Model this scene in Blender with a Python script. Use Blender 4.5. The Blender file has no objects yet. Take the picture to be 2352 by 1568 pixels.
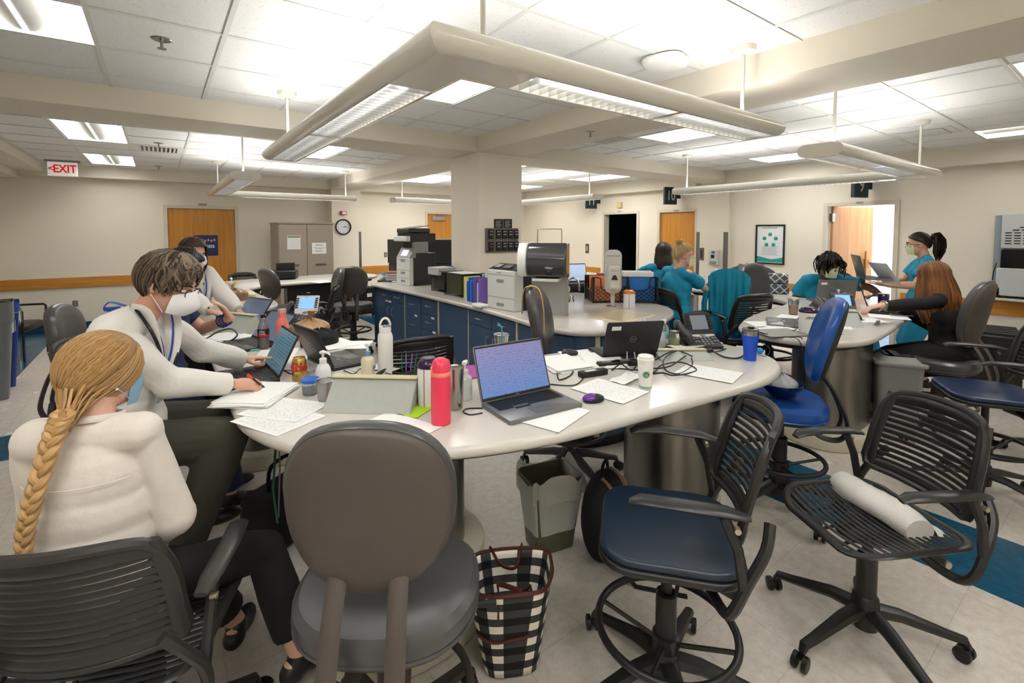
import bpy, bmesh, math, random
from mathutils import Vector, Matrix, noise
from math import sin, cos, pi, radians, sqrt, atan2
random.seed(7)
SC = bpy.context.scene
COL = SC.collection
# ------------------------------------------------------------------ camera, world, exposure
HC = 1.65
FPX, PCX, PCY = 1098.1, 1176.0, 587.9
YAW, PITCH = radians(36.4379), radians(-3.0166)
cam_data = bpy.data.cameras.new('camera')
cam = bpy.data.objects.new('camera', cam_data); COL.objects.link(cam)
cam.location = (0, 0, HC); cam.rotation_euler = (pi/2 + PITCH, 0, -YAW)
cam_data.sensor_width = 36.0; cam_data.lens = FPX/2352*36
cam_data.shift_y = -(784-PCY)/2352; cam_data.clip_start = 0.05
SC.camera = cam
w = bpy.data.worlds.new('world'); SC.world = w; w.use_nodes = True
w.node_tree.nodes['Background'].inputs[0].default_value = (0.9, 0.95, 1, 1)
w.node_tree.nodes['Background'].inputs[1].default_value = 0.15
SC.view_settings.view_transform = 'Standard'; SC.view_settings.look = 'None'
SC.view_settings.exposure = 0.42; SC.view_settings.gamma = 1.0
SC.view_settings.use_curve_mapping = False
LIGHT_TROFFER, LIGHT_DOWN, LIGHT_UP = 12.0, 4.8, 11.0

# ------------------------------------------------------------------ pixel -> world helper (2352 x 1568 frame)
_R = Matrix.Rotation(-YAW, 3, 'Z') @ Matrix.Rotation(pi/2 + PITCH, 3, 'X')
def ray(px, py):
    return _R @ Vector(((px-PCX)/FPX, -(py-PCY)/FPX, -1.0))
def on(px, py, z):
    d = ray(px, py); k = (z-HC)/d.z
    return Vector((d.x*k, d.y*k, z))
def at(px, py, depth):
    return Vector((0, 0, HC)) + ray(px, py)*depth

# ------------------------------------------------------------------ materials
_M = {}
def lin(c):
    if isinstance(c, str):
        c = [int(c[i:i+2], 16)/255 for i in (0, 2, 4)]
    return [x/12.92 if x <= 0.04045 else ((x+0.055)/1.055)**2.4 for x in c]
def nt(m): return m.node_tree.nodes, m.node_tree.links
def mat(name, c, rough=0.5, metal=0.0, var=0.06, bump=0.0, scale=40.0, emit=0.0, trans=0.0, alpha=1.0, spec=0.5, sheen=0.0, sss=0.0, stretch=None, coat=0.0):
    if name in _M: return _M[name]
    m = bpy.data.materials.new(name); m.use_nodes = True
    N, L = nt(m); b = N['Principled BSDF']
    rgb = lin(c)
    b.inputs['Roughness'].default_value = rough; b.inputs['Metallic'].default_value = metal
    b.inputs['Specular IOR Level'].default_value = spec
    if coat: b.inputs['Coat Weight'].default_value = coat
    if sheen: b.inputs['Sheen Weight'].default_value = sheen
    if sss:
        b.inputs['Subsurface Weight'].default_value = sss; b.inputs['Subsurface Scale'].default_value = 0.01
    if trans: b.inputs['Transmission Weight'].default_value = trans
    if alpha < 1: b.inputs['Alpha'].default_value = alpha
    tc = N.new('ShaderNodeTexCoord'); nz = N.new('ShaderNodeTexNoise')
    nz.inputs['Scale'].default_value = scale; nz.inputs['Detail'].default_value = 4
    src = tc.outputs['Object']
    if stretch:
        mp = N.new('ShaderNodeMapping'); mp.inputs['Scale'].default_value = stretch
        L.new(src, mp.inputs[0]); src = mp.outputs[0]
    L.new(src, nz.inputs['Vector'])
    mx = N.new('ShaderNodeMix'); mx.data_type = 'RGBA'
    mx.inputs[6].default_value = [x*(1-var) for x in rgb]+[1]
    mx.inputs[7].default_value = [min(1, x*(1+var)) for x in rgb]+[1]
    L.new(nz.outputs['Fac'], mx.inputs[0]); L.new(mx.outputs[2], b.inputs['Base Color'])
    if bump:
        bp = N.new('ShaderNodeBump'); bp.inputs['Strength'].default_value = bump; bp.inputs['Distance'].default_value = 0.01
        L.new(nz.outputs['Fac'], bp.inputs['Height']); L.new(bp.outputs[0], b.inputs['Normal'])
    if emit:
        b.inputs['Emission Color'].default_value = rgb+[1]; b.inputs['Emission Strength'].default_value = emit
    _M[name] = m
    return m
def ramp2(N, c0, c1, p0=0.0, p1=1.0):
    r = N.new('ShaderNodeValToRGB'); e = r.color_ramp.elements
    e[0].position = p0; e[1].position = p1
    e[0].color = list(lin(c0))+[1]; e[1].color = list(lin(c1))+[1]
    return r

# ------------------------------------------------------------------ mesh builder
class MB:
    def __init__(s): s.v = []; s.f = []; s.mi = []; s.M = Matrix.Identity(4); s.m = 0; s.cur = None; s.col = []
    def at(s, loc=(0,0,0), rot=(0,0,0), sc=(1,1,1)):
        from mathutils import Euler
        s.M = Matrix.Translation(loc) @ Euler(rot).to_matrix().to_4x4() @ Matrix.Diagonal((*sc, 1)); return s
    def frame(s, o, x, y, z):
        s.M = Matrix(((x[0],y[0],z[0],o[0]),(x[1],y[1],z[1],o[1]),(x[2],y[2],z[2],o[2]),(0,0,0,1))); return s
    def add(s, vs, fs):
        n = len(s.v); s.v += [tuple(s.M @ Vector(p)) for p in vs]
        s.f += [tuple(i+n for i in f) for f in fs]; s.mi += [s.m]*len(fs)
        if s.cur is not None: s.col += [s.cur]*len(vs)
        return s
    def box(s, a, b):
        (x0,y0,z0),(x1,y1,z1) = a, b
        return s.add([(x0,y0,z0),(x1,y0,z0),(x1,y1,z0),(x0,y1,z0),(x0,y0,z1),(x1,y0,z1),(x1,y1,z1),(x0,y1,z1)],
            [(3,2,1,0),(4,5,6,7),(0,1,5,4),(1,2,6,5),(2,3,7,6),(3,0,4,7)])
    def cbox(s, c, d):
        return s.box([c[i]-d[i]/2 for i in range(3)], [c[i]+d[i]/2 for i in range(3)])
    def quad(s, *p): return s.add(p, [tuple(range(len(p)))])
    def prism(s, pts, z0, z1, r=0.0, seg=3):
        # vertical extrusion of an outline; r rounds top and bottom edges
        pts = [Vector(p[:2]) for p in pts]; n = len(pts)
        ar = sum(pts[i].x*pts[(i+1)%n].y-pts[(i+1)%n].x*pts[i].y for i in range(n))
        if ar < 0: pts = pts[::-1]
        nr = []
        for i in range(n):
            a, b, c = pts[i-1], pts[i], pts[(i+1)%n]
            e1 = (b-a).normalized() if (b-a).length > 1e-9 else Vector((1,0)); e2 = (c-b).normalized() if (c-b).length > 1e-9 else e1
            m = e1+e2; m = m.normalized() if m.length > 1e-6 else e1
            k = 1/max(0.5, sqrt(max(0.01, (1+e1.dot(e2))/2))); nr.append(Vector((-m.y, m.x))*k)
        prof = [(0, z0), (0, z1)] if r <= 0 else \
            [(r*(1-sin(t*pi/2/seg)), z0+r*(1-cos(t*pi/2/seg))) for t in range(seg+1)] + \
            [(r*(1-cos(t*pi/2/seg)), z1-r*(1-sin(t*pi/2/seg))) for t in range(seg+1)]
        vs = []
        for off, z in prof: vs += [(p.x+q.x*off, p.y+q.y*off, z) for p, q in zip(pts, nr)]
        fs = []
        for k in range(len(prof)-1):
            for i in range(n):
                j = (i+1) % n; fs.append((k*n+i, k*n+j, (k+1)*n+j, (k+1)*n+i))
        fs.append(tuple(range(n))[::-1]); fs.append(tuple((len(prof)-1)*n+i for i in range(n)))
        return s.add(vs, fs)
    def lathe(s, prof, n=24, cap=True, sx=1, sy=1):
        vs = []
        for r, z in prof: vs += [(r*sx*cos(2*pi*i/n), r*sy*sin(2*pi*i/n), z) for i in range(n)]
        fs = [(k*n+i, k*n+(i+1)%n, (k+1)*n+(i+1)%n, (k+1)*n+i) for k in range(len(prof)-1) for i in range(n)]
        if cap:
            fs.append(tuple(range(n))[::-1]); fs.append(tuple((len(prof)-1)*n+i for i in range(n)))
        return s.add(vs, fs)
    def tube(s, path, r, n=8, closed=False, cap=True, flat=1.0, up=None):
        P = [Vector(p) for p in path]; m = len(P)
        R = r if isinstance(r, (list, tuple)) else [r]*m
        vs = []; prev = None
        for i in range(m):
            if closed: t = P[(i+1)%m]-P[i-1]
            else: t = P[min(i+1, m-1)]-P[max(i-1, 0)]
            t = t.normalized() if t.length > 1e-9 else Vector((0,0,1))
            if prev is None:
                u = Vector(up) if up else (Vector((0,0,1)) if abs(t.z) < 0.9 else Vector((1,0,0)))
            else: u = prev
            u = (u-t*u.dot(t)); u = u.normalized() if u.length > 1e-6 else t.orthogonal().normalized()
            prev = u; w_ = t.cross(u)
            vs += [tuple(P[i]+w_*(R[i]*cos(2*pi*k/n))+u*(R[i]*flat*sin(2*pi*k/n))) for k in range(n)]
        mm = m if closed else m-1
        fs = [(i*n+k, i*n+(k+1)%n, ((i+1)%m)*n+(k+1)%n, ((i+1)%m)*n+k) for i in range(mm) for k in range(n)]
        if cap and not closed:
            fs.append(tuple(range(n))[::-1]); fs.append(tuple((m-1)*n+k for k in range(n)))
        return s.add(vs, fs)
    def cyl(s, a, b, r, r2=None, n=16): return s.tube([a, b], [r, r if r2 is None else r2], n)
    def ell(s, c, d, nu=16, nv=10, rot=None):
        vs = []; R = rot or Matrix.Identity(3)
        for j in range(1, nv):
            t = pi*j/nv
            for i in range(nu):
                p = R @ Vector((d[0]*sin(t)*cos(2*pi*i/nu), d[1]*sin(t)*sin(2*pi*i/nu), -d[2]*cos(t)))
                vs.append((c[0]+p.x, c[1]+p.y, c[2]+p.z))
        p0 = R @ Vector((0,0,-d[2])); p1 = R @ Vector((0,0,d[2]))
        vs += [(c[0]+p0.x, c[1]+p0.y, c[2]+p0.z), (c[0]+p1.x, c[1]+p1.y, c[2]+p1.z)]
        fs = [(j*nu+i, j*nu+(i+1)%nu, (j+1)*nu+(i+1)%nu, (j+1)*nu+i) for j in range(nv-2) for i in range(nu)]
        b, tp = (nv-1)*nu, (nv-1)*nu+1
        fs += [(b, (i+1)%nu, i) for i in range(nu)] + [((nv-2)*nu+i, (nv-2)*nu+(i+1)%nu, tp) for i in range(nu)]
        return s.add(vs, fs)
    def surf(s, fn, nu, nv, th=0.0, cu=False):
        # sheet fn(u,v) -> point, thickness th along its normal
        g = [[Vector(fn(i/nu, j/nv)) for j in range(nv+1)] for i in range(nu+1)]
        W = nv+1
        vs = [p for row in g for p in row]
        fs = [(i*W+j, (i+1)*W+j, (i+1)*W+j+1, i*W+j+1) for i in range(nu) for j in range(nv)]
        if th:
            nn = []
            for i in range(nu+1):
                for j in range(nv+1):
                    a = g[min(i+1, nu)][j]-g[max(i-1, 0)][j]; b = g[i][min(j+1, nv)]-g[i][max(j-1, 0)]
                    c = a.cross(b); nn.append(c.normalized() if c.length > 1e-12 else Vector((0,0,1)))
            K = len(vs); vs = vs+[p-q*th for p, q in zip(vs, nn)]
            fs += [tuple(x+K for x in f)[::-1] for f in fs[:]]
            for i in range(nu): fs += [(i*W+nv, (i+1)*W+nv, (i+1)*W+nv+K, i*W+nv+K), ((i+1)*W, i*W, i*W+K, (i+1)*W+K)]
            for j in range(nv): fs += [(j, j+1, j+1+K, j+K), (nu*W+j+1, nu*W+j, nu*W+j+K, nu*W+j+1+K)]
        return s.add([tuple(p) for p in vs], fs)
    def build(s, name, m, parent=None, bevel=0.0, seg=2, sub=0, smooth=None, loc=None):
        me = bpy.data.meshes.new(name); me.from_pydata(s.v, [], s.f)
        ms = m if isinstance(m, (list, tuple)) else [m]
        for q in ms: me.materials.append(q)
        if len(ms) > 1: me.polygons.foreach_set('material_index', s.mi)
        me.update()
        bm = bmesh.new(); bm.from_mesh(me); bmesh.ops.recalc_face_normals(bm, faces=bm.faces); bm.to_mesh(me); bm.free()
        if s.col and len(s.col) == len(s.v): me.attributes.new('tone', 'FLOAT', 'POINT').data.foreach_set('value', s.col)
        o = bpy.data.objects.new(name, me); COL.objects.link(o)
        if parent: o.parent = parent
        if loc is not None: o.location = loc
        if bevel:
            b = o.modifiers.new('b', 'BEVEL'); b.width = bevel; b.segments = seg; b.limit_method = 'ANGLE'; b.angle_limit = radians(38)
        if sub:
            q = o.modifiers.new('s', 'SUBSURF'); q.levels = sub; q.render_levels = sub
        if smooth is not False:
            for p in me.polygons: p.use_smooth = True
            if not sub:
                try: me.set_sharp_from_angle(angle=radians(38))
                except Exception: pass
        return o
def rrect(w_, h_, r, n=5, c=(0,0)):
    out = []
    for k, (sx, sy) in enumerate(((1,1),(-1,1),(-1,-1),(1,-1))):
        for i in range(n+1):
            a = pi/2*k+pi/2*i/n; out.append((c[0]+sx*(w_/2-r)+r*cos(a), c[1]+sy*(h_/2-r)+r*sin(a)))
    return out
def smoothpts(P, k=6, closed=True):
    P = [Vector(p) for p in P]; n = len(P); out = []
    for i in range(n if closed else n-1):
        a = P[(i-1)%n] if closed or i > 0 else P[i]; b = P[i]; c = P[(i+1)%n]; d = P[(i+2)%n] if closed or i+2 < n else c
        for j in range(k):
            t = j/k
            out.append(0.5*((2*b)+(c-a)*t+(2*a-5*b+4*c-d)*t*t+(3*b-a-3*c+d)*t**3))
    if not closed: out.append(P[-1])
    return out
def arc(c, r, a0, a1, n, z=None):
    return [(c[0]+r*cos(a0+(a1-a0)*i/n), c[1]+r*sin(a0+(a1-a0)*i/n)) + ((z,) if z is not None else ()) for i in range(n+1)]

# ------------------------------------------------------------------ things
def tag(o, label, cat, group=None, kind=None):
    o['label'] = label
    if cat: o['category'] = cat
    if group: o['group'] = group
    if kind: o['kind'] = kind
    return o
def V(*a): return Vector(a)
def thing(name, label, cat, loc=(0,0,0), rz=0.0, group=None):
    o = bpy.data.objects.new(name, None); COL.objects.link(o)
    o.location = loc; o.rotation_euler = (0, 0, rz); o.empty_display_size = 0.05
    return tag(o, label, cat, group)
def struct(o):
    o['kind'] = 'structure'; return o
def dup(root, loc, rz, label, group=None):
    r = root.copy(); COL.objects.link(r); r.location = loc; r.rotation_euler = (0, 0, rz); r['label'] = label
    if group: r['group'] = group
    def rec(a, b):
        for ch in list(a.children):
            c = ch.copy(); COL.objects.link(c); c.parent = b; rec(ch, c)
    rec(root, r)
    return r
_TS = bpy.data.scenes.new('fuse_bench')
def text(name, body, size, m, parent, loc, rot=(0,0,0), ext=0.0006, align='CENTER', sx=1.0, shear=0.0, bold=0.0):
    cu = bpy.data.curves.new(name, 'FONT'); cu.body = body; cu.size = size; cu.extrude = ext
    cu.align_x = align; cu.align_y = 'CENTER'; cu.shear = shear; cu.offset = bold
    o = bpy.data.objects.new(name, cu); COL.objects.link(o)
    COL.objects.unlink(o); _TS.collection.objects.link(o); vl = _TS.view_layers[0]; vl.update(); dg = vl.depsgraph
    me = bpy.data.meshes.new_from_object(o.evaluated_get(dg)); bpy.data.objects.remove(o)
    me.materials.clear(); me.materials.append(m)
    o = bpy.data.objects.new(name, me); COL.objects.link(o)
    if parent: o.parent = parent
    o.location = loc; o.rotation_euler = rot; o.scale = (sx, 1, 1)
    return o
def fuse(mb, name, m, parent=None, voxel=0.008, smooth=4, dec=None, disp=None):
    """union of overlapping closed shapes as one continuous skin"""
    o = mb.build(name, m, None)
    r = o.modifiers.new('r', 'REMESH'); r.mode = 'VOXEL'; r.voxel_size = voxel
    if smooth:
        q = o.modifiers.new('q', 'SMOOTH'); q.factor = 0.6; q.iterations = smooth
    COL.objects.unlink(o); _TS.collection.objects.link(o); vl = _TS.view_layers[0]; vl.update(); dg = vl.depsgraph
    me = bpy.data.meshes.new_from_object(o.evaluated_get(dg)); bpy.data.objects.remove(o)
    me.materials.clear()
    for x in (m if isinstance(m, (list, tuple)) else [m]): me.materials.append(x)
    me.polygons.foreach_set('use_smooth', [True]*len(me.polygons))
    o = bpy.data.objects.new(name, me); COL.objects.link(o)
    if parent: o.parent = parent
    if disp:
        import numpy as np
        n_ = len(me.vertices); co = np.empty(n_*3, 'f'); no = np.empty(n_*3, 'f'); me.vertices.foreach_get('co', co); me.vertices.foreach_get('normal', no)
        co = co.reshape(-1, 3); co += no.reshape(-1, 3)*disp(co)[:, None]; me.vertices.foreach_set('co', co.ravel()); me.update()
    return o
# ------------------------------------------------------------------ materials of the room
def wall_mat(name, c):
    m = mat(name, c, rough=0.7, var=0.03, bump=0.06, scale=120); return m
M_WALL = wall_mat('painted_wall', 'E9E1D1'); M_BEAM = wall_mat('painted_beam', 'E2DACA')
M_FRAME = mat('door_frame_paint', 'D8CEBC', rough=0.45, var=0.02)
M_BASE = mat('baseboard_vinyl', '0F3A52', rough=0.5)
M_METAL = mat('brushed_steel', '9A9892', rough=0.28, metal=1.0, var=0.1, scale=30, stretch=(1, 1, 14))
M_CHROME = mat('chrome', 'DADADA', rough=0.08, metal=1.0, var=0.02)
M_BLACK = mat('black_plastic', '131313', rough=0.42, var=0.1)
M_BLACKG = mat('black_gloss', '0B0B0C', rough=0.15, var=0.05)
M_WHITE = mat('white_plastic', 'EDECE8', rough=0.4, var=0.02)
M_PAPER = mat('paper', 'F2F2F0', rough=0.8, var=0.02)
M_GREYP = mat('grey_plastic', '8C8C8A', rough=0.5)
M_LIGHT = mat('diffuser_lit', 'FFFDF9', rough=0.5, emit=LIGHT_TROFFER)
def wood_mat(name, a, b, axis=(14, 14, 0.8)):
    m = bpy.data.materials.new(name); m.use_nodes = True; N, L = nt(m); p = N['Principled BSDF']; p.inputs['Roughness'].default_value = 0.4
    tc = N.new('ShaderNodeTexCoord'); mp = N.new('ShaderNodeMapping'); mp.inputs['Scale'].default_value = axis
    nz = N.new('ShaderNodeTexNoise'); nz.inputs['Scale'].default_value = 1.6; nz.inputs['Detail'].default_value = 6; nz.inputs['Distortion'].default_value = 0.4
    r = ramp2(N, a, b, 0.3, 0.7)
    L.new(tc.outputs['Object'], mp.inputs[0]); L.new(mp.outputs[0], nz.inputs['Vector']); L.new(nz.outputs['Fac'], r.inputs[0]); L.new(r.outputs[0], p.inputs['Base Color'])
    return m
M_DOOR = wood_mat('maple_veneer', 'BE7B25', 'D3933A'); M_RAIL = wood_mat('maple_rail', 'B5761F', 'D08F3A', (1.2, 1.2, 20))

def floor_mat():
    m = bpy.data.materials.new('vinyl_tile'); m.use_nodes = True; N, L = nt(m); p = N['Principled BSDF']
    p.inputs['Roughness'].default_value = 0.2; p.inputs['Specular IOR Level'].default_value = 0.45
    g = N.new('ShaderNodeNewGeometry'); sp = N.new('ShaderNodeSeparateXYZ'); L.new(g.outputs['Position'], sp.inputs[0])
    def mth(op, a, b=None, c=None):
        n = N.new('ShaderNodeMath'); n.operation = op
        for i, x in enumerate((a, b, c)):
            if x is None: continue
            if isinstance(x, (int, float)): n.inputs[i].default_value = x
            else: L.new(x, n.inputs[i])
        return n.outputs[0]
    def band(x, a, b): return mth('MULTIPLY', mth('GREATER_THAN', x, a), mth('LESS_THAN', x, b))
    X, Y = sp.outputs[0], sp.outputs[1]
    blue = band(X, 3.0, 3.6)
    for q in (band(Y, 4.87, 5.46), mth('LESS_THAN', X, -1.34), mth('GREATER_THAN', Y, 10.05), mth('GREATER_THAN', X, 7.9)):
        blue = mth('MAXIMUM', blue, q)
    def seam(x): return mth('LESS_THAN', mth('ABSOLUTE', mth('SUBTRACT', mth('FRACT', mth('DIVIDE', x, 0.305)), 0.5)), 0.006)
    s = mth('MAXIMUM', seam(X), seam(Y))
    nz = N.new('ShaderNodeTexNoise'); nz.inputs['Scale'].default_value = 22; nz.inputs['Detail'].default_value = 8; nz.inputs['Roughness'].default_value = 0.75
    L.new(g.outputs['Position'], nz.inputs['Vector'])
    ra = ramp2(N, 'C4BCB2', 'D8D1C8', 0.35, 0.65); rb = ramp2(N, '0A4560', '10597A', 0.35, 0.65)
    L.new(nz.outputs['Fac'], ra.inputs[0]); L.new(nz.outputs['Fac'], rb.inputs[0])
    mx = N.new('ShaderNodeMix'); mx.data_type = 'RGBA'; L.new(blue, mx.inputs[0]); L.new(ra.outputs[0], mx.inputs[6]); L.new(rb.outputs[0], mx.inputs[7])
    m2 = N.new('ShaderNodeMix'); m2.data_type = 'RGBA'; m2.blend_type = 'MULTIPLY'; L.new(mth('MULTIPLY', s, 0.3), m2.inputs[0]); L.new(mx.outputs[2], m2.inputs[6]); m2.inputs[7].default_value = (.35, .33, .3, 1)
    L.new(m2.outputs[2], p.inputs['Base Color'])
    n2 = N.new('ShaderNodeTexNoise'); n2.inputs['Scale'].default_value = 3; L.new(g.outputs['Position'], n2.inputs['Vector'])
    mr = N.new('ShaderNodeMapRange'); mr.inputs[3].default_value = 0.14; mr.inputs[4].default_value = 0.34; L.new(n2.outputs['Fac'], mr.inputs[0]); L.new(mr.outputs[0], p.inputs['Roughness'])
    return m
def tile_mat():
    m = bpy.data.materials.new('ceiling_tile'); m.use_nodes = True; N, L = nt(m); p = N['Principled BSDF']; p.inputs['Roughness'].default_value = 0.9
    g = N.new('ShaderNodeNewGeometry'); nz = N.new('ShaderNodeTexNoise'); nz.inputs['Scale'].default_value = 95; nz.inputs['Detail'].default_value = 2
    L.new(g.outputs['Position'], nz.inputs['Vector'])
    r = ramp2(N, 'CDCDC9', 'EDEDEB', 0.28, 0.36); L.new(nz.outputs['Fac'], r.inputs[0]); L.new(r.outputs[0], p.inputs['Base Color'])
    bp = N.new('ShaderNodeBump'); bp.inputs['Strength'].default_value = 0.08; bp.inputs['Distance'].default_value = 0.003; L.new(nz.outputs['Fac'], bp.inputs['Height']); L.new(bp.outputs[0], p.inputs['Normal'])
    return m
M_TILE = tile_mat(); M_TEE = mat('ceiling_tee', 'DEDEDA', rough=0.5, var=0.01)

# ------------------------------------------------------------------ room shell
X0, X1, YN, YF, ZC = -2.05, 8.4, -0.95, 10.8, 2.72
struct(MB().box((X0-.2, YN-.2, -0.1), (X1+3.2, YF+.2, 0)).build('floor', floor_mat(), smooth=False))
# troffer openings per bay: (x0, y0, x1, y1)
TROF = [(-.82, 3.08, -.25, 3.69), (-.82, 6.31, -.26, 7.55), (-.82, 8.9, -.26, 10.15), (1.47, 2.98, 2.04, 3.6), (1.47, 6.16, 2.02, 7.44),
        (4.42, 2.98, 5.03, 3.6), (7.1, 2.98, 7.75, 3.7), (4.42, -.1, 5.03, .62), (7.12, .75, 7.79, 1.27), (4.0, 9.1, 5.0, 9.8), (6.9, 6.23, 7.55, 7.42), (6.9, 8.9, 7.55, 9.7), (4.42, 6.1, 4.95, 7.4), (-.83, .64, -.25, 1.25), (1.47, -.58, 2.05, .03), (.32, -.58, .9, .03), (-.83, -.58, -.25, .03)]  # last four are unseen fill lamps, added to brighten the foreground
bays = [(X0, YN, 2.94, 4.66, -.25, .575, 1.25, .61), (X0, 5.26, 2.94, YF, -.26, .575, 6.31, .62), (3.54, YN, X1, 4.66, 4.42, .61, 1.25, .61), (3.54, 5.26, X1, YF, 4.42, .61, 6.31, .62)]
cm = MB(); tm = MB()
for (x0, y0, x1, y1, gx, dx, gy, dy) in bays:
    hs = [t for t in TROF if t[0] > x0 and t[2] < x1 and t[1] > y0 and t[3] < y1]
    xs = sorted({x0, x1, *[t[0] for t in hs], *[t[2] for t in hs]}); ys = sorted({y0, y1, *[t[1] for t in hs], *[t[3] for t in hs]})
    for a, b in zip(xs, xs[1:]):
        for c, d in zip(ys, ys[1:]):
            if any(t[0]-1e-6 <= a and b <= t[2]+1e-6 and t[1]-1e-6 <= c and d <= t[3]+1e-6 for t in hs): continue
            cm.quad((a, c, ZC), (a, d, ZC), (b, d, ZC), (b, c, ZC))
    def segs(lo, hi, cuts):
        out = []; p = lo
        for a, b in sorted(cuts):
            if a > p: out.append((p, a))
            p = max(p, b)
        if p < hi: out.append((p, hi))
        return out
    k = math.ceil((x0-gx)/dx)
    while gx+k*dx < x1:
        x = gx+k*dx; k += 1
        for a, b in segs(y0, y1, [(t[1], t[3]) for t in hs if t[0]+.02 < x < t[2]-.02]): tm.box((x-.012, a, ZC-.007), (x+.012, b, ZC-.001))
    k = math.ceil((y0-gy)/dy)
    while gy+k*dy < y1:
        y = gy+k*dy; k += 1
        for a, b in segs(x0, x1, [(t[0], t[2]) for t in hs if t[1]+.02 < y < t[3]-.02]): tm.box((a, y-.012, ZC-.0065), (b, y+.012, ZC-.0015))
struct(cm.build('ceiling', M_TILE, smooth=False)); struct(tm.build('trim_1', M_TEE, smooth=False))
struct(MB().box((X0-.2, YN-.2, ZC+.16), (X1+.2, YF+.2, ZC+.2)).build('ceiling_slab', M_WALL, smooth=False))
# beams crossing at the column
ZB = HC+.895
bb = MB(); bb.box((2.94, YN, ZB), (3.54, YF, ZC+.15)); struct(bb.build('trim_2', M_BEAM, smooth=False, bevel=.004))
bb = MB(); bb.box((X0, 4.66, ZB+.001), (2.94, 5.26, ZC+.15)); bb.box((3.54, 4.66, ZB+.001), (X1, 5.26, ZC+.15)); struct(bb.build('trim_3', M_BEAM, smooth=False, bevel=.004))
# perimeter soffits
bb = MB(); bb.box((X0, YF-.28, HC+.88), (2.94, YF, ZC+.1)); bb.box((3.54, YF-.28, HC+.88), (X1-.2, YF, ZC+.1)); bb.box((X0, YN, HC+.88), (X1, YN+.2, ZC+.1)); struct(bb.build('trim_4', M_BEAM, smooth=False))
bb = MB(); bb.box((X1-.2, YN+.2, HC+.83), (X1, 4.66, ZC+.1)); bb.box((X1-.2, 5.26, HC+.83), (X1, YF, ZC+.1)); struct(bb.build('trim_5', M_BEAM, smooth=False))
bb = MB(); bb.box((X0, YN+.2, HC+.82), (X0+.32, 4.66, ZC+.1)); bb.box((X0, 5.26, HC+.82), (X0+.32, YF-.28, ZC+.1)); bb.box((X0+.32, 5.26, HC+.93), (X0+.62, YF-.28, ZC+.1)); struct(bb.build('trim_6', M_BEAM, smooth=False))
def wall_y(name, y, th, openings, x0, x1, m=M_WALL):
    mb = MB(); p = x0
    for a, b, h in sorted(openings):
        mb.box((p, y, 0), (a, y+th, ZC+.15)); mb.box((a, y, h), (b, y+th, ZC+.15)); p = b
    mb.box((p, y, 0), (x1, y+th, ZC+.15)); return struct(mb.build(name, m, smooth=False))
def wall_x(name, x, th, openings, y0, y1, m=M_WALL):
    mb = MB(); p = y0
    for a, b, h in sorted(openings):
        mb.box((x, p, 0), (x+th, a, ZC+.15)); mb.box((x, a, h), (x+th, b, ZC+.15)); p = b
    mb.box((x, p, 0), (x+th, y1, ZC+.15)); return struct(mb.build(name, m, smooth=False))
DH = HC+.425
wall_y('wall_far', YF, .15, [(.13, 1.22, DH), (5.36, 7.1, DH)], X0-.15, X1+.15)
wall_y('wall_near', YN-.15, .15, [], X0-.15, X1+.15)
wall_x('wall_left', X0-.15, .15, [], YN, YF)
DH2 = HC+.385
wall_x('wall_right', X1, .15, [(2.24, 3.1, DH2), (5.37, 6.2, DH2), (6.78, 7.74, DH2)], YN, YF)
# pilasters under the beam ends and the column
pb = MB(); pb.box((2.98, YF-.3, 0), (3.6, YF, ZB)); pb.box((X1-.06, 4.68, 0), (X1, 5.3, ZB+.001)); struct(pb.build('trim_7', M_WALL, smooth=False))
struct(MB().box((2.94, 4.61, 0), (3.55, 5.26, ZB)).build('trim_8', M_WALL, smooth=False, bevel=.004))
# baseboards and wooden wall rails
def bar(name, m, *bxs):
    mb = MB()
    for a, b in bxs: mb.box(a, b)
    return struct(mb.build(name, m, bevel=.003))
bar('baseboard_far', M_BASE, ((X0, YF-.012, 0), (.1, YF, .11)), ((1.3, YF-.012, 0), (2.98, YF, .11)), ((3.6, YF-.012, 0), (5.3, YF, .11)))
bar('baseboard_left', M_BASE, ((X0, YN, 0), (X0+.012, YF-.02, .11)))
bar('baseboard_right', M_BASE, ((X1-.012, YN, 0), (X1, 2.16, .11)), ((X1-.012, 3.18, 0), (X1, 4.66, .11)), ((X1-.012, 7.82, 0), (X1, YF-.02, .11)))
bar('trim_9', M_RAIL, ((X0+.02, YF-.035, HC-.95), (-.02, YF, HC-.78)), ((3.62, YF-.035, HC-.98), (5.2, YF, HC-.81)), ((2.1, YF-.035, HC-.98), (2.96, YF, HC-.81)))
bar('trim_10', M_RAIL, ((X1-.035, YN, HC-1.04), (X1, 2.14, HC-.87)), ((X1-.035, 3.2, HC-1.04), (X1, 4.66, HC-.87)), ((X1-.035, 7.85, HC-1.04), (X1, YF-.05, HC-.87)))
# steel corner guards
for k, (a, b) in enumerate([((3.55, YF-.305, .1), (3.605, YF-.29, HC-.02)), ((X1-.065, 4.67, .1), (X1-.055, 4.76, HC-.02)), ((X1-.065, 5.24, .1), (X1-.055, 5.31, HC-.02)), ((X0+.0, 9.6, .1), (X0+.08, 9.63, HC+.12)), ((2.975, YF-.31, .1), (2.99, YF-.25, HC-.02))]):
    struct(MB().box(a, b).build('trim_%d' % (11+k), M_METAL, bevel=.002))
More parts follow.
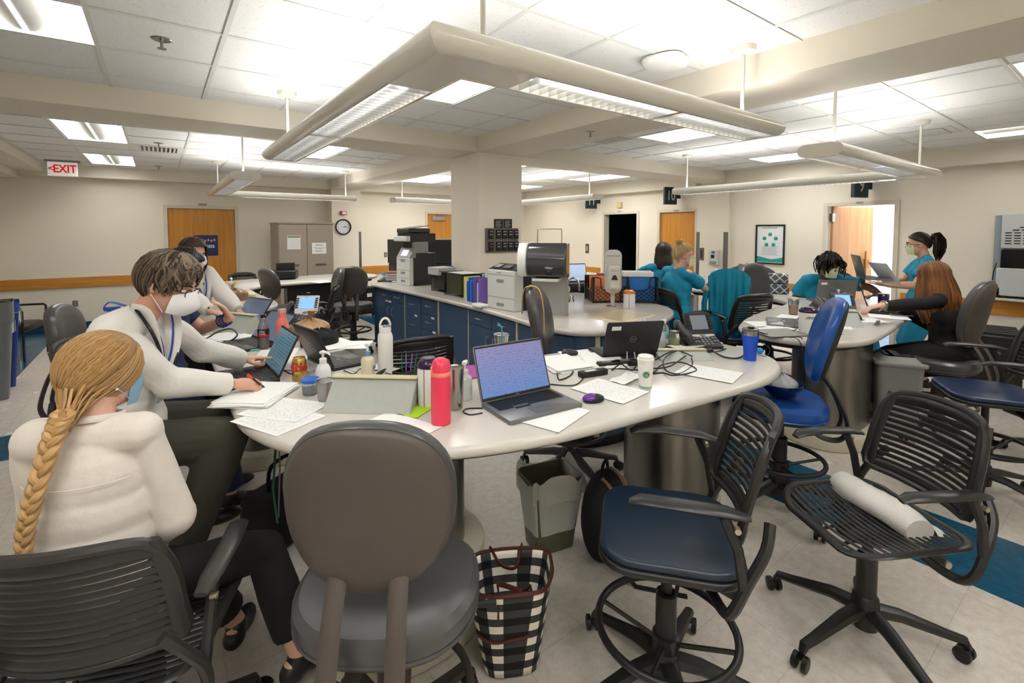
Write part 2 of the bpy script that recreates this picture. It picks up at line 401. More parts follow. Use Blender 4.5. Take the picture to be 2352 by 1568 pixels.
# ------------------------------------------------------------------ doors
def frame_y(n, x0, x1, h, y, recess=.1):
    mb = MB(); t = .05
    e = .008; mb.box((x0-t, y-.02, 0), (x0+e, y+.16, h+t)); mb.box((x1-e, y-.02, 0), (x1+t, y+.16, h+t)); mb.box((x0+e, y-.02, h-e), (x1-e, y+.16, h+t))
    return struct(mb.build('trim_%d' % n, M_FRAME, bevel=.003))
def frame_x(n, y0, y1, h, x):
    mb = MB(); t = .05
    e = .008; mb.box((x-.02, y0-t, 0), (x+.155, y0+e, h+t)); mb.box((x-.02, y1-e, 0), (x+.155, y1+t, h+t)); mb.box((x-.02, y0+e, h-e), (x+.155, y1-e, h+t))
    return struct(mb.build('trim_%d' % n, M_FRAME, bevel=.003))
frame_y(16, .13, 1.22, DH, YF); frame_y(17, 5.36, 7.1, DH, YF)
frame_x(18, 2.24, 3.1, DH2, X1); frame_x(19, 5.37, 6.2, DH2, X1); frame_x(20, 6.78, 7.74, DH2, X1)
d = struct(MB().box((.14, YF+.03, .005), (1.21, YF+.075, DH-.01)).build('door_1', M_DOOR, bevel=.002))
MB().box((.62, YF-.025, DH+.052), (.75, YF-.015, DH+.09)).build('door_magnet', M_GREYP, d)
d = struct(MB().box((5.37, YF+.03, .005), (7.09, YF+.075, DH-.01)).build('door_2', M_DOOR, bevel=.002))
MB().box((5.5, YF-.02, DH-.17), (5.86, YF+.03, DH-.06)).build('door_closer', mat('closer_alu', 'A8A29A', rough=.4, metal=.6), d, bevel=.01)
MB().tube([(5.6, YF-.03, DH-.03), (5.9, YF-.05, DH-.02)], .012).build('closer_arm', M_METAL, d)
MB().box((6.15, YF-.02, DH-.12), (6.4, YF+.03, DH-.05)).build('door_closer', M_WHITE, d, bevel=.01)
d = struct(MB().box((X1+.03, 5.38, .005), (X1+.075, 6.19, DH2-.01)).build('door_3', M_DOOR, bevel=.002))
MB().tube([(X1+.02, 5.5, .98), (X1-.04, 5.5, .98), (X1-.04, 5.62, .98)], .012).build('door_handle', M_METAL, d)
MB().box((X1+.015, 5.45, 1.0), (X1+.03, 5.7, 1.25)).build('door_sign_holder', mat('amber_acrylic', 'A8701F', rough=.2), d, bevel=.004)
# open door 4, swung into the bright side room
dd = MB().box((0, -.022, .005), (.84, .022, DH2-.004)).build('door_4', wood_mat('maple_pale', 'C98D55', 'DDA56B'), bevel=.002)
dd.location = (X1+.1, 3.065, 0); dd.rotation_euler = (0, 0, radians(-20)); struct(dd)
MB().box((.55, -.05, 1.06), (.74, -.022, 1.2)).build('push_plate', mat('amber_acrylic', ''), dd, bevel=.006)
MB().box((.64, -.075, .9), (.665, -.05, 1.33)).build('pull_handle', mat('amber_acrylic', ''), dd, bevel=.006)
MB().box((-.03, -.03, HC+.14), (.03, .03, HC+.27)).build('door_hinge', M_METAL, dd, bevel=.003)
# side room behind the open door: its own white walls and ceiling light
sr = MB(); sx, sy0, sy1 = X1+3.0, 1.2, 4.6
sr.box((sx, sy0, 0), (sx+.1, sy1, ZC)); sr.box((X1+.16, sy1, 0), (sx, sy1+.1, ZC)); sr.box((X1+.16, sy0-.1, 0), (sx, sy0, ZC)); sr.box((X1+.16, sy0, ZC), (sx, sy1, ZC+.1))
struct(sr.build('wall_side_room', mat('side_room_paint', 'F2F4F8', rough=.6, var=.01), smooth=False))
struct(MB().box((X1+.7, 2.0, ZC-.02), (X1+2.2, 3.6, ZC-.005)).build('trim_21', mat('side_room_lamp', 'F4F8FF', emit=14), smooth=False))
# dark room behind opening 11
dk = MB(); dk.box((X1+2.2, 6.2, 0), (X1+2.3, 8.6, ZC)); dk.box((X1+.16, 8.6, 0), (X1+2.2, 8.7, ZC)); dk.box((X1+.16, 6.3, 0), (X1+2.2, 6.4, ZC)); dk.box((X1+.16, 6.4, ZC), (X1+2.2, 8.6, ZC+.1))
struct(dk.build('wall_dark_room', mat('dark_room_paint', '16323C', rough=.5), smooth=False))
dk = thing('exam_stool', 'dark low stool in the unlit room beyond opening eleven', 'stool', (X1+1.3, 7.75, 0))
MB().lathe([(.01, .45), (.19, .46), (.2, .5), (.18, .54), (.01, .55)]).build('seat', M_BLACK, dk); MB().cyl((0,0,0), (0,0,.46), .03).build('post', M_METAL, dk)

# ------------------------------------------------------------------ recessed troffers
M_TBODY = mat('troffer_steel', 'F1F1EE', rough=.5, var=.01)
TL = ['at the top left over the side aisle', 'left side, nearer of the two beyond the near beam', 'left side, farthest along by the exit sign', 'between the arms of the nearest pendant', 'middle, past the near beam',
      'right of the column beam, above the sanitizer', 'over the picture wall near the right soffit', 'right edge, largest and nearest', 'right edge by the wall cabinet', 'far back left of the column', 'far back by the numbered doors', 'far back corner beside the column', 'just right of the column top', 'added unseen as fill left of the camera, over the blonde woman', 'added unseen as fill behind the camera, right one', 'added unseen as fill behind the camera, left one', 'added unseen as fill behind the camera, leftmost']
for i, (x0, y0, x1, y1) in enumerate(TROF):
    t = thing('ceiling_troffer', 'lit white recessed ceiling light, '+TL[i], 'ceiling light', ((x0+x1)/2, (y0+y1)/2, ZC), 0, 'recessed ceiling lights')
    a, b = (x1-x0)/2, (y1-y0)/2
    mb = MB(); mb.box((-a, -b, .0), (-a+.012, b, .14)); mb.box((a-.012, -b, .0), (a, b, .14)); mb.box((-a+.012, -b, .0), (a-.012, -b+.012, .14)); mb.box((-a+.012, b-.012, .0), (a-.012, b, .14))
    mb.build('housing', M_TBODY, t)
    MB().box((-a+.012, -b+.012, .11), (a-.012, b-.012, .118)).build('diffuser', M_LIGHT, t)
    if i in (0, 1, 2, 8):
        MB().surf(lambda u, v: ((u-.5)*.3, (v-.5)*(2*b-.06), .004+.09*(2*u-1)**2), 10, 2, .003).build('basket', mat('basket_perforated', 'E9E8E4', rough=.5), t)
        MB().box((-.011, -b+.03, -.004), (.011, b-.03, .006)).build('center_rib', mat('rib_white', 'FFFFFF', emit=.6), t)
# ------------------------------------------------------------------ pendant L-shaped fixtures
M_PEND = mat('pendant_enamel', 'D9D5C9', rough=.22, var=.01, coat=.3); M_LOUV = mat('louver_alu', 'CDCDCC', rough=.2, metal=.85, var=.05)
M_DOWN = mat('tube_down', 'FFFDFA', emit=LIGHT_DOWN); M_UP = mat('tube_up', 'FFFDFA', emit=LIGHT_UP)
def pendant(label, cx, cy, sx, sy, lx, ly, rods, ZP=.535):
    """corner at (cx,cy), arms run sx*lx along x and sy*ly along y; width .27, bottom z=HC+.535"""
    z0 = HC+ZP; H = .092; W = .145
    t = thing('pendant_light', label, 'pendant light', (cx, cy, z0), 0, 'suspended L-shaped lights')
    def prof(side):   # bull-nosed side profile, (offset from arm axis, z)
        return [(side*(W-.055+.055*cos(a)), H/2+H/2*sin(a)) for a in [(-pi/2)+pi*k/10 for k in range(11)]]
    body = MB()
    def arm(ax, s, L):
        for side in (-1, 1):
            pf = prof(side)
            inner = (side > 0)
            other = sy if ax == 0 else sx
            st = (W if side*other > 0 else -W)     # mitre outside, butt inside
            vs = []
            n = len(pf)
            for e in (0, 1):
                for (o, z) in pf:
                    q = (abs(o) if side*other > 0 else -abs(o)) if e == 0 else L
                    vs.append((s*q, o, z) if ax == 0 else (o, s*q, z))
            fs = [(k, k+1, n+k+1, n+k) for k in range(n-1)]; fs.append((0, n-1, 2*n-1, n))
            fs.append(tuple(range(n))[::-1]); fs.append(tuple(n+k for k in range(n)))
            body.add(vs, fs)
        # end cap
        e = L
        c = [(-(W-.055)-.055*cos(a), H/2+H/2*sin(a)) for a in [(-pi/2)+pi*k/8 for k in range(9)]][::-1]
        c = [(o, z) for o, z in prof(1)] + [(o, z) for o, z in prof(-1)][::-1]
        vs = [((s*(e+dd_), o, z) if ax == 0 else (o, s*(e+dd_), z)) for dd_ in (0, .012) for o, z in c]; n = len(c)
        body.add(vs, [tuple(range(n))[::-1], tuple(n+k for k in range(n))]+[(k, (k+1)%n, n+(k+1)%n, n+k) for k in range(n)])
    arm(0, sx, lx); arm(1, sy, ly)
    # solid corner plate below
    c = .32; w2 = W-.05
    pl = [(-sx*w2, -sy*w2), (sx*c, -sy*w2), (sx*c, sy*w2), (sx*w2, sy*w2), (sx*w2, sy*c), (-sx*w2, sy*c)]
    body.prism(pl, .002, .012)
    body.build('housing', M_PEND, t)
    for ax, s, L in ((0, sx, lx), (1, sy, ly)):
        mb = MB(); n = int((L-c)/.052)
        for k in range(n+1):
            q = c+(L-c)*k/n
            if k == n//2:
                f = lambda a, b: ((min(s*a, s*b), -w2, .0), (max(s*a, s*b), w2, .03)) if ax == 0 else ((-w2, min(s*a, s*b), .0), (w2, max(s*a, s*b), .03))
                mb.box(*f(q-.015, q+.015)); continue
            if ax == 0: mb.box((s*q-.0012, -w2, .002), (s*q+.0012, w2, .04))
            else: mb.box((-w2, s*q-.0012, .002), (w2, s*q+.0012, .04))
        for sd in (-1, 1):
            if ax == 0: mb.box((min(s*c, s*L), sd*w2-.003, .0), (max(s*c, s*L), sd*w2+.003, .04))
            else: mb.box((sd*w2-.003, min(s*c, s*L), .0), (sd*w2+.003, max(s*c, s*L), .04))
        mb.build('louver', M_LOUV, t)
        a, b = min(s*c, s*L)+.0, max(s*c, s*L)-.0
        pan = MB(); 
        if ax == 0: pan.box((a, -w2+.004, .06), (b, w2-.004, .066))
        else: pan.box((-w2+.004, a, .058), (w2-.004, b, .066))
        pan.build('reflector', M_LOUV, t)
        lo = MB(); up = MB(); tr = .011
        for o in (-.04, .04):
            if ax == 0: lo.cyl((a+.03, o, .046), (b-.03, o, .046), tr)
            else: lo.cyl((o, a+.03, .046), (o, b-.03, .046), tr)
        if ax == 0: up.box((a+.02, -.05, .07), (b-.02, .05, .08))
        else: up.box((-.05, a+.02, .07), (.05, b-.02, .08))
        lo.build('lower_tube', M_DOWN, t); up.build('upper_lamp', M_UP, t)
    for (rx, ry) in rods:
        r = MB().cyl((rx-cx, ry-cy, .08), (rx-cx, ry-cy, ZC-z0-.03), .011, n=10).build('rod', M_PEND, t)
        MB().lathe([(.0, ZC-z0-.045), (.03, ZC-z0-.045), (.065, ZC-z0-.03), (.07, ZC-z0-.001), (0, ZC-z0-.001)], 20).build('canopy', M_PEND, r, loc=(rx-cx, ry-cy, 0))
pendant('large white L-shaped pendant light over the nearest desk', .83, 1.49, 1, 1, 2.17, 2.8, [(.97, 1.49), (2.78, 1.49), (.83, 4.05)], .57)
pendant('white L-shaped pendant light over the right-hand desk', 6.02, 1.43, -1, 1, 2.3, 2.7, [(3.95, 1.43), (6.02, 1.43), (6.02, 4.0)], .515)
pendant('white L-shaped pendant light over the left back desk near the wooden door', .76, 8.7, 1, -1, 2.1, 2.95, [(.76, 5.95), (.76, 8.7), (2.72, 8.7)])
pendant('white L-shaped pendant light partly hidden behind the column', 6.02, 8.6, -1, -1, 2.45, 2.9, [(3.75, 8.6), (6.02, 5.9), (5.9, 8.6)])
# ================================================================== desks
M_TOP = mat('speckled_solid_surface', 'D0CCC4', rough=.22, var=.04, scale=260)
M_STEEL = mat('brushed_stainless_wrap', '8F8B84', rough=.3, metal=1.0, var=.22, scale=3.5, stretch=(1, 1, .25))
M_PED = mat('beige_laminate_base', 'CFC8B4', rough=.4)
M_DARKP = mat('dark_modesty_panel', '2B2823', rough=.5)
DZ = .92
DESK = smoothpts([(.22,2.3),(.235,2.02),(.33,1.76),(.5,1.56),(.73,1.4),(1.05,1.28),(1.4,1.22),(1.88,1.17),(2.2,1.14),(2.47,1.13),(2.7,1.19),(2.86,1.33),(2.93,1.53),(2.91,1.73),(2.8,1.88),(2.6,1.97),(2.35,2.05),(1.85,2.14),(1.45,2.18),(1.18,2.25),(1.0,2.42),(.92,2.68),(.91,3.0),(.94,3.5),(.97,4.0),(.9,4.3),(.68,4.44),(.42,4.4),(.27,4.2),(.23,3.8),(.22,3.0)], 5)
DESK = [tuple(p[:2]) for p in DESK]
def inset(P, d):
    n = len(P); P = [Vector(p) for p in P]; out = []
    for i in range(n):
        e = (P[(i+1)%n]-P[i-1]).normalized(); out.append((P[i].x-e.y*d, P[i].y+e.x*d))
    return out
def oval(cx, cy, rx, ry, n=40, sq=2.0):
    out = []
    for i in range(n):
        a = 2*pi*i/n; c, s_ = cos(a), sin(a)
        out.append((cx+rx*abs(c)**(2/sq)*(1 if c > 0 else -1), cy+ry*abs(s_)**(2/sq)*(1 if s_ > 0 else -1)))
    return out
def desk(label, mx, my, peds, g='L-shaped work desks'):
    """mx,my: mirror offsets (None = not mirrored)"""
    f = lambda p: ((mx-p[0]) if mx else p[0], (my-p[1]) if my else p[1])
    t = thing('workstation_desk', label, 'desk', (0,0,0), 0, g)
    MB().prism([f(p) for p in DESK], DZ-.045, DZ, .02, 4).build('desktop', M_TOP, t)
    MB().prism([f(p) for p in inset(DESK, .09)], DZ-.085, DZ-.0445).build('underframe', M_DARKP, t)
    for cx, cy, rx, ry, base in peds:
        c = f((cx, cy))
        p = MB().prism(oval(*c, rx, ry, sq=2.6), .1, DZ-.084).build('pedestal', M_STEEL, t)
        if base: MB().prism(oval(*c, rx+.09, ry+.09, sq=2.3), 0, .34 if base == 2 else .11, .012).build('plinth', M_PED, p)
        else: MB().prism(oval(*c, rx+.01, ry+.01, sq=2.6), 0, .1, .005).build('plinth', M_PED, p)
    return t
desk('nearest L-shaped white work desk, crowded with laptops, cups and papers', None, None, [(2.42, 1.68, .27, .24, 0), (.8, 1.85, .25, .2, 2), (.6, 3.9, .2, .22, 1)])
desk('right-hand L-shaped white work desk where the woman in black reaches for a phone', 6.34, None, [(1.95, 1.55, .36, .24, 1), (.72, 1.9, .22, .22, 1), (.6, 3.9, .2, .22, 1)])
desk('far left L-shaped white work desk with the tied brown bag on its rounded end', None, 9.44, [(2.3, 1.68, .2, .2, 1), (.8, 1.85, .25, .2, 1), (.6, 3.9, .2, .22, 1)])
desk('far right L-shaped white work desk by the numbered doors, mostly hidden', 6.34, 9.44, [(2.42, 1.68, .3, .24, 1), (.72, 1.9, .22, .22, 1), (.6, 3.9, .2, .22, 1)])
for x0, x1 in ((1.0, 1.9),):
    p = thing('modesty_panel', 'dark panel closing the underside of the back desk behind the round-backed stool', 'panel', (0,0,0))
    MB().box((1.45, 7.42, 0), (2.2, 7.47, DZ-.09)).build('sheet', M_DARKP, p); MB().box((1.43, 7.415, 0), (1.46, 7.48, DZ-.088)).build('edge_post', M_GREYP, p)

# ================================================================== blue storage counter round the column
M_BLUE = mat('blue_laminate', '384F6E', rough=.42, var=.03); M_REVEAL = mat('cream_edge', 'B9B29C', rough=.5); M_PULL = mat('steel_pull', 'A9ACB0', rough=.3, metal=.9)
CN = smoothpts([(2.36,6.3),(2.42,5.4),(2.44,4.6),(2.44,3.8),(2.4,3.2),(2.36,2.8),(2.44,2.5),(2.68,2.36),(3.0,2.34),(3.4,2.42),(3.78,2.62),(3.98,2.9),(4.0,3.3),(4.02,4.6),(4.02,6.3),(3.9,6.5),(2.5,6.5)], 6)
CN = [tuple(p[:2]) for p in CN]
ct = thing('storage_counter', 'long white counter with blue drawers and doors wrapped round the column', 'counter', (0,0,0))
MB().prism(CN, DZ-.045, DZ, .02, 4).build('countertop', mat('speckled_grey_surface', 'C3BDB6', rough=.2, var=.05, scale=260), ct)
bodyout = inset(CN, .05)
MB().prism(bodyout, .1, DZ-.0445).build('carcass', M_BLUE, ct)
MB().prism(inset(CN, .11), 0, .1).build('toe_kick', M_BLACK, ct)
def cpt(s):  # arclength walk along the carcass outline from the far left end to the near lobe
    return s
walk = [Vector(p) for p in bodyout]
st = min(range(len(walk)), key=lambda i: (walk[i]-Vector((2.41, 6.28))).length)
walk = walk[st:]+walk[:st]
if (walk[6]-walk[0]).y > 0: walk = walk[::-1]
cum = [0]
for a, b in zip(walk, walk[1:]): cum.append(cum[-1]+(b-a).length)
def wp(s):
    for i in range(len(cum)-1):
        if cum[i+1] >= s:
            t = (s-cum[i])/(cum[i+1]-cum[i]+1e-9); return walk[i].lerp(walk[i+1], t)
    return walk[-1]
def front(name, s0, s1, z0, z1, pulls, m=M_BLUE, vertical=False):
    k = max(1, int((s1-s0)/.12)); mb = MB(); out = .012
    P = [wp(s0+(s1-s0)*i/k) for i in range(k+1)]; N_ = []
    for i in range(k+1):
        e = (P[min(i+1, k)]-P[max(i-1, 0)]).normalized(); nrm = Vector((e.y, -e.x))
        if (P[i]-Vector((3.2, 4.4))).dot(nrm) < 0: nrm = -nrm
        N_.append(nrm)
    vs = [(p.x+n.x*o, p.y+n.y*o, z) for z in (z0, z1) for o in (.001, out) for p, n in zip(P, N_)]; q = k+1
    fs = []
    for i in range(k):
        fs += [(q+i, q+i+1, 3*q+i+1, 3*q+i), (i, i+1, q+i+1, q+i), (2*q+i, 2*q+i+1, 3*q+i+1, 3*q+i), (i, i+1, 2*q+i+1, 2*q+i)]
    fs += [(0, q, 3*q, 2*q), (k, q+k, 3*q+k, 2*q+k)]
    mb.add(vs, fs); o = mb.build(name, m, ct, bevel=.0015)
    for (ps, pz, vert) in pulls:
        c = wp(ps); e = (wp(ps+.02)-wp(ps-.02)).normalized(); nr = Vector((e.y, -e.x))
        if (c-Vector((3.2, 4.4))).dot(nr) < 0: nr = -nr
        c = Vector((c.x+nr.x*.012, c.y+nr.y*.012, pz)); n3 = Vector((nr.x, nr.y, 0)); d_ = Vector((0,0,1)) if vert else Vector((e.x, e.y, 0))
        MB().tube([c-d_*.05, c-d_*.048+n3*.028, c+d_*.048+n3*.028, c+d_*.05], .005, 6).build('pull', M_PULL, o)
    return o
def post(s, w_=.012, z0=.1):
    c = wp(s); e = (wp(s+.02)-wp(s-.02)).normalized(); nr = Vector((e.y, -e.x))
    if (c-Vector((3.2, 4.4))).dot(nr) < 0: nr = -nr
    a = [(c.x+e.x*k*w_+nr.x*j, c.y+e.y*k*w_+nr.y*j) for k, j in ((-1, .0), (1, .0), (1, .015), (-1, .015))]
    MB().prism(a, z0, DZ-.046).build('edge_strip', M_REVEAL, ct)
zt = DZ-.06
def doorpair(s0, s1):
    m_ = (s0+s1)/2
    for a, b, k in ((s0, m_, 1), (m_, s1, 0)):
        front('drawer', a+.004, b-.004, .73, zt, [((a+b)/2, .8, False)])
        front('door', a+.004, b-.004, .12, .72, [((b-.06) if k else (a+.06), .6, True)])
def drawers(s0, s1, n):
    h = (zt-.12)/n
    for k in range(n): front('drawer', s0+.004, s1-.004, .12+k*h+.004, .12+(k+1)*h-.004, [((s0+s1)/2, .12+(k+.6)*h, False)])
doorpair(.02, .72); post(.73, .006); drawers(.74, 1.14, 3); drawers(1.15, 1.55, 4); post(1.57)
front('panel', 1.59, 2.2, .12, zt, []); post(2.2, .004); doorpair(2.21, 3.05); post(3.07, .014)
front('panel', 3.09, 3.75, .12, zt, []); post(3.93, .018)
L0 = 3.96
for a, b in ((L0, L0+.62), (L0+.62, L0+1.2)):
    front('drawer', a+.004, b-.004, .66, zt, []); front('door', a+.004, b-.004, .12, .65, [(b-.06 if a == L0 else a+.06, .55, True)])
for s_, z_ in ((.25, .725), (.34, .725), (1.02, .63), (1.44, .66), (1.47, .5), (2.78, .71), (1.5, .34)):
    c = wp(s_); e = (wp(s_+.02)-wp(s_-.02)).normalized(); nr = Vector((e.y, -e.x)); nr = nr if (c-Vector((3.2, 4.4))).dot(nr) > 0 else -nr
    a = [(c.x+e.x*k*.035+nr.x*j, c.y+e.y*k*.035+nr.y*j) for k, j in ((-1, .0135), (1, .0135), (1, .015), (-1, .015))]
    MB().prism(a, z_-.011, z_+.011).build('label_strip', M_PAPER, ct)
# basin and tap
bs = MB(); q = smoothpts(rrect(.5, .34, .09, 4), 1)
bs.surf(lambda u, v: (sin(pi*u*2)*0+ (u-.5)*.56, (v-.5)*.4, .0015-.0*(1)), 2, 2, 0)
sink = MB().prism(rrect(.56, .42, .1, 6), 0, .0035, .0015).build('basin_rim', mat('sink_bone', 'D9CDB0', rough=.25), ct, loc=(3.18, 2.72, DZ)); sink.rotation_euler = (0, 0, radians(8))
MB().surf(lambda u, v: ((u-.5)*.46, (v-.5)*.32, .0042-.0005*(1-(2*u-1)**4)*(1-(2*v-1)**4)), 12, 10, 0).build('basin_bowl', mat('sink_bowl', 'CDBF9F', rough=.22), sink)

# ================================================================== chairs
M_SLAT = mat('black_polymer_shell', '1E1D1C', rough=.38, var=.08); M_SLATG = mat('charcoal_polymer', '2E2C2B', rough=.38, var=.08)
M_VINYL = mat('grey_vinyl', '4C4B4C', rough=.3, var=.05, bump=.03, scale=30); M_TAUPE = mat('taupe_shell', '4F4743', rough=.5, var=.04, bump=.04, scale=90)
M_TAUPED = mat('taupe_frame', '3A3431', rough=.42); M_BVINYL = mat('bright_blue_vinyl', '0E4C9C', rough=.28, var=.06, bump=.03, scale=30)
M_NAVY = mat('slate_blue_vinyl', '1E2D3E', rough=.34, var=.06); M_NAVY2 = mat('navy_blue_vinyl', '16294B', rough=.34, var=.06); M_RIVET = mat('rivet', 'BDB59C', rough=.3, metal=.8)
def star_base(t, m, zc=.0, r=.33, phase=.3, ring=None, seat_z=.5, top=.28, sleeve=.2, fat=1.0, ring_m=None, casters=M_BLACK):
    hub = MB(); hub.lathe([(.028, .06), (.045*fat, .07), (.05*fat, .12), (.045*fat, .19), (.036*fat, .2)], 20)
    for k in range(5):
        a = phase+2*pi*k/5; c, s_ = cos(a), sin(a)
        hub.tube([(c*.03, s_*.03, .14), (c*.12, s_*.12, .135), (c*(r-.05), s_*(r-.05), .095), (c*r, s_*r, .085), (c*(r+.012), s_*(r+.012), .06)], [.034*fat, .03*fat, .022*fat, .02*fat, .014], 8, flat=.72)
    base = hub.build('star_base', m, t)
    for k in range(5):
        a = phase+2*pi*k/5; c, s_ = cos(a), sin(a); b = a+.9+k
        x, y = c*(r+.012), s_*(r+.012); u = Vector((cos(b), sin(b), 0)); o = Vector((x, y, .029))-Vector((-u.y, u.x, 0))*.012
        mb = MB()
        for sg in (-1, 1): mb.tube([o+u*sg*.028, o+u*sg*.025, o+u*sg*.01, o+u*sg*.008], [.02, .0285, .0285, .018], 16)
        mb.cyl((x, y, .03), (x, y, .07), .009, n=8)
        mb.build('caster', casters, base)
    col = MB(); col.lathe([(.036*fat, .15), (.036*fat, top), (.03*fat, top+.005)], 20); col.cyl((0,0,top), (0,0,seat_z-.06), .019*fat)
    c_ = col.build('gas_column', m, t)
    if ring:
        zr, rr, th, drop = ring
        mb = MB(); mb.tube([(rr*cos(2*pi*i/48), rr*sin(2*pi*i/48), zr) for i in range(48)], th, 10, closed=True)
        for k in range(4):
            a = phase+.4+pi/2*k; mb.tube([(.03*cos(a), .03*sin(a), zr-drop), (rr*cos(a), rr*sin(a), zr)], .008, 6)
        mb.lathe([(.04*fat, zr-drop-.03), (.046*fat, zr-drop-.02), (.046*fat, zr-drop+.03), (.036*fat, zr-drop+.035)], 20)
        mb.build('foot_ring', ring_m or m, t)
    return base
def slat_chair(label, loc, rz, seat_z, m=M_SLAT, pad=None, ring=None, phase=.3, g=None, towel=False, arms=True):
    """faces +y locally (front edge at +y); perforated slat backrest at -y"""
    t = thing('slat_back_chair', label, 'chair', loc, rz, g)
    star_base(t, m, seat_z=seat_z, phase=phase, ring=ring, top=min(.38, seat_z-.16))
    # seat shell
    def seat(u, v):
        x = (u-.5)*2; y = (v-.5)*2
        w_ = .235*(1-.10*max(0, -y)**2)
        return (x*w_, y*.23, seat_z+.012*y*y-.03*max(0, y)**3+.02*x*x-.022)
    outl = rrect(.48, .46, .11, 7)
    if pad:
        MB().prism(outl, seat_z-.04, seat_z-.015, .01).build('seat_shell', m, t)
        s_ = MB().prism(rrect(.465, .45, .11, 7), seat_z-.018, seat_z+.012, .014, 4).build('seat_pad', pad, t)
    else:
        mb = MB(); n = 17
        for k in range(n):
            y = -.215+.43*(k+.5)/n; hw = .235-.11*(1-sqrt(max(0, 1-(max(0, abs(y)-.12)/.11)**2)))
            mb.tube([(-hw+2*hw*i/12, y, seat_z-.02+.03*((i/6-1)*hw/.235)**2-.035*max(0, y/.23)**3+.012*(y/.23)**2) for i in range(13)], .0088, 6, flat=.4)
        for xx in (-.1, 0, .1):
            mb.tube([(xx, -.21+.42*i/10, seat_z-.026+.03*(xx/.235)**2-.035*max(0, (i/5-1)*.9)**3+.012*((i/5-1)*.9)**2) for i in range(11)], .009, 6, flat=.4)
        P = [(p[0], p[1], seat_z-.018+.03*(p[0]/.235)**2-.035*max(0, p[1]/.23)**3+.012*(p[1]/.23)**2) for p in outl]
        mb.tube(P, .016, 8, closed=True, flat=.45)
        mb.build('seat', m, t)
    # mechanism
    mc = MB(); mc.at(); mc.ell((0, -.02, seat_z-.06), (.1, .15, .035), 16, 8); mc.tube([(.09, -.05, seat_z-.07), (.12, -.2, seat_z-.12)], .02, 8)
    mc.tube([(-.09, -.05, seat_z-.07), (-.12, -.2, seat_z-.12)], .02, 8); mc.tube([(-.12, -.2, seat_z-.12), (.12, -.2, seat_z-.12)], .016, 8)
    mech = mc.build('tilt_mechanism', m, t)
    for sx in (-1, 1):
        MB().cyl((sx*.128, -.2, seat_z-.12), (sx*.143, -.2, seat_z-.12), .014, n=12).build('pivot_cap', M_RIVET, mech)
    # backrest: curved slotted panel
    H0, H1 = seat_z+.11, seat_z+.435
    def bk(u, v):   # u across -1..1, v up 0..1
        hw = .215-.03*v*v+.01*v
        z = H0+(H1-H0)*v
        y = -.235-.07*v-.02*v*v+.055*u*u
        return Vector((u*hw, y, z))
    mb = MB(); R_ = []
    def hwfun(v): return 1-.45*max(0, v-.8)**2/.04*.3
    n = 11
    for k in range(n):
        v = .1+.74*k/(n-1)
        P = [bk(-.93+1.86*i/14, v) for i in range(15)]
        mb.tube(P, .0105, 6, flat=.45, up=(0, 1, 0)) if False else mb.tube(P, .0045, 6, flat=2.1)
    for us in ((-.99, -.9),(.9, .99)):
        c = sum(us)/2
        mb.tube([bk(c, v/10*.97) for v in range(11)], [.024]*11, 8, flat=.4, up=(0, 1, 0))
    for (va, vb, r_) in ((.0, .06, .02), (.9, .97, .026)):
        vv = (va+vb)/2
        P = [bk(-.95+1.9*i/16, vv-(.05*abs(-1+i/8)**4 if vv > .5 else 0)) for i in range(17)]
        mb.tube(P, .009, 8, flat=r_/.009*.85 if vv > .5 else 2.2)
    rim = [bk(-1, .0), bk(-1.02, .3), bk(-1.03, .6), bk(-1.0, .82), bk(-.9, .95), bk(-.72, 1.0), bk(-.4, 1.025), bk(0, 1.03), bk(.4, 1.025), bk(.72, 1.0), bk(.9, .95), bk(1.0, .82), bk(1.03, .6), bk(1.02, .3), bk(1, 0), bk(.5, -.04), bk(0, -.05), bk(-.5, -.04)]
    rim = smoothpts(rim, 3); mb.tube(rim, .014, 8, closed=True)
    mb.build('backrest', m, t)
    if arms:
        for sx in (-1, 1):
            lp = MB(); za = seat_z+.215
            # loop: rises from the back frame, drops forward under the seat
            path = [(sx*.2, -.27, seat_z+.17), (sx*.24, -.25, seat_z+.11), (sx*.262, -.2, seat_z+.02), (sx*.255, -.16, seat_z-.08), (sx*.2, -.14, seat_z-.11), (sx*.1, -.1, seat_z-.08)]
            lp.tube(smoothpts(path, 4, False), .016, 8); lp.tube([(sx*.262, -.19, seat_z+.0), (sx*.27, -.17, seat_z+.12), (sx*.27, -.13, za)], .015, 8)
            lo = lp.build('arm_bracket', m, t)
            pd = MB(); pd.tube([(sx*.262, -.2, za+.0), (sx*.268, -.14, za+.012), (sx*.272, 0, za+.018), (sx*.262, .1, za+.014), (sx*.255, .13, za+.002)], [.018, .03, .031, .03, .018], 10, flat=.42, up=(0, 0, 1))
            pd.build('armrest', m, t); MB().cyl((sx*.272, -.165, za-.03), (sx*.29, -.165, za-.03), .009, n=12).build('pivot_cap', M_RIVET, lo)
    return t
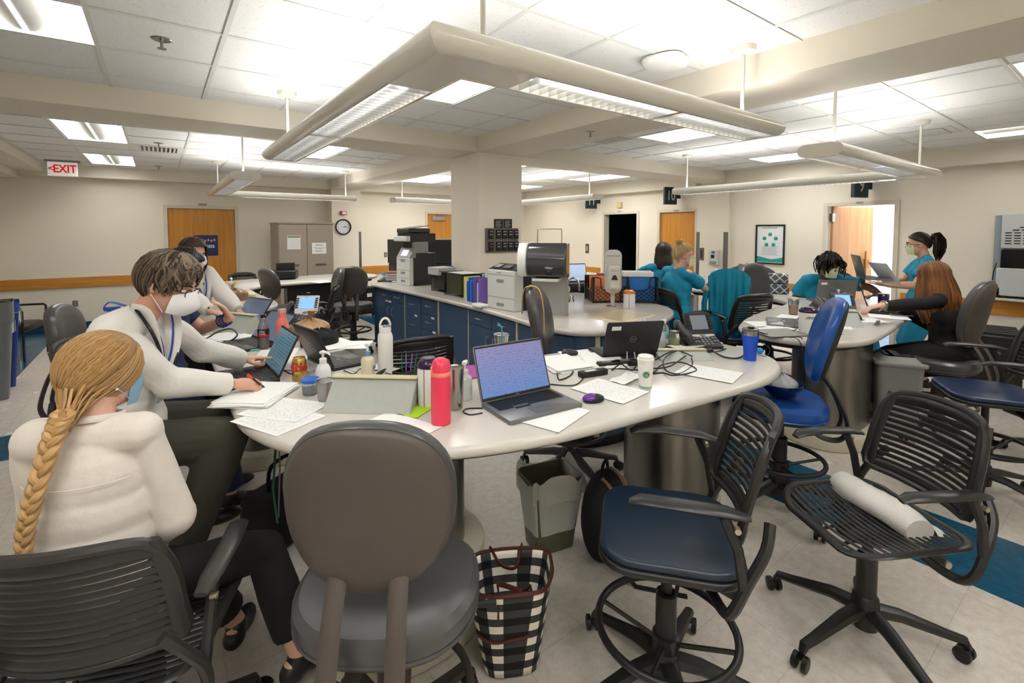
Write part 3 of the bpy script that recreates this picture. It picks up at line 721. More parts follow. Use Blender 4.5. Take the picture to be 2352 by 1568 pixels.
def round_stool(label, loc, rz, seat_z, m=M_VINYL, shell=M_TAUPE, fr=M_TAUPED, ring=True, phase=.3, g=None, back_h=.42, tilt=.12, basic=False):
    """faces +y; oval padded back at -y on two J-shaped straps"""
    t = thing('padded_stool', label, 'chair', loc, rz, g)
    star_base(t, fr, seat_z=seat_z, phase=phase, ring=(seat_z-.33, .235, .013, .05) if ring else None, top=min(.42, seat_z-.15), fat=1.15)
    # saddle seat
    def outl(k=1.0):
        return [((.255*k)*(abs(cos(a))**.8)*(1 if cos(a) > 0 else -1), .235*k*(abs(sin(a))**.85)*(1 if sin(a) > 0 else -1)) for a in [2*pi*i/40 for i in range(40)]]
    MB().prism(outl(.97), seat_z-.055, seat_z-.035, .008).build('seat_pan', shell, t)
    mb = MB(); n = 40
    prof = [(1.0, -.035), (1.03, -.015), (1.02, .012), (.95, .032), (.8, .038), (.5, .03), (.2, .026), (0.02, .025)]
    vs = []; 
    for k, z in prof: vs += [(p[0], p[1], seat_z+z+.012*(p[0]/.25)**2*k) for p in outl(k)]
    fs = [(r_*n+i, r_*n+(i+1)%n, (r_+1)*n+(i+1)%n, (r_+1)*n+i) for r_ in range(len(prof)-1) for i in range(n)]; fs.append(tuple((len(prof)-1)*n+i for i in range(n))); fs.append(tuple(range(n))[::-1])
    mb.add(vs, fs); sc = mb.build('seat_cushion', m, t)
    MB().tube([(p[0]*1.005, p[1]*1.005, seat_z-.03) for p in outl(1.0)], .006, 6, closed=True).build('piping', m, sc)
    MB().tube([(.1, .0, seat_z-.07), (.27, .03, seat_z-.085), (.31, .04, seat_z-.09)], [.009, .009, .014], 8).build('lever', M_BLACK, t)
    mb = MB().at((0, 0, 0)); mb.cbox((0, -.03, seat_z-.075), (.2, .26, .045)); mb.build('tilt_mechanism', M_BLACK, t, bevel=.01)
    # back
    zc = seat_z+.14+back_h/2; yb = -.25
    def shape(k, n_=44):
        out = []
        for i in range(n_):
            a = 2*pi*i/n_; c, s_ = cos(a), sin(a)
            wx = .212*(1+.05*s_)
            out.append((wx*k*abs(c)**.86*(1 if c > 0 else -1), (back_h/2)*k*abs(s_)**.86*(1 if s_ > 0 else -1)))
        return out
    T = Matrix.Translation((0, yb, zc)) @ Matrix.Rotation(tilt, 4, 'X')
    def layer(prof, n_=44):
        vs = []
        for k, d_ in prof: vs += [tuple(T @ Vector((p[0], d_+.03*(p[0]/.2)**2, p[1]))) for p in shape(k)]
        fs = [(r_*n_+i, r_*n_+(i+1)%n_, (r_+1)*n_+(i+1)%n_, (r_+1)*n_+i) for r_ in range(len(prof)-1) for i in range(n_)]
        fs += [tuple(range(n_))[::-1], tuple((len(prof)-1)*n_+i for i in range(n_))]
        return MB().add(vs, fs)
    layer([(.3, -.012), (.7, -.01), (.93, -.004), (.975, .006), (.98, .014)]).build('back_shell', shell, t)
    bc = layer([(.99, .012), (1.015, .02), (1.02, .036), (.98, .056), (.9, .066), (.6, .07), (.2, .068)]).build('back_cushion', m, t)
    for sx in (-1, 1):
        z1 = zc-back_h/2+.07; yt = yb+sin(tilt)*(back_h/2-.07)+.014
        P = smoothpts([(sx*.075, yt, z1), (sx*.078, (yt+yb-.055)/2-.008, z1-.1), (sx*.08, yb-.06, seat_z-.02), (sx*.078, yb-.065, seat_z-.09), (sx*.075, yb-.035, seat_z-.145), (sx*.07, yb+.04, seat_z-.15), (sx*.06, yb+.13, seat_z-.1)], 4, False)
        MB().tube(P, .0245, 8, flat=.42, up=(0, 1, 0)).build('back_strap', shell if not basic else fr, t)
    return t
# ================================================================== chair placement
def face(dx, dy): return atan2(-dx, dy)      # rotation so local +y points along (dx,dy)
gS = 'slatted polymer chairs'; gR = 'padded round-back stools'
c = on(1540, 1400, .30)
slat_chair('nearest black slat-back drafting chair with slate-blue seat and large foot ring', (1.4, .98, 0), face(-.64, .77), .62, pad=M_NAVY, ring=(.26, .235, .0135, .06), phase=.9, g=gS)
slat_chair('low black slatted chair with a rolled white towel on its seat', (2.235, .64, 0), face(-.86, .5), .52, phase=.55, g=gS)
slat_chair('black slat-back drafting chair with navy seat at the right edge', (4.1, .6, 0), face(-.5, .86), .66, pad=M_NAVY2, ring=(.33, .235, .0135, .06), phase=.2, g=gS)
slat_chair('charcoal slat-back armchair the blonde woman with the braid sits in', (-.1, 1.76, 0), face(.4, .91), .47, m=M_SLATG, phase=.6, g=gS)
slat_chair('dark slat-back armchair standing left of the blonde woman', (-.12, 3.3, 0), face(.8, -.4), .62, m=M_SLATG, phase=.2, g=gS)
slat_chair('black slat-back chair behind the white flip-top bottle', (1.3, 2.92, 0), face(.1, 1), .56, phase=.1, g=gS)
slat_chair('black slat-back chair the woman with the blonde bun sits on', (4.38, 2.92, 0), face(.95, -.3), .62, phase=.4, g=gS)
slat_chair('black slat-back chair with blue seat at the left tip of the right-hand desk', (4.66, 2.52, 0), face(.35, .93), .6, pad=M_NAVY2, phase=.3, g=gS)
slat_chair('black slat-back armchair in the background by the copier, far left desk', (1.38, 5.82, 0), face(-1, .3), .55, phase=.3, g=gS)
slat_chair('black slat-back chair just visible over the far desk beside the tied bag', (1.15, 8.78, 0), face(.2, -1), .5, phase=.3, g=gS)
slat_chair('black slat-back armchair cut off by the right edge, behind the navy drafting chair', (5.1, .3, 0), face(-1, .3), .62, phase=.3, g=gS)
round_stool('grey vinyl drafting stool with taupe shell back, centre foreground', (.52, 1.31, 0), face(.58, .82), .6, phase=.95, g=gR, back_h=.45)
round_stool('bright blue vinyl drafting stool holding a metal bowl', (2.95, 1.3, 0), face(-.49, .886), .63, back_h=.5, m=M_BVINYL, shell=mat('black_shell', '1B1B1B', rough=.5), fr=M_BLACK, phase=-.1, g=gR, tilt=.26)
round_stool('grey stool with an orange-tan strap over its back, between desk and blue counter', (2.2, 2.32, 0), face(.55, -.7), .64, back_h=.5, phase=.75, g=gR, tilt=.2)
round_stool('grey stool the woman in the black dress sits on', (4.95, 1.0, 0), face(.1, .99), .62, phase=.3, g=gR, back_h=.52, tilt=.2)
round_stool('empty grey stool beside the right-hand desk, left of the woman with locs', (5.15, 2.4, 0), face(-.2, -1), .68, phase=.3, g=gR, back_h=.48)
round_stool('stool draped with a teal jacket beside the blonde-bun woman', (4.95, 2.75, 0), face(.9, .5), .66, phase=.3, g=gR)
round_stool('grey stool at the far left desk, leftmost of the three', (1.3, 6.75, 0), face(.95, .3), .62, phase=.3, g=gR, tilt=.2)
round_stool('grey stool at the far left desk, middle one seen from its side', (1.62, 6.25, 0), face(-.95, .1), .62, phase=.3, g=gR, tilt=.18)
round_stool('grey stool with full round back facing us at the far desk, right one of three', (2.12, 6.55, 0), face(.4, .9), .62, phase=.5, g=gR)
round_stool('grey stool behind the woman in the white coat, only its top showing', (-.3, 4.1, 0), face(.9, -.2), .62, phase=.5, g=gR)
round_stool('grey stool tucked behind the woman with locs', (6.28, 2.12, 0), face(-.72, -.69), .62, phase=.5, g=gR)
# ================================================================== people
M_SKIN = mat('skin_light', 'D9A78E', rough=.5, var=.05, scale=60, sss=.12); M_SKIN2 = mat('skin_fair', 'E0B09A', rough=.5, var=.05, scale=60, sss=.12); M_SKIND = mat('skin_brown', '6B4230', rough=.45, var=.06, scale=60, sss=.08)
M_COAT = mat('lab_coat_cotton', 'E4E1DB', rough=.85, var=.03, bump=.25, scale=18); M_BLOUSE = mat('ivory_blouse', 'DDD4CB', rough=.8, var=.05, bump=.3, scale=22, sheen=.3)
M_SCRUB = mat('teal_scrubs', '0A88AC', rough=.8, var=.08, bump=.3, scale=16); M_SCRUB2 = mat('navy_scrubs', '20264F', rough=.85, var=.08, bump=.3, scale=16)
M_BLK = mat('black_fabric', '0D0C0E', rough=.85, var=.1, bump=.3, scale=16); M_OLIVE = mat('olive_trousers', '3A3A2F', rough=.85, var=.08, bump=.3, scale=14)
def hair_mat(name, a, b, sc=160):
    m = bpy.data.materials.new(name); m.use_nodes = True; N, L = nt(m); p = N['Principled BSDF']; p.inputs['Roughness'].default_value = .42; p.inputs['Specular IOR Level'].default_value = .35
    at_ = N.new('ShaderNodeAttribute'); at_.attribute_name = 'tone'; r = ramp2(N, a, b, 0, 1); L.new(at_.outputs['Fac'], r.inputs[0]); L.new(r.outputs[0], p.inputs['Base Color'])
    return m
H_BLONDE = hair_mat('strawberry_blonde', '8E6B42', 'C49E6C'); H_GREYBR = hair_mat('ash_brown_hair', '2A1D16', '8E7A68'); H_PLAT = hair_mat('light_blonde_hair', '8F7447', 'DCC592')
H_DARK = hair_mat('dark_brown_hair', '120C09', '33221A'); H_AUB = hair_mat('auburn_hair', '3A2010', '8A5426'); H_BLACK = hair_mat('black_hair', '060506', '15110F'); H_BR = hair_mat('brown_hair', '2A1A12', '5A3F2E')
def V(*a): return Vector(a)
def ik(a, c, l1, l2, pole):
    d = c-a; L_ = min(d.length, (l1+l2)*.999); dn = d.normalized(); x = (l1*l1-l2*l2+L_*L_)/(2*L_); h = sqrt(max(0, l1*l1-x*x))
    p = Vector(pole)-dn*Vector(pole).dot(dn); p = p.normalized() if p.length > 1e-5 else dn.orthogonal()
    return a+dn*x+p*h, a+dn*L_
def capsule(mb, a, b, ra, rb, n=14):
    mb.tube([a, b], [ra, rb], n); mb.ell(a, (ra,)*3, 14, 8); mb.ell(b, (rb,)*3, 14, 8)
def basis(f, up):
    y = Vector(f).normalized(); z = (Vector(up)-y*Vector(up).dot(y)).normalized(); x = y.cross(z)
    return Matrix((x, y, z)).transposed()
def hand(mb, wr, d, n, side, pose, s=1.0):
    """wr wrist, d finger direction, n back-of-hand normal, side +1 right hand"""
    d = Vector(d).normalized(); n = (Vector(n)-d*Vector(n).dot(d)).normalized(); x = d.cross(n)*side    # x towards the thumb side is -x
    R_ = Matrix((x, d, n)).transposed()
    mb.ell(wr+d*.042*s, (.036*s, .05*s, .015*s), 14, 8, R_); mb.ell(wr+d*.07*s, (.038*s, .025*s, .013*s), 12, 8, R_)
    mb.tube([wr-d*.02*s, wr+d*.02*s], [.023*s, .026*s], 12, flat=.7, up=n)
    bent = {'type': (.35, .5, .4), 'flat': (.1, .12, .1), 'point': (1.2, 1.5, .9), 'grip': (.9, 1.1, .7), 'pen': (.75, 1.1, .6), 'rest': (.35, .4, .3)}[pose]
    for i, (ox, l) in enumerate(((-.027, .072), (-.009, .08), (.009, .075), (.026, .06))):
        b_ = (.05, .08, .05) if (pose == 'point' and i == 0) else bent
        if pose == 'point' and i > 0: b_ = (bent[0]-.15+.1*i, bent[1], bent[2])
        p = wr+(x*ox+d*.084-n*.002)*s; a_ = 0; dr = (d+x*ox*3.0).normalized(); r = [.0092, .0082, .0075, .0062]
        for k, fr in enumerate((.45, .32, .23)):
            a_ += b_[k]; q = p+(dr*cos(a_)-n*sin(a_))*l*fr*s
            capsule(mb, p, q, r[k]*s, r[k+1]*s, 8); p = q
    tb = wr+(-x*.022+d*.022-n*.006)*s
    if pose in ('pen', 'point', 'grip'): td = [(-x*.5+d*.8-n*.45), (d*.9+x*.25-n*.4), (d*.7+x*.6-n*.3)]
    else: td = [(-x*.75+d*.7-n*.2), (-x*.35+d*.95-n*.15), (-x*.2+d-n*.2)]
    p = tb
    for k, l in enumerate((.034, .03, .024)):
        q = p+td[k].normalized()*l*s; capsule(mb, p, q, (.013, .0105, .0092)[k]*s, (.0105, .0092, .0075)[k]*s, 8); p = q
    return R_
def person(label, P, yaw, lean=(.06, 0), head_yaw=0, head_pitch=0, arms=None, legs=None, s=1.0, skin=M_SKIN, vox=.009, outfit=None, hair=None, twist=0, torso=.47, build=1.0, face=True, eyes=True, neck_fwd=.02, headpos=None):
    P = Vector(P)
    if headpos is not None:
        f = V(-sin(yaw), cos(yaw), 0); rgt = V(cos(yaw), sin(yaw), 0); up = (V(0, 0, 1)+f*lean[0]+rgt*lean[1]).normalized(); hy = yaw+head_yaw
        P = Vector(headpos)-(up*torso*s+up*.045*s+f*neck_fwd+(up+f*.25).normalized()*.125*s+V(-sin(hy)*cos(head_pitch), cos(hy)*cos(head_pitch), sin(head_pitch))*.015)
    root = thing('person', label, 'person', (P.x, P.y, 0))
    def fin(o, par=root):
        if par is root: o.location = (-P.x, -P.y, 0)
        return o
    f = V(-sin(yaw), cos(yaw), 0); rgt = V(cos(yaw), sin(yaw), 0); up = (V(0, 0, 1)+f*lean[0]+rgt*lean[1]).normalized()
    ft = (f*cos(twist)-rgt*sin(twist)).normalized(); rt = (rgt*cos(twist)+f*sin(twist)).normalized()
    C = P+up*torso*.68*s; SH = P+up*torso*s; NB = SH+up*.045*s+f*neck_fwd; Rt = basis(ft, up); Rp = basis(f, V(0,0,1)+f*lean[0]*.5)
    hy = yaw+head_yaw; hf = V(-sin(hy)*cos(head_pitch), cos(hy)*cos(head_pitch), sin(head_pitch)); Hc = NB+(up+f*.25).normalized()*.125*s+hf*.015
    Rh = basis(hf, V(0, 0, 1)+(up-V(0,0,1))*.4)
    def hp(x, y, z): return Hc+Rh @ (V(x, y, z)*s)
    b = build; J = {'root_loc': (-P.x, -P.y, 0), 'P': P, 'C': C, 'SH': SH, 'NB': NB, 'H': Hc, 'Rh': Rh, 'Rt': Rt, 'Rp': Rp, 'f': f, 'up': up, 'r': rgt, 's': s, 'hp': hp, 'b': b, 'fin': fin, 'root': root, 'vox': vox, 'rt': rt, 'ft': ft}
    mb = MB()
    mb.ell(P+up*.02, (.16*s*b, .11*s*b, .11*s), 18, 10, Rp); mb.ell(P+up*torso*.35*s, (.125*s*b, .09*s*b, .12*s), 18, 10, Rt); mb.ell(C, (.145*s*b, .1*s*b, .15*s), 18, 10, Rt)
    capsule(mb, SH+rt*.12*s, SH-rt*.12*s, .042*s, .042*s); capsule(mb, SH-up*.01, NB+up*.07*s+f*.015, .056*s, .05*s)
    # head: skull, jaw, nose, ears, lips, brow
    mb.ell(hp(0, -.012, .022), (.074*s, .094*s, .093*s), 24, 14, Rh); mb.ell(hp(0, .018, -.035), (.06*s, .066*s, .075*s), 20, 12, Rh); mb.ell(hp(0, .05, -.078), (.03*s, .028*s, .025*s), 14, 8, Rh)
    mb.ell(hp(0, .066, .028), (.05*s, .02*s, .02*s), 14, 8, Rh)
    mb.tube([hp(0, .082, .02), hp(0, .1, -.018)], [.008*s, .013*s], 10); mb.ell(hp(0, .098, -.02), (.014*s, .012*s, .009*s), 12, 8, Rh)
    mb.ell(hp(0, .08, -.052), (.022*s, .01*s, .006*s), 12, 8, Rh); mb.ell(hp(0, .078, -.061), (.018*s, .01*s, .006*s), 12, 8, Rh)
    for sx in (-1, 1):
        mb.ell(hp(sx*.036, .062, -.012), (.02*s, .02*s, .018*s), 12, 8, Rh)
        E_ = Rh @ Matrix.Rotation(sx*.35, 3, 'Z'); mb.ell(hp(sx*.076, -.012, -.002), (.009*s, .017*s, .03*s), 12, 8, E_)
    A = arms or {}; J['arm'] = {}
    for k, sx in (('L', -1), ('R', 1)):
        S_ = SH+rt*sx*.155*s*(.6+.4*b)-up*.012; a = A.get(k, dict(hand=S_-V(0,0,.5), pose='rest'))
        W_ = Vector(a['hand']); E_, W_ = ik(S_, W_, .285*s, .25*s, a.get('pole', (0, 0, -1)))
        J['arm'][k] = (S_, E_, W_)
        capsule(mb, S_, E_, .045*s*b, .036*s); mb.ell(S_, (.05*s*b,)*3, 14, 8); m1 = E_.lerp(W_, .3); capsule(mb, E_, m1, .036*s, .036*s*b); capsule(mb, m1, W_, .036*s*b, .024*s)
        J['hand'+k] = hand(mb, W_, a.get('dir', (W_-E_)), a.get('n', (0, 0, 1)), sx, a['pose'], s)
    J['leg'] = {}
    for k, sx in (('L', -1), ('R', 1)):
        Hp = P+rgt*sx*.09*s; lg = (legs or {}).get(k, dict(foot=Hp-V(0, 0, P.z-.08), pole=f)); K_, F_ = ik(Hp, Vector(lg['foot']), .42*s, .41*s, lg.get('pole', f))
        if 'knee' in lg: K_ = Vector(lg['knee'])
        J['leg'][k] = (Hp, K_, F_, lg.get('toe', f))
        capsule(mb, Hp, K_, .082*s*b, .055*s*b); m1 = K_.lerp(F_, .3); capsule(mb, K_, m1, .053*s, .055*s); capsule(mb, m1, F_, .054*s, .034*s)
        t_ = Vector(lg.get('toe', f)); t_.z = 0; t_.normalize(); capsule(mb, F_-V(0,0,.03)-t_*.03, F_+t_*.12-V(0, 0, .055), .03, .022)
    fin(fuse(mb, 'body', skin, root, voxel=vox, smooth=2 if vox < .006 else 1))
    if eyes:
        for sx in (-1, 1):
            e = MB(); ir = MB(); e.ell(hp(sx*.031, .071, .008), (.013*s, .0115*s, .0085*s), 12, 8, Rh); ir.ell(hp(sx*.031, .0805, .006), (.0055*s, .003*s, .0055*s), 10, 6, Rh)
            eo = fin(e.build('eye', M_WHITE, root)); ir.build('iris', mat('iris_dark', '2A1C14', rough=.2), eo)
        br = MB()
        for sx in (-1, 1): br.tube([hp(sx*.014, .088, .03), hp(sx*.032, .086, .037), hp(sx*.052, .07, .03)], [.004*s, .0045*s, .002*s], 6)
        fin(br.build('eyebrows', hair[1] if hair else H_BR, root))
    if outfit: outfit(J)
    if hair: hair[0](J, hair[1])
    return J
def wrinkle(amp, sc):
    import numpy as np
    rs = np.random.RandomState(int(sc*7)); K = [(rs.randn(3)*sc*f_, rs.rand()*6.28, g_) for f_, g_ in ((.8, 1), (1.1, 1), (1.5, .8), (2.0, .6), (2.8, .45), (3.6, .35))]
    def fn(co):
        wv = np.sin(co @ np.array([7., 5., 11.])*.5)*1.2
        return amp*.45*sum(g_*np.sin(co @ k_+ph+wv) for k_, ph, g_ in K)
    return fn
def sleeve(mb, a, k, r0, r1, frac=1.0, s=1.0, b=1.0):
    S_, E_, W_ = a
    if frac >= .99:
        mb.ell(E_, ((.043+r0)*s,)*3, 12, 8); capsule(mb, S_, E_, (.046*b+r0*.8)*s, (.04+r0)*s); mb.tube([E_, E_.lerp(W_, .5), E_.lerp(W_, .93)], [(.04+r0)*s, (.038+r0)*s, (.028+r1)*s], 14)
    else:
        q = S_.lerp(E_, frac); mb.ell(S_, ((.05*b+r0*.6)*s,)*3, 14, 8); mb.tube([S_, q], [(.05*b+r0*.6)*s, (.05*b+r1)*s], 16)
def top(J, name, m, ease=.014, sl=1.0, hem=.12, r1=.014, collar=None, amp=.006, flare=.02, waist=0.0):
    s, b = J['s'], J['b']; mb = MB(); e = ease; Rt, Rp, P, C, SH, up, rt = J['Rt'], J['Rp'], J['P'], J['C'], J['SH'], J['up'], J['rt']
    mb.ell(C, (.15*s*b+e, .105*s*b+e, .155*s+e), 20, 12, Rt); mb.ell(P.lerp(C, .5), (.135*s*b+e*1.3+waist, .097*s*b+e*1.3+waist*.6, .14*s), 20, 12, Rt); mb.ell(C-up*.07, (.142*s*b+e*1.2+waist*.7, .1*s*b+e*1.2+waist*.4, .14*s), 20, 12, Rt)
    mb.ell(P+up*.03, (.165*s*b+e+flare, .118*s*b+e+flare, .1*s+hem*.5), 20, 12, Rp)
    capsule(mb, SH+rt*.13*s-up*.004, SH-rt*.13*s-up*.004, .05*s+e*.7, .05*s+e*.7); mb.ell(SH+up*.004, (.085*s, .066*s, .045*s), 16, 8, Rt)
    for k in 'LR': sleeve(mb, J['arm'][k], k, e*.62, r1*.8, sl, s, b)
    return J['fin'](fuse(mb, name, m, J['root'], voxel=max(J['vox'], .006), smooth=3, disp=wrinkle(amp, 11)))
def trousers(J, m, ease=.012, hemf=.9, name='trousers', pelvis=True):
    s, b = J['s'], J['b']; mb = MB()
    mb.ell(J['P'], (.165*s*b+ease, .118*s*b+ease, .12*s), 20, 12, J['Rp'])
    for k in 'LR':
        Hp, K_, F_, t_ = J['leg'][k]
        capsule(mb, Hp, K_, .088*s*b+ease, .062*s*b+ease); q = K_.lerp(F_, hemf); mb.tube([K_, K_.lerp(q, .5), q], [.062*s*b+ease, .06*s+ease, .052*s+ease], 16)
    return J['fin'](fuse(mb, name, m, J['root'], voxel=max(J['vox'], .008), smooth=3, disp=wrinkle(.006, 9)))
def shoes(J, m=M_BLACK, sole=M_WHITE):
    for k in 'LR':
        Hp, K_, F_, t_ = J['leg'][k]; t_ = Vector(t_); t_.z = 0; t_.normalize(); R_ = basis(t_, V(0, 0, 1)); mb = MB()
        z = F_-V(0, 0, .045)
        mb.ell(z-t_*.02, (.04, .055, .042), 14, 8, R_); mb.ell(z+t_*.03+V(0,0,.004), (.04, .06, .038), 14, 8, R_); mb.ell(z+t_*.07-V(0,0,.008), (.043, .09, .032), 14, 8, R_); mb.ell(z+V(0,0,.03), (.04, .045, .04), 14, 8, R_)
        sh = J['fin'](fuse(mb, 'shoe', m, J['root'], voxel=.006, smooth=2))
def ellpt(J, az, el, k=1.0, dz=0):
    """point over the skull; az 0 = right, 90 = face"""
    a, e = radians(az), radians(el)
    return J['hp'](.078*k*cos(e)*cos(a), -.012+.097*k*cos(e)*sin(a), .024+.096*k*sin(e)+dz)
def hairline(az, front=38, side=2, back=-42):
    az = az % 360
    d = abs((az-90+180) % 360-180)       # 0 front .. 180 back
    if d < 55: return front-(front-22)*(d/55)**2
    if d < 95: return 22-(22-side)*((d-55)/40)
    return side+(back-side)*min(1, (d-95)/50)
def hair_cap(J, m, k=1.07, front=38, back=-42, side=2, name='hair'):
    mb = MB()
    def fn(u, v):
        az = u*360; h = hairline(az, front, side, back); el = 90-(90-h)*v
        return ellpt(J, az, el, k-.035*max(0, v-.9)*10)
    mb.cur = .25; mb.surf(fn, 48, 14, .006)
    o = J['fin'](mb.build(name, m, J['root'])); o.data.polygons.foreach_set('use_smooth', [True]*len(o.data.polygons)); return o
def gather(J, m, par, gaz, gel, k=1.09, n=170, front=38, side=2, back=-42, r=.004, name='hair_strands', wob=.5, tail=None):
    """strands swept from the hairline over the skull to one gathering point"""
    mb = MB(); G = V(cos(radians(gel))*cos(radians(gaz)), cos(radians(gel))*sin(radians(gaz)), sin(radians(gel)))
    for i in range(n):
        az = 360*i/n+random.uniform(-2, 2)
        for lay in (0, 1, 2):
            h = hairline(az, front, side, back)+lay*random.uniform(14, 26); a, e = radians(az), radians(min(88, h))
            D = V(cos(e)*cos(a), cos(e)*sin(a), sin(e)); ang = D.angle(G)
            if ang < .25: continue
            pts = []; kk = k+random.uniform(-.012, .02)+.01*lay; w0 = random.uniform(-wob, wob)*.06
            for j in range(9):
                t = j/8; q = (D*sin((1-t)*ang)+G*sin(t*ang))/sin(ang) if ang < 3.0 else D.lerp(G, t)
                q = (q+D.cross(G)*w0*sin(pi*t)).normalized(); kq = kk+.03*sin(pi*t)-.04*(t > .97)
                pts.append(J['hp'](.078*kq*q.x, -.012+.097*kq*q.y, .024+.096*kq*q.z))
            rr = [r*.4, r*.8, r, r, r, r, r, r*.9, r*.7]
            if tail is not None: pts[-1] = pts[-2].lerp(tail, .45)+V(random.uniform(-1, 1), random.uniform(-1, 1), random.uniform(-1, 1))*.006; pts.append(tail+V(random.uniform(-1, 1), random.uniform(-1, 1), random.uniform(-1, 1))*.008); rr.append(r*.6)
            mb.cur = random.random(); mb.tube(pts, rr, 5, flat=.6)
    o = mb.build(name, m, par); return o
def falling(J, m, par, az0, az1, n, L_, k=1.12, part=80, r=.009, spread=.02, curl=.0, name='hair_strands', back=.03, front=34):
    mb = MB()
    for i in range(n):
        az = az0+(az1-az0)*(i+random.uniform(-.4, .4))/n
        for lay in range(3):
            kk = k+.02*lay+random.uniform(-.01, .015); pts = []
            e0 = part-random.uniform(0, 18)
            for j in range(6): pts.append(ellpt(J, az, e0+(-8-e0)*j/5, kk+.02*sin(pi*j/5)))
            a = radians(az); out = J['Rh'] @ V(cos(a), sin(a), 0); out.z = 0
            l = L_*random.uniform(.85, 1.05); p = pts[-1]
            bk = J['Rh'] @ V(0, -1, 0); bk.z = 0
            ph = random.uniform(0, 6)
            for j in range(1, 8):
                t = j/7; pts.append(p+V(0, 0, -l*t)+out*(spread*sin(t*2.2)-.03*t*t)+bk*back*t+out*curl*sin(t*5+ph)*t)
            q = [r*.6]+[r]*8+[r*.9, r*.8, r*.6, r*.25]; mb.cur = random.random()
            mb.tube(pts, q, 5, flat=.5)
    return mb.build(name, m, par)
def mask(J, m, kind='cup', loops=True):
    hp = J['hp']; s = J['s']; mb = MB()
    def fn(u, v):
        x = (u-.5)*2; z = .004-.098*v; a = x*1.25
        if kind == 'cup':
            bul = .034*(1-abs(2*v-1)**1.6)*(1-abs(x)**1.5)
            rr = .062+.006*sin(pi*v); return hp(rr*sin(a)*1.08, .022+(rr+.002)*cos(a)+bul+.012, z+.012*(1-x*x)*(1-v)-.004*x*x-.006*abs(x)*(1-2*v)*2)
        rr = .064-.012*max(0, v-.6)-.006*abs(x)**3; bul = .018*(1-abs(x)**1.6)*(1-.5*abs(2*v-1))
        return hp(rr*sin(a)*1.03, .018+rr*cos(a)+bul+.006, z+.006*(1-x*x)*(1-v)+.003*abs(x)*(1-2*v)*2+.001*sin(v*26))
    mb.surf(fn, 22, 16, .0016); o = J['fin'](mb.build('face_mask', m, J['root']))
    if loops:
        lp = MB()
        for sx in (-1, 1):
            for z0, z1 in ((-.0, .02), (-.088, -.03)): lp.tube([hp(sx*.062, .045, z0), hp(sx*.076, .02, (z0+z1)/2), hp(sx*.085, -.012, z1)], .0016*s, 5)
        c = lp.build('ear_loops', m, o)
    return o
M_N95 = mat('white_mask', 'EEEEF0', rough=.8, var=.02, bump=.1); M_YEL = mat('pale_yellow_mask', 'DDE3B8', rough=.8, bump=.15); M_BLU = mat('pale_blue_mask', '8FB8D6', rough=.8, bump=.15)
def strip(J, pts, w_, m, name, par=None, th=.003, n=None, up=(0, 0, 1)):
    o = MB().tube(pts, [w_]*len(pts), 8, flat=th/w_, up=up).build(name, m, par or J['root'])
    return o if par else J['fin'](o)
def glasses(J, m=M_BLACKG):
    hp = J['hp']; mb = MB()
    for sx in (-1, 1):
        mb.tube([hp(sx*.033+.023*cos(a), .092, .006+.016*sin(a)) for a in [2*pi*i/20 for i in range(20)]], .0017, 6, closed=True); mb.tube([hp(sx*.056, .091, .01), hp(sx*.078, .03, .008), hp(sx*.081, -.02, .004)], .0018, 6)
    mb.tube([hp(-.01, .094, .008), hp(.01, .094, .008)], .0016, 6); return J['fin'](mb.build('glasses', m, J['root']))
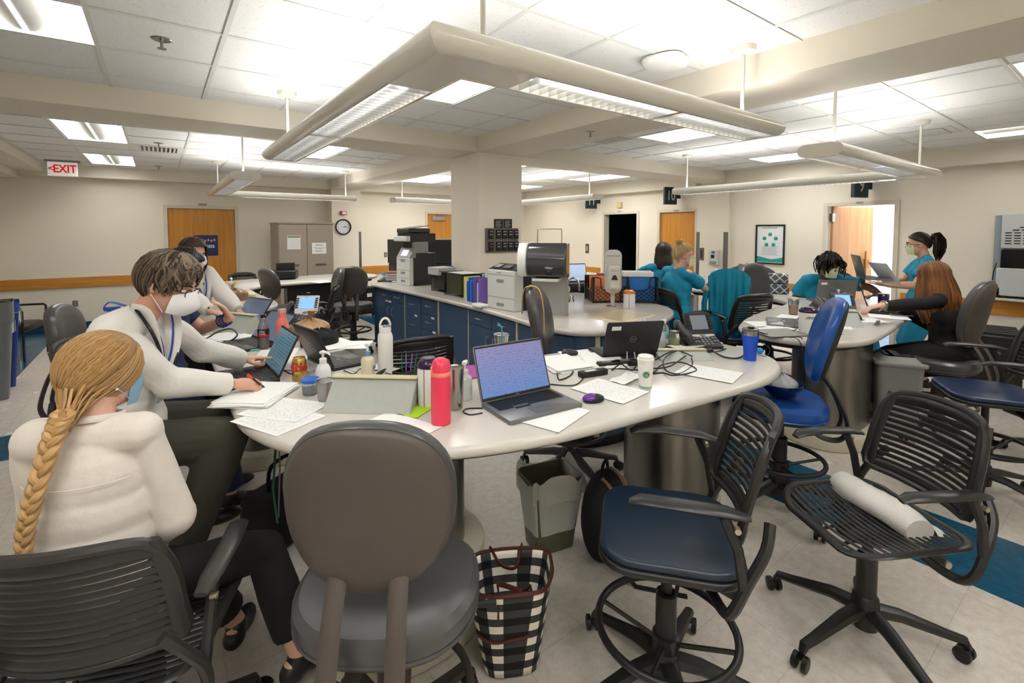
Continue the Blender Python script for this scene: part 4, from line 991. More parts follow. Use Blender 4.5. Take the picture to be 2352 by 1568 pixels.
# ================================================================== laptops, phones and desk clutter builders
M_LAPD = mat('dark_laptop_shell', '1C1D1F', rough=.4, var=.03); M_LAPG = mat('grey_laptop_shell', '77797A', rough=.35, metal=.4, var=.02)
M_KEY = mat('key_black', '0E0E0F', rough=.5); M_STICK = mat('white_sticker', 'E6E6E2', rough=.6); M_CABLE = mat('cable_black', '101010', rough=.45); M_WCABLE = mat('cable_white', 'DDDDDD', rough=.5)
def screen_mat(name, top_, bot, lines='3A4A6A', glow=.7, rows=26, dens=.5):
    m = bpy.data.materials.new(name); m.use_nodes = True; N, L = nt(m); p = N['Principled BSDF']; p.inputs['Roughness'].default_value = .2
    tc = N.new('ShaderNodeTexCoord'); sp = N.new('ShaderNodeSeparateXYZ'); L.new(tc.outputs['Generated'], sp.inputs[0])
    r = ramp2(N, bot, top_, 0, 1); L.new(sp.outputs[2], r.inputs[0])
    mp = N.new('ShaderNodeMapping'); mp.inputs['Scale'].default_value = (16, 1, rows); L.new(tc.outputs['Generated'], mp.inputs[0])
    nz = N.new('ShaderNodeTexNoise'); nz.inputs['Scale'].default_value = 1.6; nz.inputs['Detail'].default_value = 3; L.new(mp.outputs[0], nz.inputs['Vector'])
    wv = N.new('ShaderNodeMath'); wv.operation = 'SINE'; mu = N.new('ShaderNodeMath'); mu.operation = 'MULTIPLY'; mu.inputs[1].default_value = rows*3.14; L.new(sp.outputs[2], mu.inputs[0]); L.new(mu.outputs[0], wv.inputs[0])
    g1 = N.new('ShaderNodeMath'); g1.operation = 'GREATER_THAN'; g1.inputs[1].default_value = .35; L.new(wv.outputs[0], g1.inputs[0])
    g2 = N.new('ShaderNodeMath'); g2.operation = 'GREATER_THAN'; g2.inputs[1].default_value = dens; L.new(nz.outputs['Fac'], g2.inputs[0])
    g3 = N.new('ShaderNodeMath'); g3.operation = 'MULTIPLY'; L.new(g1.outputs[0], g3.inputs[0]); L.new(g2.outputs[0], g3.inputs[1])
    mx = N.new('ShaderNodeMix'); mx.data_type = 'RGBA'; L.new(g3.outputs[0], mx.inputs[0]); L.new(r.outputs[0], mx.inputs[6]); mx.inputs[7].default_value = list(lin(lines))+[1]
    L.new(mx.outputs[2], p.inputs['Emission Color']); p.inputs['Emission Strength'].default_value = glow; p.inputs['Base Color'].default_value = (.01, .01, .01, 1)
    return m
S_LAV = screen_mat('screen_lavender', '8E88B4', '6486BE', '5268A0', .75, rows=34, dens=.56); S_TEAL = screen_mat('screen_teal', '4A7484', '38606E', '1F3A46', .8); S_GREY = screen_mat('screen_slate', '59657A', '66728A', '505C72', .6, dens=.8)
S_BLUE = screen_mat('screen_blue', '6FA3E2', '86B4EC', '7AA8E4', .95, dens=.7); S_PALE = screen_mat('screen_pale', 'B9C8DE', 'A3B7D4', '8AA0C0', .8); S_OFF = mat('screen_off', '0A0F14', rough=.12); S_DARK = mat('screen_dim', '3A4450', rough=.15, emit=.12)
def laptop(label, loc, rz, open_=110, m=M_LAPD, scr=None, w_=.355, d_=.235, logo=True, sticker=True, g='open laptops on the desks', numpad=False, kb=True, lid_text=None):
    """user sits at -y; hinge at +y"""
    t = thing('laptop', label, 'laptop', loc, rz, g)
    MB().prism(rrect(w_, d_, .012, 4), 0, .017, .003, 2).build('base', m, t)
    if kb:
        mb = MB(); nx = 18 if numpad else 14; kw = (w_-.04)/nx
        for r_ in range(6):
            for c in range(nx):
                if r_ == 5 and 4 <= c <= 7:
                    if c == 4: mb.box((-w_/2+.02+4*kw+.001, -.02+.0, .0171), (-w_/2+.02+8*kw-.001, -.004, .0188))
                    continue
                x = -w_/2+.02+c*kw; y = .085-r_*.0178; mb.box((x+.0012, y, .0171), (x+kw-.0012, y+.0155, .0188))
        mb.build('keyboard', M_KEY, t)
        MB().box((-.05, -d_/2+.012, .0172), (.05, -.035, .0176)).build('touchpad', mat('touchpad_grey', '5A5B5D', rough=.35) if m is not M_LAPD else mat('touchpad_dark', '26272A', rough=.3), t)
    lid = MB(); a = radians(180-open_)
    lid.prism(rrect(w_, d_, .012, 4), 0, .008, .002, 2); L_ = lid.build('lid', m, t)
    # lid local: hinge edge at local y=-d/2, screen on local -z side
    L_.matrix_local = Matrix.Translation((0, d_/2-.004, .016)) @ Matrix.Rotation(radians(open_)-pi, 4, 'X') @ Matrix.Rotation(pi, 4, 'Z') @ Matrix.Translation((0, d_/2, 0)) if False else \
        Matrix.Translation((0, d_/2-.006, .017)) @ Matrix.Rotation(radians(open_), 4, 'X') @ Matrix.Rotation(pi, 4, 'Y') @ Matrix.Translation((0, -d_/2, 0)) @ Matrix.Rotation(0, 4, 'Z')
    # after the flip local +y still runs hinge->top reversed, fix by construction below
    L_.matrix_local = Matrix.Translation((0, d_/2-.006, .012)) @ Matrix(((1,0,0,0),(0,-cos(radians(open_)),sin(radians(open_)),0),(0,sin(radians(open_)),cos(radians(open_)),0),(0,0,0,1))) @ Matrix.Translation((0, d_/2, 0))
    # columns: local y -> up the lid, local z -> away from the user
    ys = Vector((0, cos(radians(open_))*-1, sin(radians(open_)))); ys = Vector((0, -cos(radians(open_)), sin(radians(open_)))); zs = Vector((1,0,0)).cross(ys)
    L_.matrix_local = Matrix.Translation((0, d_/2-.006, .012)) @ Matrix(((1,0,0,0),(0,ys.y,zs.y,0),(0,ys.z,zs.z,0),(0,0,0,1))) @ Matrix.Translation((0, d_/2, 0))
    # zs points to the user: the screen sits on +z (z = .008), the outer face on z = 0
    bz = MB(); b = .008
    MB().box((-w_/2+.004, -d_/2+.006, .0081), (w_/2-.004, d_/2-.004, .0084)).build('bezel', M_KEY, L_)
    if scr:
        # emission uses generated z, so build upright and rotate onto the lid
        s_ = MB().box((-w_/2+b, 0, -d_/2+.018), (w_/2-b, .0006, d_/2-.012)).build('screen', scr, L_); s_.matrix_local = Matrix.Translation((0, 0, .0086)) @ Matrix.Rotation(-pi/2, 4, 'X') @ Matrix.Scale(-1, 4, (0,0,1)) @ Matrix.Scale(-1, 4, (0, 1, 0)) if False else Matrix(((1,0,0,0),(0,0,1,0),(0,-1,0,.0092),(0,0,0,1)))
    if logo:
        MB().tube([(.018*cos(a_), .018*sin(a_), -.0004) for a_ in [2*pi*i/24 for i in range(24)]], .0012, 6, closed=True).build('logo_ring', M_METAL, L_)
        text('logo_text', 'DELL', .011, M_METAL, L_, (0, 0, -.0006), (0, pi, 0), ext=.0004)
        if scr: text('bezel_text', 'DELL', .009, M_GREYP, L_, (0, -d_/2+.011, .0087), ext=.0002)
    if sticker: MB().box((w_/2-.085, d_/2-.05, -.0006), (w_/2-.03, d_/2-.025, 0)).build('asset_sticker', M_STICK, L_)
    return t
M_PTX = {}
def print_mat(name='printed_paper', rows=44, ink='C2C2C8', dens=.54, base='F2F2F0', sx=9):
    if name in M_PTX: return M_PTX[name]
    m = bpy.data.materials.new(name); m.use_nodes = True; N, L = nt(m); p = N['Principled BSDF']; p.inputs['Roughness'].default_value = .8
    tc = N.new('ShaderNodeTexCoord'); sp = N.new('ShaderNodeSeparateXYZ'); L.new(tc.outputs['Generated'], sp.inputs[0])
    mp = N.new('ShaderNodeMapping'); mp.inputs['Scale'].default_value = (sx, rows, 0); L.new(tc.outputs['Generated'], mp.inputs[0])
    nz = N.new('ShaderNodeTexNoise'); nz.inputs['Scale'].default_value = 1.7; nz.inputs['Detail'].default_value = 2; L.new(mp.outputs[0], nz.inputs['Vector'])
    def mth(op, a, b):
        n = N.new('ShaderNodeMath'); n.operation = op
        for i, x in enumerate((a, b)):
            if isinstance(x, (int, float)): n.inputs[i].default_value = x
            elif x is not None: L.new(x, n.inputs[i])
        return n.outputs[0]
    g = mth('MULTIPLY', mth('GREATER_THAN', mth('SINE', mth('MULTIPLY', sp.outputs[1], rows*3.14), None), .4), mth('GREATER_THAN', nz.outputs['Fac'], dens))
    inb = mth('MULTIPLY', mth('LESS_THAN', mth('ABSOLUTE', mth('SUBTRACT', sp.outputs[0], .5), None), .42), mth('LESS_THAN', mth('ABSOLUTE', mth('SUBTRACT', sp.outputs[1], .5), None), .44))
    mx = N.new('ShaderNodeMix'); mx.data_type = 'RGBA'; L.new(mth('MULTIPLY', g, inb), mx.inputs[0]); mx.inputs[6].default_value = list(lin(base))+[1]; mx.inputs[7].default_value = list(lin(ink))+[1]; L.new(mx.outputs[2], p.inputs['Base Color'])
    M_PTX[name] = m; return m
M_PRINT = print_mat()
PZ = [0]
def sheet(label, px, py, rz, z=DZ, w_=.216, h=.279, m=None, g='loose papers on the desks', n=1, curl=.0, loc=None):
    PZ[0] = (PZ[0]+1) % 7
    p = loc or on(px, py, z); z0 = z+.0006+.0007*PZ[0]*(n == 1)
    mb = MB()
    if n > 1:
        random.seed(int(px))
        for k in range(n):
            a = random.uniform(-.12, .12); dx, dy = random.uniform(-.012, .012), random.uniform(-.012, .012); c, s_ = cos(a), sin(a)
            q = [(dx+c*x-s_*y, dy+s_*x+c*y) for x, y in ((-w_/2, -h/2), (w_/2, -h/2), (w_/2, h/2), (-w_/2, h/2))]; mb.prism(q, k*.0035, k*.0035+.003)
    else: mb.surf(lambda u, v: ((u-.5)*w_, (v-.5)*h, .0006+curl*(2*u-1)**2*(2*v-1)**2+curl*.4*max(0, 2*v-1)**3), 8, 8, .0005)
    o = mb.build('paper_stack' if n > 1 else 'paper_sheet', m or (M_PRINT if n == 1 else M_PAPER), smooth=False); o.location = (p.x, p.y, z0); o.rotation_euler = (0, 0, rz)
    return tag(o, label, 'papers' if n > 1 else 'paper', g if n == 1 else None)
def cable(label, pts, r=.003, m=M_CABLE, g='loose cables on the desks', z=DZ, plug=None, closed=False):
    P_ = [(on(p[0], p[1], z+(p[2] if len(p) > 2 else 0)+r*1.02)) for p in pts]; P_ = smoothpts(P_, 6, False)
    o = P_[0]; t = MB().tube([tuple(q-o) for q in P_], r, 7).build('cable', m); t.location = o
    return tag(t, label, 'cable', g)
def lathe_thing(name, label, cat, px, py, prof, m, z=DZ, parts=(), g=None, n=28, loc=None):
    p = loc or on(px, py, z); t = thing(name, label, cat, (p.x, p.y, z), 0, g)
    MB().lathe(prof, n).build('body', m, t)
    for nm, pf, mm in parts: MB().lathe(pf, n).build(nm, mm, t)
    return t
def ip_phone(label, loc, rz, white=False, lit=False):
    t = thing('desk_phone', label, 'phone', loc, rz, 'desk phones'); md = mat('phone_charcoal', '2C2D2F', rough=.4); ms = mat('phone_silver', 'C9CBCC', rough=.35)
    # wedge body: user at -y
    def wedge(x0, x1, y0, y1, z0, z1, zb=0):
        return [(x0, y0, zb), (x1, y0, zb), (x1, y1, zb), (x0, y1, zb), (x0, y0, z0), (x1, y0, z0), (x1, y1, z1), (x0, y1, z1)]
    F = [(3,2,1,0),(4,5,6,7),(0,1,5,4),(1,2,6,5),(2,3,7,6),(3,0,4,7)]
    MB().add(wedge(-.13, .13, -.1, .06, .02, .1), F).build('base', md, t, bevel=.006)
    MB().add([(-.05, .0, .072), (.13, .0, .072), (.13, .075, .2), (-.05, .075, .2), (-.05, .025, .06), (.13, .025, .06), (.13, .095, .195), (-.05, .095, .195)], [(0,1,2,3),(7,6,5,4),(0,4,5,1),(1,5,6,2),(2,6,7,3),(3,7,4,0)]).build('display_housing', ms if white else md, t, bevel=.004)
    sl = V(0, .075, .128).normalized(); nn = V(1,0,0).cross(sl)
    q = MB().frame((.04, .04-.001, .141), V(1,0,0), sl, nn); q.box((-.055, -.045, 0), (.055, .05, .002)); q.build('screen', (mat('phone_screen_lit', '6FA0E8', emit=.8) if lit else mat('phone_screen_grey', '8C93A0', rough=.2)), t)
    q = MB().frame((.04, .04-.002, .141), V(1,0,0), sl, nn)
    for k in range(5): q.box((-.085, -.04+.019*k, 0), (-.066, -.03+.019*k, .004)); q.box((.066, -.04+.019*k, 0), (.085, -.03+.019*k, .004))
    q.build('soft_keys', M_KEY, t)
    sb = V(0, .16, .08).normalized(); nb_ = V(1,0,0).cross(sb)
    q = MB().frame((.04, -.045, .048), V(1,0,0), sb, nb_); q.prism(oval(0, .045, .085, .016), 0, .003); q.build('silver_band', ms, t)
    MB().frame((.04, -.045, .048), V(1,0,0), sb, nb_).lathe([(.016, .0), (.018, .006), (.01, .008)], 16).build('nav_ring', M_METAL, t).location = tuple(sb*.045)
    q = MB().frame((.04, -.045, .048), V(1,0,0), sb, nb_)
    for r_ in range(4):
        for c in range(3): q.prism(oval(-.024+.024*c, .018-.02*r_, .009, .0065, 12), 0, .005)
    for c in (-.07, -.052, .052, .07):
        for r_ in (0, 1): q.prism(oval(c, .015-.03*r_, .007, .006, 12), 0, .005)
    q.build('keypad', M_GREYP, t)
    h = MB(); h.tube(smoothpts([(-.092, -.1, .05), (-.092, -.08, .078), (-.092, -.02, .1), (-.092, .05, .132), (-.092, .085, .13)], 4, False), [.02]+[.026]*3+[.017]*10+[.026]*3+[.02] if False else .02, 10, flat=1.25)
    h.ell((-.092, -.078, .06), (.026, .03, .028), 14, 8); h.ell((-.092, .062, .12), (.026, .03, .028), 14, 8); h.build('handset', md, t)
    c = MB(); c.tube([(-.1+.03*t_/60+.006*cos(t_*1.9), -.11-.08*sin(pi*t_/90), .008+.006*(1+sin(t_*1.9))) for t_ in range(91)] if False else [(-.092+.0028*t_+.004*cos(t_*1.5), -.115-.05*sin(pi*t_/80), .007+.004*sin(t_*1.5)) for t_ in range(81)], .0022, 5); c.build('coiled_cord', M_CABLE, t)
    return t
def bottle_pump(name, label, px, py, H, r, body, pump, z=DZ, label_m=None, foam=False, loc=None, hd=1.0):
    p = loc or on(px, py, z); t = thing(name, label, 'bottle', (p.x, p.y, z), random.uniform(0, 6))
    hb = H*.66
    if foam: prof = [(r*.9, 0), (r, .006), (r, hb*.55), (r*.94, hb*.72), (r*.7, hb*.88), (r*.4, hb*.98), (r*.36, hb)]
    else: prof = [(r*.92, 0), (r, .006), (r, hb*.8), (r*.85, hb*.9), (r*.45, hb*.97), (r*.4, hb)]
    MB().lathe(prof, 26).build('body', body, t)
    pm = MB(); pm.lathe([(r*.46, hb-.002), (r*.48, hb+.018), (r*.3, hb+.022)], 20); cap_ = pm.build('collar', pump, t)
    s_ = MB(); s_.cyl((0,0,hb+.018), (0,0,H-.012), .0055); s_.tube([(0-.012, 0, H-.008), (0, 0, H-.005), (.03, 0, H-.006), (.042, 0, H-.014)], [.011, .013, .007, .005], 10, flat=.7); s_.build('pump_head', M_WHITE, t)
    if label_m: MB().lathe([(r*1.004, hb*.2), (r*1.006, hb*.21), (r*1.006, hb*.55), (r*1.004, hb*.56)], 26, cap=False).build('label', label_m, t)
    return t
def mouse(label, px, py, rz, m, m2=M_BLACK, z=DZ):
    p = on(px, py, z); t = thing('computer_mouse', label, 'mouse', (p.x, p.y, z), rz, 'computer mice')
    def sh(k, zz): return lambda u, v: (.031*k*sin(pi*v)**.5*cos(2*pi*u)*(1-.12*abs(sin(2*pi*u))), .05*k*sin(pi*v)**.5*sin(2*pi*u), zz(v))
    mb = MB(); mb.ell((0, 0, .012), (.031, .05, .022), 20, 10); 
    for i, q in enumerate(mb.v): mb.v[i] = (q[0], q[1], max(.0, q[2]))
    mb.build('shell', m2, t); mb = MB(); mb.ell((0, .012, .014), (.0285, .038, .0225), 20, 10); 
    for i, q in enumerate(mb.v): mb.v[i] = (q[0], q[1], max(.012, q[2]))
    mb.build('top_cover', m, t); MB().tube([(0, .03, .034), (0, .038, .031)], .004, 8).build('scroll_wheel', M_GREYP, t)
    return t
def wedge_stand(label, loc, rz, L_=.36, d_=.2, h=.13):
    t = thing('wedge_stand', label, 'desk stand', loc, rz, 'grey wedge-shaped desk stands'); g = mat('pale_grey_laminate', 'AEB3AC', rough=.45); e = mat('straw_edge', 'C9C09A', rough=.5)
    MB().add([(-L_/2, -d_/2, 0), (L_/2, -d_/2, 0), (L_/2, d_/2, 0), (-L_/2, d_/2, 0), (-L_/2, .035, h), (L_/2, .035, h), (L_/2, -.01+.03, h), (-L_/2, -.01+.03, h)], [(3,2,1,0), (0,1,6,7), (1,2,5,6), (2,3,4,5), (3,0,7,4), (7,6,5,4)]).build('wedge_body', g, t, bevel=.003)
    MB().box((-L_/2-.001, .005, h), (L_/2+.001, .05, h+.006)).build('top_strip', e, t, bevel=.002)
    return t
def bagpile(name, label, cat, loc, rz, dims, m, knot=True, seed=3, amp=.02, m2=None, g=None):
    t = thing(name, label, cat, loc, rz, g); random.seed(seed); mb = MB(); a, b, c = dims
    ph = [random.uniform(0, 6) for _ in range(6)]
    def fn(u, v):
        A = 2*pi*u; e = v**.8; rr = (1-.0*e)*(1 if v < .5 else 1-((v-.5)/.5)**2*.86); cr = 1+amp*8*(.35*sin(7*A+ph[0]+3*v)+.25*sin(13*A+ph[1]-4*v)+.2*sin(19*A+ph[2]))*(.2+v)*.3
        return (a*rr*cr*cos(A), b*rr*cr*sin(A), c*v+.008*sin(5*A+ph[3])*v)
    mb.surf(fn, 60, 18, .001); mb.add([(a*cos(2*pi*i/60)*.98, b*sin(2*pi*i/60)*.98, .002) for i in range(60)], [tuple(range(60))[::-1]])
    mb.build('bag_body', m, t)
    if knot:
        mb = MB()
        for k in range(9):
            A = k*.7+seed; l = random.uniform(.03, .08)
            mb.tube([(0, 0, c*.97), (.012*cos(A), .012*sin(A), c+.02), (l*.5*cos(A), l*.5*sin(A), c+l*.8), (l*cos(A), l*sin(A), c+l*.9)], [.012, .008, .014, .004], 7, flat=.5)
        mb.build('gathered_neck', m2 or m, t)
    return t
def crumpled(t, name, fn, nu, nv, m, amp=.006, sc=30, seed=0):
    o = MB().surf(fn, nu, nv).build(name, m, t)
    for v in o.data.vertices:
        v.co += Vector((noise.noise(v.co*sc+Vector((seed,0,0))), noise.noise(v.co*sc+Vector((0,seed+9,0))), noise.noise(v.co*sc+Vector((0,0,seed+5)))))*amp
    return o
# ================================================================== nearest desk, left arm to right arm
M_CLEAR = mat('clear_plastic', 'F4F8FA', rough=.08, trans=.92, var=.0); M_BAG = mat('thin_clear_bag', 'E8EAEA', rough=.25, alpha=.42, var=.03); M_TBAG = mat('tan_grocery_bag', 'B08A63', rough=.4, var=.15, scale=20, alpha=.96)
M_TIN = mat('steel_tumbler', 'A5A09A', rough=.22, metal=1, var=.04)
# --- laptops
def facing(px0, py0, px1, py1, z=DZ):   # hinge-side mid and user-side mid pixels -> (location, rotation)
    a, b = on(px0, py0, z), on(px1, py1, z); d = a-b; return tuple((a+b)/2), atan2(-d.x, d.y)
l_, r_ = facing(1187, 909, 1260, 955); p = on(1225, 930, DZ)
laptop('large grey laptop with a lavender screen, open on the nearest desk beside the purple mouse', (1.225, 1.52, DZ), radians(-4), 110, M_LAPG, S_LAV, w_=.358, d_=.236, numpad=True, logo=True, sticker=False)
laptop('black laptop the white-coated woman points at, pink note on its corner', (.335, 2.66, DZ), radians(-88), 116, M_LAPD, S_TEAL, w_=.33, d_=.225)
laptop('black laptop seen from behind, its silver ring logo facing the coral bottle', (.79, 2.70, DZ), radians(99), 112, M_LAPD, S_OFF, w_=.33, d_=.225, sticker=False)
laptop('black laptop under the typing hand of the woman in navy', (.42, 3.42, DZ), radians(-75), 132, M_LAPD, S_GREY, w_=.33, d_=.225)
laptop('black laptop farthest along the nearest desk, used by the standing white-coated woman', (.42, 4.12, DZ), radians(-68), 125, M_LAPD, S_GREY, w_=.33, d_=.225)
laptop('black laptop seen from behind with a green and white sticker, right arm of nearest desk', (2.2, 1.88, DZ), radians(155), 112, M_LAPD, S_OFF, w_=.34, d_=.23)
lp = thing('closed_laptop', 'closed black laptop lying under the brochures beside the desk phone', 'laptop', (2.52, 1.72, DZ), radians(-12)); MB().prism(rrect(.36, .24, .012, 4), 0, .02, .003).build('body', M_LAPD, lp)
MB().box((-.179, -.119, .0095), (.179, .119, .0105)).build('seam_strip', M_GREYP, lp)
# pink note and label on the white-coat laptop
p = on(478, 862, DZ+.018); t = tag(MB().box((-.022, -.018, 0), (.022, .018, .003)).build('sticky_note', mat('pink_note', 'F08DA0', rough=.7)), 'pink sticky note on the palm rest of the pointed-at laptop', 'sticky note'); t.location = p; t.rotation_euler = (0, 0, .4)
# --- papers
sheet('printed sheet at the left, under the phone-list page nearest the front edge', 640, 962, radians(25)); sheet('printed table page with faint columns, left front of the desk', 655, 940, radians(38), curl=.002)
sheet('plain sheet behind the pink bottle, curling over the desk edge', 905, 985, radians(20), m=M_PAPER); sheet('sheet peeking out from under the large grey laptop', 1270, 955, radians(18), m=M_PAPER, w_=.26, h=.2)
sheet('blank-looking sheet between the purple mouse and the paper coffee cup', 1400, 898, radians(8), curl=.001); sheet('sheet lying at the right end in front of the desk phone', 1628, 858, radians(15)); sheet('sheet under the black mouse, cyan corner', 1340, 818, radians(-20), m=M_PAPER)
sheet('stack of handouts to the right of the large grey laptop, under the black mouse', 1290, 838, radians(-12), n=5); sheet('thick writing pad stack under the pen hand', 590, 912, radians(-35), n=6, w_=.23)
sheet('white sheets behind the pointed-at laptop', 635, 815, radians(-20), m=M_PAPER); sheet('large white page beside the black laptop with the ring logo', 770, 790, radians(10), m=M_PAPER); sheet('round-marked page under the gold soda can', 690, 838, radians(40))
sheet('white paper by the loop of black tubing', 520, 775, radians(15), n=3); sheet('page beyond the coral bottle', 800, 792, radians(60), m=M_PAPER); sheet('scattered pages at the far end by the farthest laptop', 600, 735, radians(20), m=M_PAPER)
sheet('pages between the mouse and black cables', 1385, 830, radians(-35), n=4)
lime = sheet('lime green sheet sticking out beside the pink bottle', 958, 942, radians(30), m=mat('lime_paper', 'B4DE2A', rough=.7), w_=.15, h=.1)
br = sheet('purple brochures on the closed laptop', 1575, 795, radians(-8), z=DZ+.022, m=print_mat('brochure_print', 12, '7A5AA8', .5), w_=.2, h=.12)
mg = sheet('magenta folder behind the pump bottle beside the large laptop', 1075, 855, radians(70), m=mat('magenta_card', 'A8409A', rough=.5), w_=.22, h=.3)
cal = thing('scissors_case', 'teal-handled scissors case lying behind the pointed-at laptop', 'scissors case', tuple(on(575, 806, DZ)), radians(-25)); MB().box((-.05, -.007, 0), (.05, .007, .012)).build('case', mat('teal_plastic', '3DB6B0', rough=.4), cal, bevel=.003); MB().box((-.05, -.0075, .005), (.05, .0075, .007)).build('case_seam', M_WHITE, cal)
# --- grey wedge
wedge_stand('large grey wedge stand behind the centre stool, nearest desk', (.705, 1.93, DZ), radians(-40), .36, .2, .11)
wedge_stand('grey wedge stand with straw edge beyond the black tubing loop', tuple(on(548, 760, DZ)), radians(-60), .3, .2, .12)
wedge_stand('grey wedge stand lying beyond the paper coffee cup', (2.42, 1.62, DZ), radians(-35), .3, .2, .035)
# --- bottles and cups
PK = mat('hot_pink_coat', 'F0405F', rough=.35, var=.02)
t = lathe_thing('water_bottle', 'tall hot-pink water bottle with flip lid and orange strap, front edge', 'bottle', 1013, 972, [(.033, 0), (.037, .004), (.0375, .01), (.0375, .178), (.036, .186), (.034, .19)], PK, parts=(('ring_band', [(.0372, .186), (.038, .188), (.038, .2), (.0365, .202)], mat('peach_band', 'FF8A70', rough=.4)), ('lid', [(.0365, .2), (.0365, .212), (.034, .228), (.027, .243), (.015, .252), (.001, .254)], PK)))
MB().tube([(-.036, 0, .2), (-.039, .0, .22), (-.02, .012, .238), (.0, .014, .24)], .006, 8, flat=.6).build('carry_strap', mat('peach_band', ''), t); MB().tube([(.004, 0, .243), (.03, 0, .232), (.036, 0, .214)], [.012, .01, .007], 8).build('spout_flap', PK, t)
t = lathe_thing('water_bottle', 'white insulated bottle with a loop handle lid, in front of the black chair', 'bottle', 886, 862, [(.034, 0), (.037, .004), (.0375, .195), (.035, .21), (.028, .222)], M_WHITE, parts=(('lid', [(.029, .22), (.03, .235), (.026, .25), (.012, .256)], M_WHITE),))
MB().tube(smoothpts([(-.024, 0, .235), (-.026, 0, .262), (-.015, 0, .285), (.0, 0, .292), (.015, 0, .285), (.026, 0, .262), (.024, 0, .235)], 4, False), .006, 8).build('loop_handle', M_WHITE, t); MB().tube([(-.02, -.022, .256), (.02, -.022, .256)], .006, 8).build('spout_latch', M_GREYP, t)
CO = mat('coral_coat', 'F07A72', rough=.35, var=.02)
t = lathe_thing('water_bottle', 'coral narrow-neck water bottle with a pink strap, beside the brown bag', 'bottle', 650, 805, [(.033, 0), (.036, .004), (.036, .16), (.033, .18), (.024, .2), (.022, .21), (.022, .235)], CO, parts=(('cap', [(.0235, .232), (.024, .25), (.022, .256)], mat('pink_steel_cap', 'D8A8A4', rough=.3, metal=.4)),)); MB().tube([(.01, -.03, .235), (.014, -.041, .2), (.014, -.041, .12)], .006, 6, flat=.3).build('strap', mat('pale_pink_strap', 'F2B4B4', rough=.6), t)
t = lathe_thing('soda_bottle', 'clear cola bottle with red and black label and black cap', 'bottle', 606, 800, [(.028, 0), (.032, .006), (.032, .03), (.03, .05), (.032, .07), (.033, .12), (.031, .14), (.02, .17), (.0125, .19), (.0125, .2)], mat('cola_clear', 'E2D8D4', rough=.06, trans=.85, var=0), parts=(('cola', [(.027, .004), (.03, .008), (.03, .118), (.001, .119)], mat('cola_brown', '2A0E08', rough=.1)), ('label', [(.0335, .075), (.034, .076), (.034, .125), (.0335, .126)], M_BLACK), ('label_band', [(.0342, .078), (.0345, .079), (.0345, .09), (.0342, .091)], mat('cola_red', 'C51A20', rough=.4)), ('cap', [(.0145, .195), (.0148, .197), (.0148, .212), (.013, .214)], M_BLACK)))
for k, s_ in enumerate(('Diet', 'Coke')): text('label_text', s_, .017, M_WHITE, t, (-.012+.0*k, -.0347, .112-.014*k), (pi/2, 0, -.4))
# gold soda can
t = lathe_thing('soda_can', 'gold soda can with red script lettering', 'can', 688, 876, [(.023, 0), (.029, .007), (.0325, .012), (.0325, .104), (.028, .113), (.0265, .1185), (.0275, .1195), (.0245, .1195), (.024, .115), (.001, .115)], mat('gold_tin', 'C9A659', rough=.25, metal=.9))
RD = mat('cola_red', 'C51A20')
for k, ch in enumerate('Coke'):
    a = -2.5+.6*k; text('lettering', ch, .06, RD, t, (.0328*cos(a), .0328*sin(a), .076), (pi/2, 0, a+pi/2), bold=.0012, ext=.0008)
MB().ell((0, -.008, .1175), (.008, .011, .0012), 12, 6).build('pull_tab', M_METAL, t)
# blue-lid tub, mesh cup
t = lathe_thing('food_tub', 'clear food tub with bright blue lid in front of the foam pump bottle', 'food container', 713, 904, [(.03, 0), (.033, .003), (.038, .058)], mat('tub_clear', 'DCE4EC', rough=.1, trans=.75, var=0), parts=(('contents', [(.028, .003), (.031, .005), (.0335, .035), (.001, .036)], mat('food_brown', '6B4A3C', rough=.8, bump=.5)), ('lid', [(.0385, .056), (.041, .058), (.041, .068), (.037, .071), (.03, .069), (.001, .069)], mat('blue_lid', '1E62C8', rough=.4))))
t = thing('mesh_cup', 'silver wire-mesh pencil cup standing right of the blue-lid tub', 'pencil cup', tuple(on(748, 920, DZ))); mm_ = mat('silver_mesh', '9B9B9B', rough=.35, metal=.8, alpha=.55)
MB().lathe([(.027, 0), (.029, .002), (.039, .088)], 30, cap=False).build('mesh_wall', mm_, t); MB().tube([(.0395*cos(a), .0395*sin(a), .09) for a in [2*pi*i/30 for i in range(30)]], .0026, 8, closed=True).build('rim', M_METAL, t); MB().lathe([(.001, .001), (.028, .001), (.028, .004), (.001, .004)], 24).build('bottom', M_METAL, t)
q = tag(MB().tube([(.0, .0, .0), (.004, .002, .07)], .008, 8, flat=.3).build('eraser_stick', mat('candy_pink', 'E88A8A', rough=.5)), 'pink and white stick inside the wire-mesh cup', 'stick'); q.location = on(752, 917, DZ)+V(0, 0, .006)
bottle_pump('hand_foam_bottle', 'round-shouldered white foam pump bottle behind the blue-lid tub', 743, 882, .16, .036, mat('milky_white', 'ECEDEC', rough=.3), M_WHITE, foam=True)
t = bottle_pump('lotion_bottle', 'cream lotion pump bottle with blue collar', 845, 868, .175, .032, mat('lotion_cream', 'E4D7B8', rough=.4), mat('lotion_blue', '6F93BA', rough=.4)); MB().box((-.02, -.0335, .045), (.02, -.031, .065)).build('blue_label_band', mat('lotion_blue', ''), t); 
bottle_pump('sanitizer_bottle', 'white sanitizer pump bottle with printed label beside the steel tumbler', 1068, 915, .165, .032, mat('milky_white', ''), M_WHITE, label_m=print_mat('sanitizer_label', 10, '4A4A9A', .5, 'E8E8EE', 20))
lathe_thing('steel_tumbler', 'tall plain steel tumbler directly behind the pink bottle', 'tumbler', 1046, 938, [(.028, 0), (.03, .003), (.038, .17), (.0385, .174), (.036, .174), (.034, .17), (.001, .168)], M_TIN)
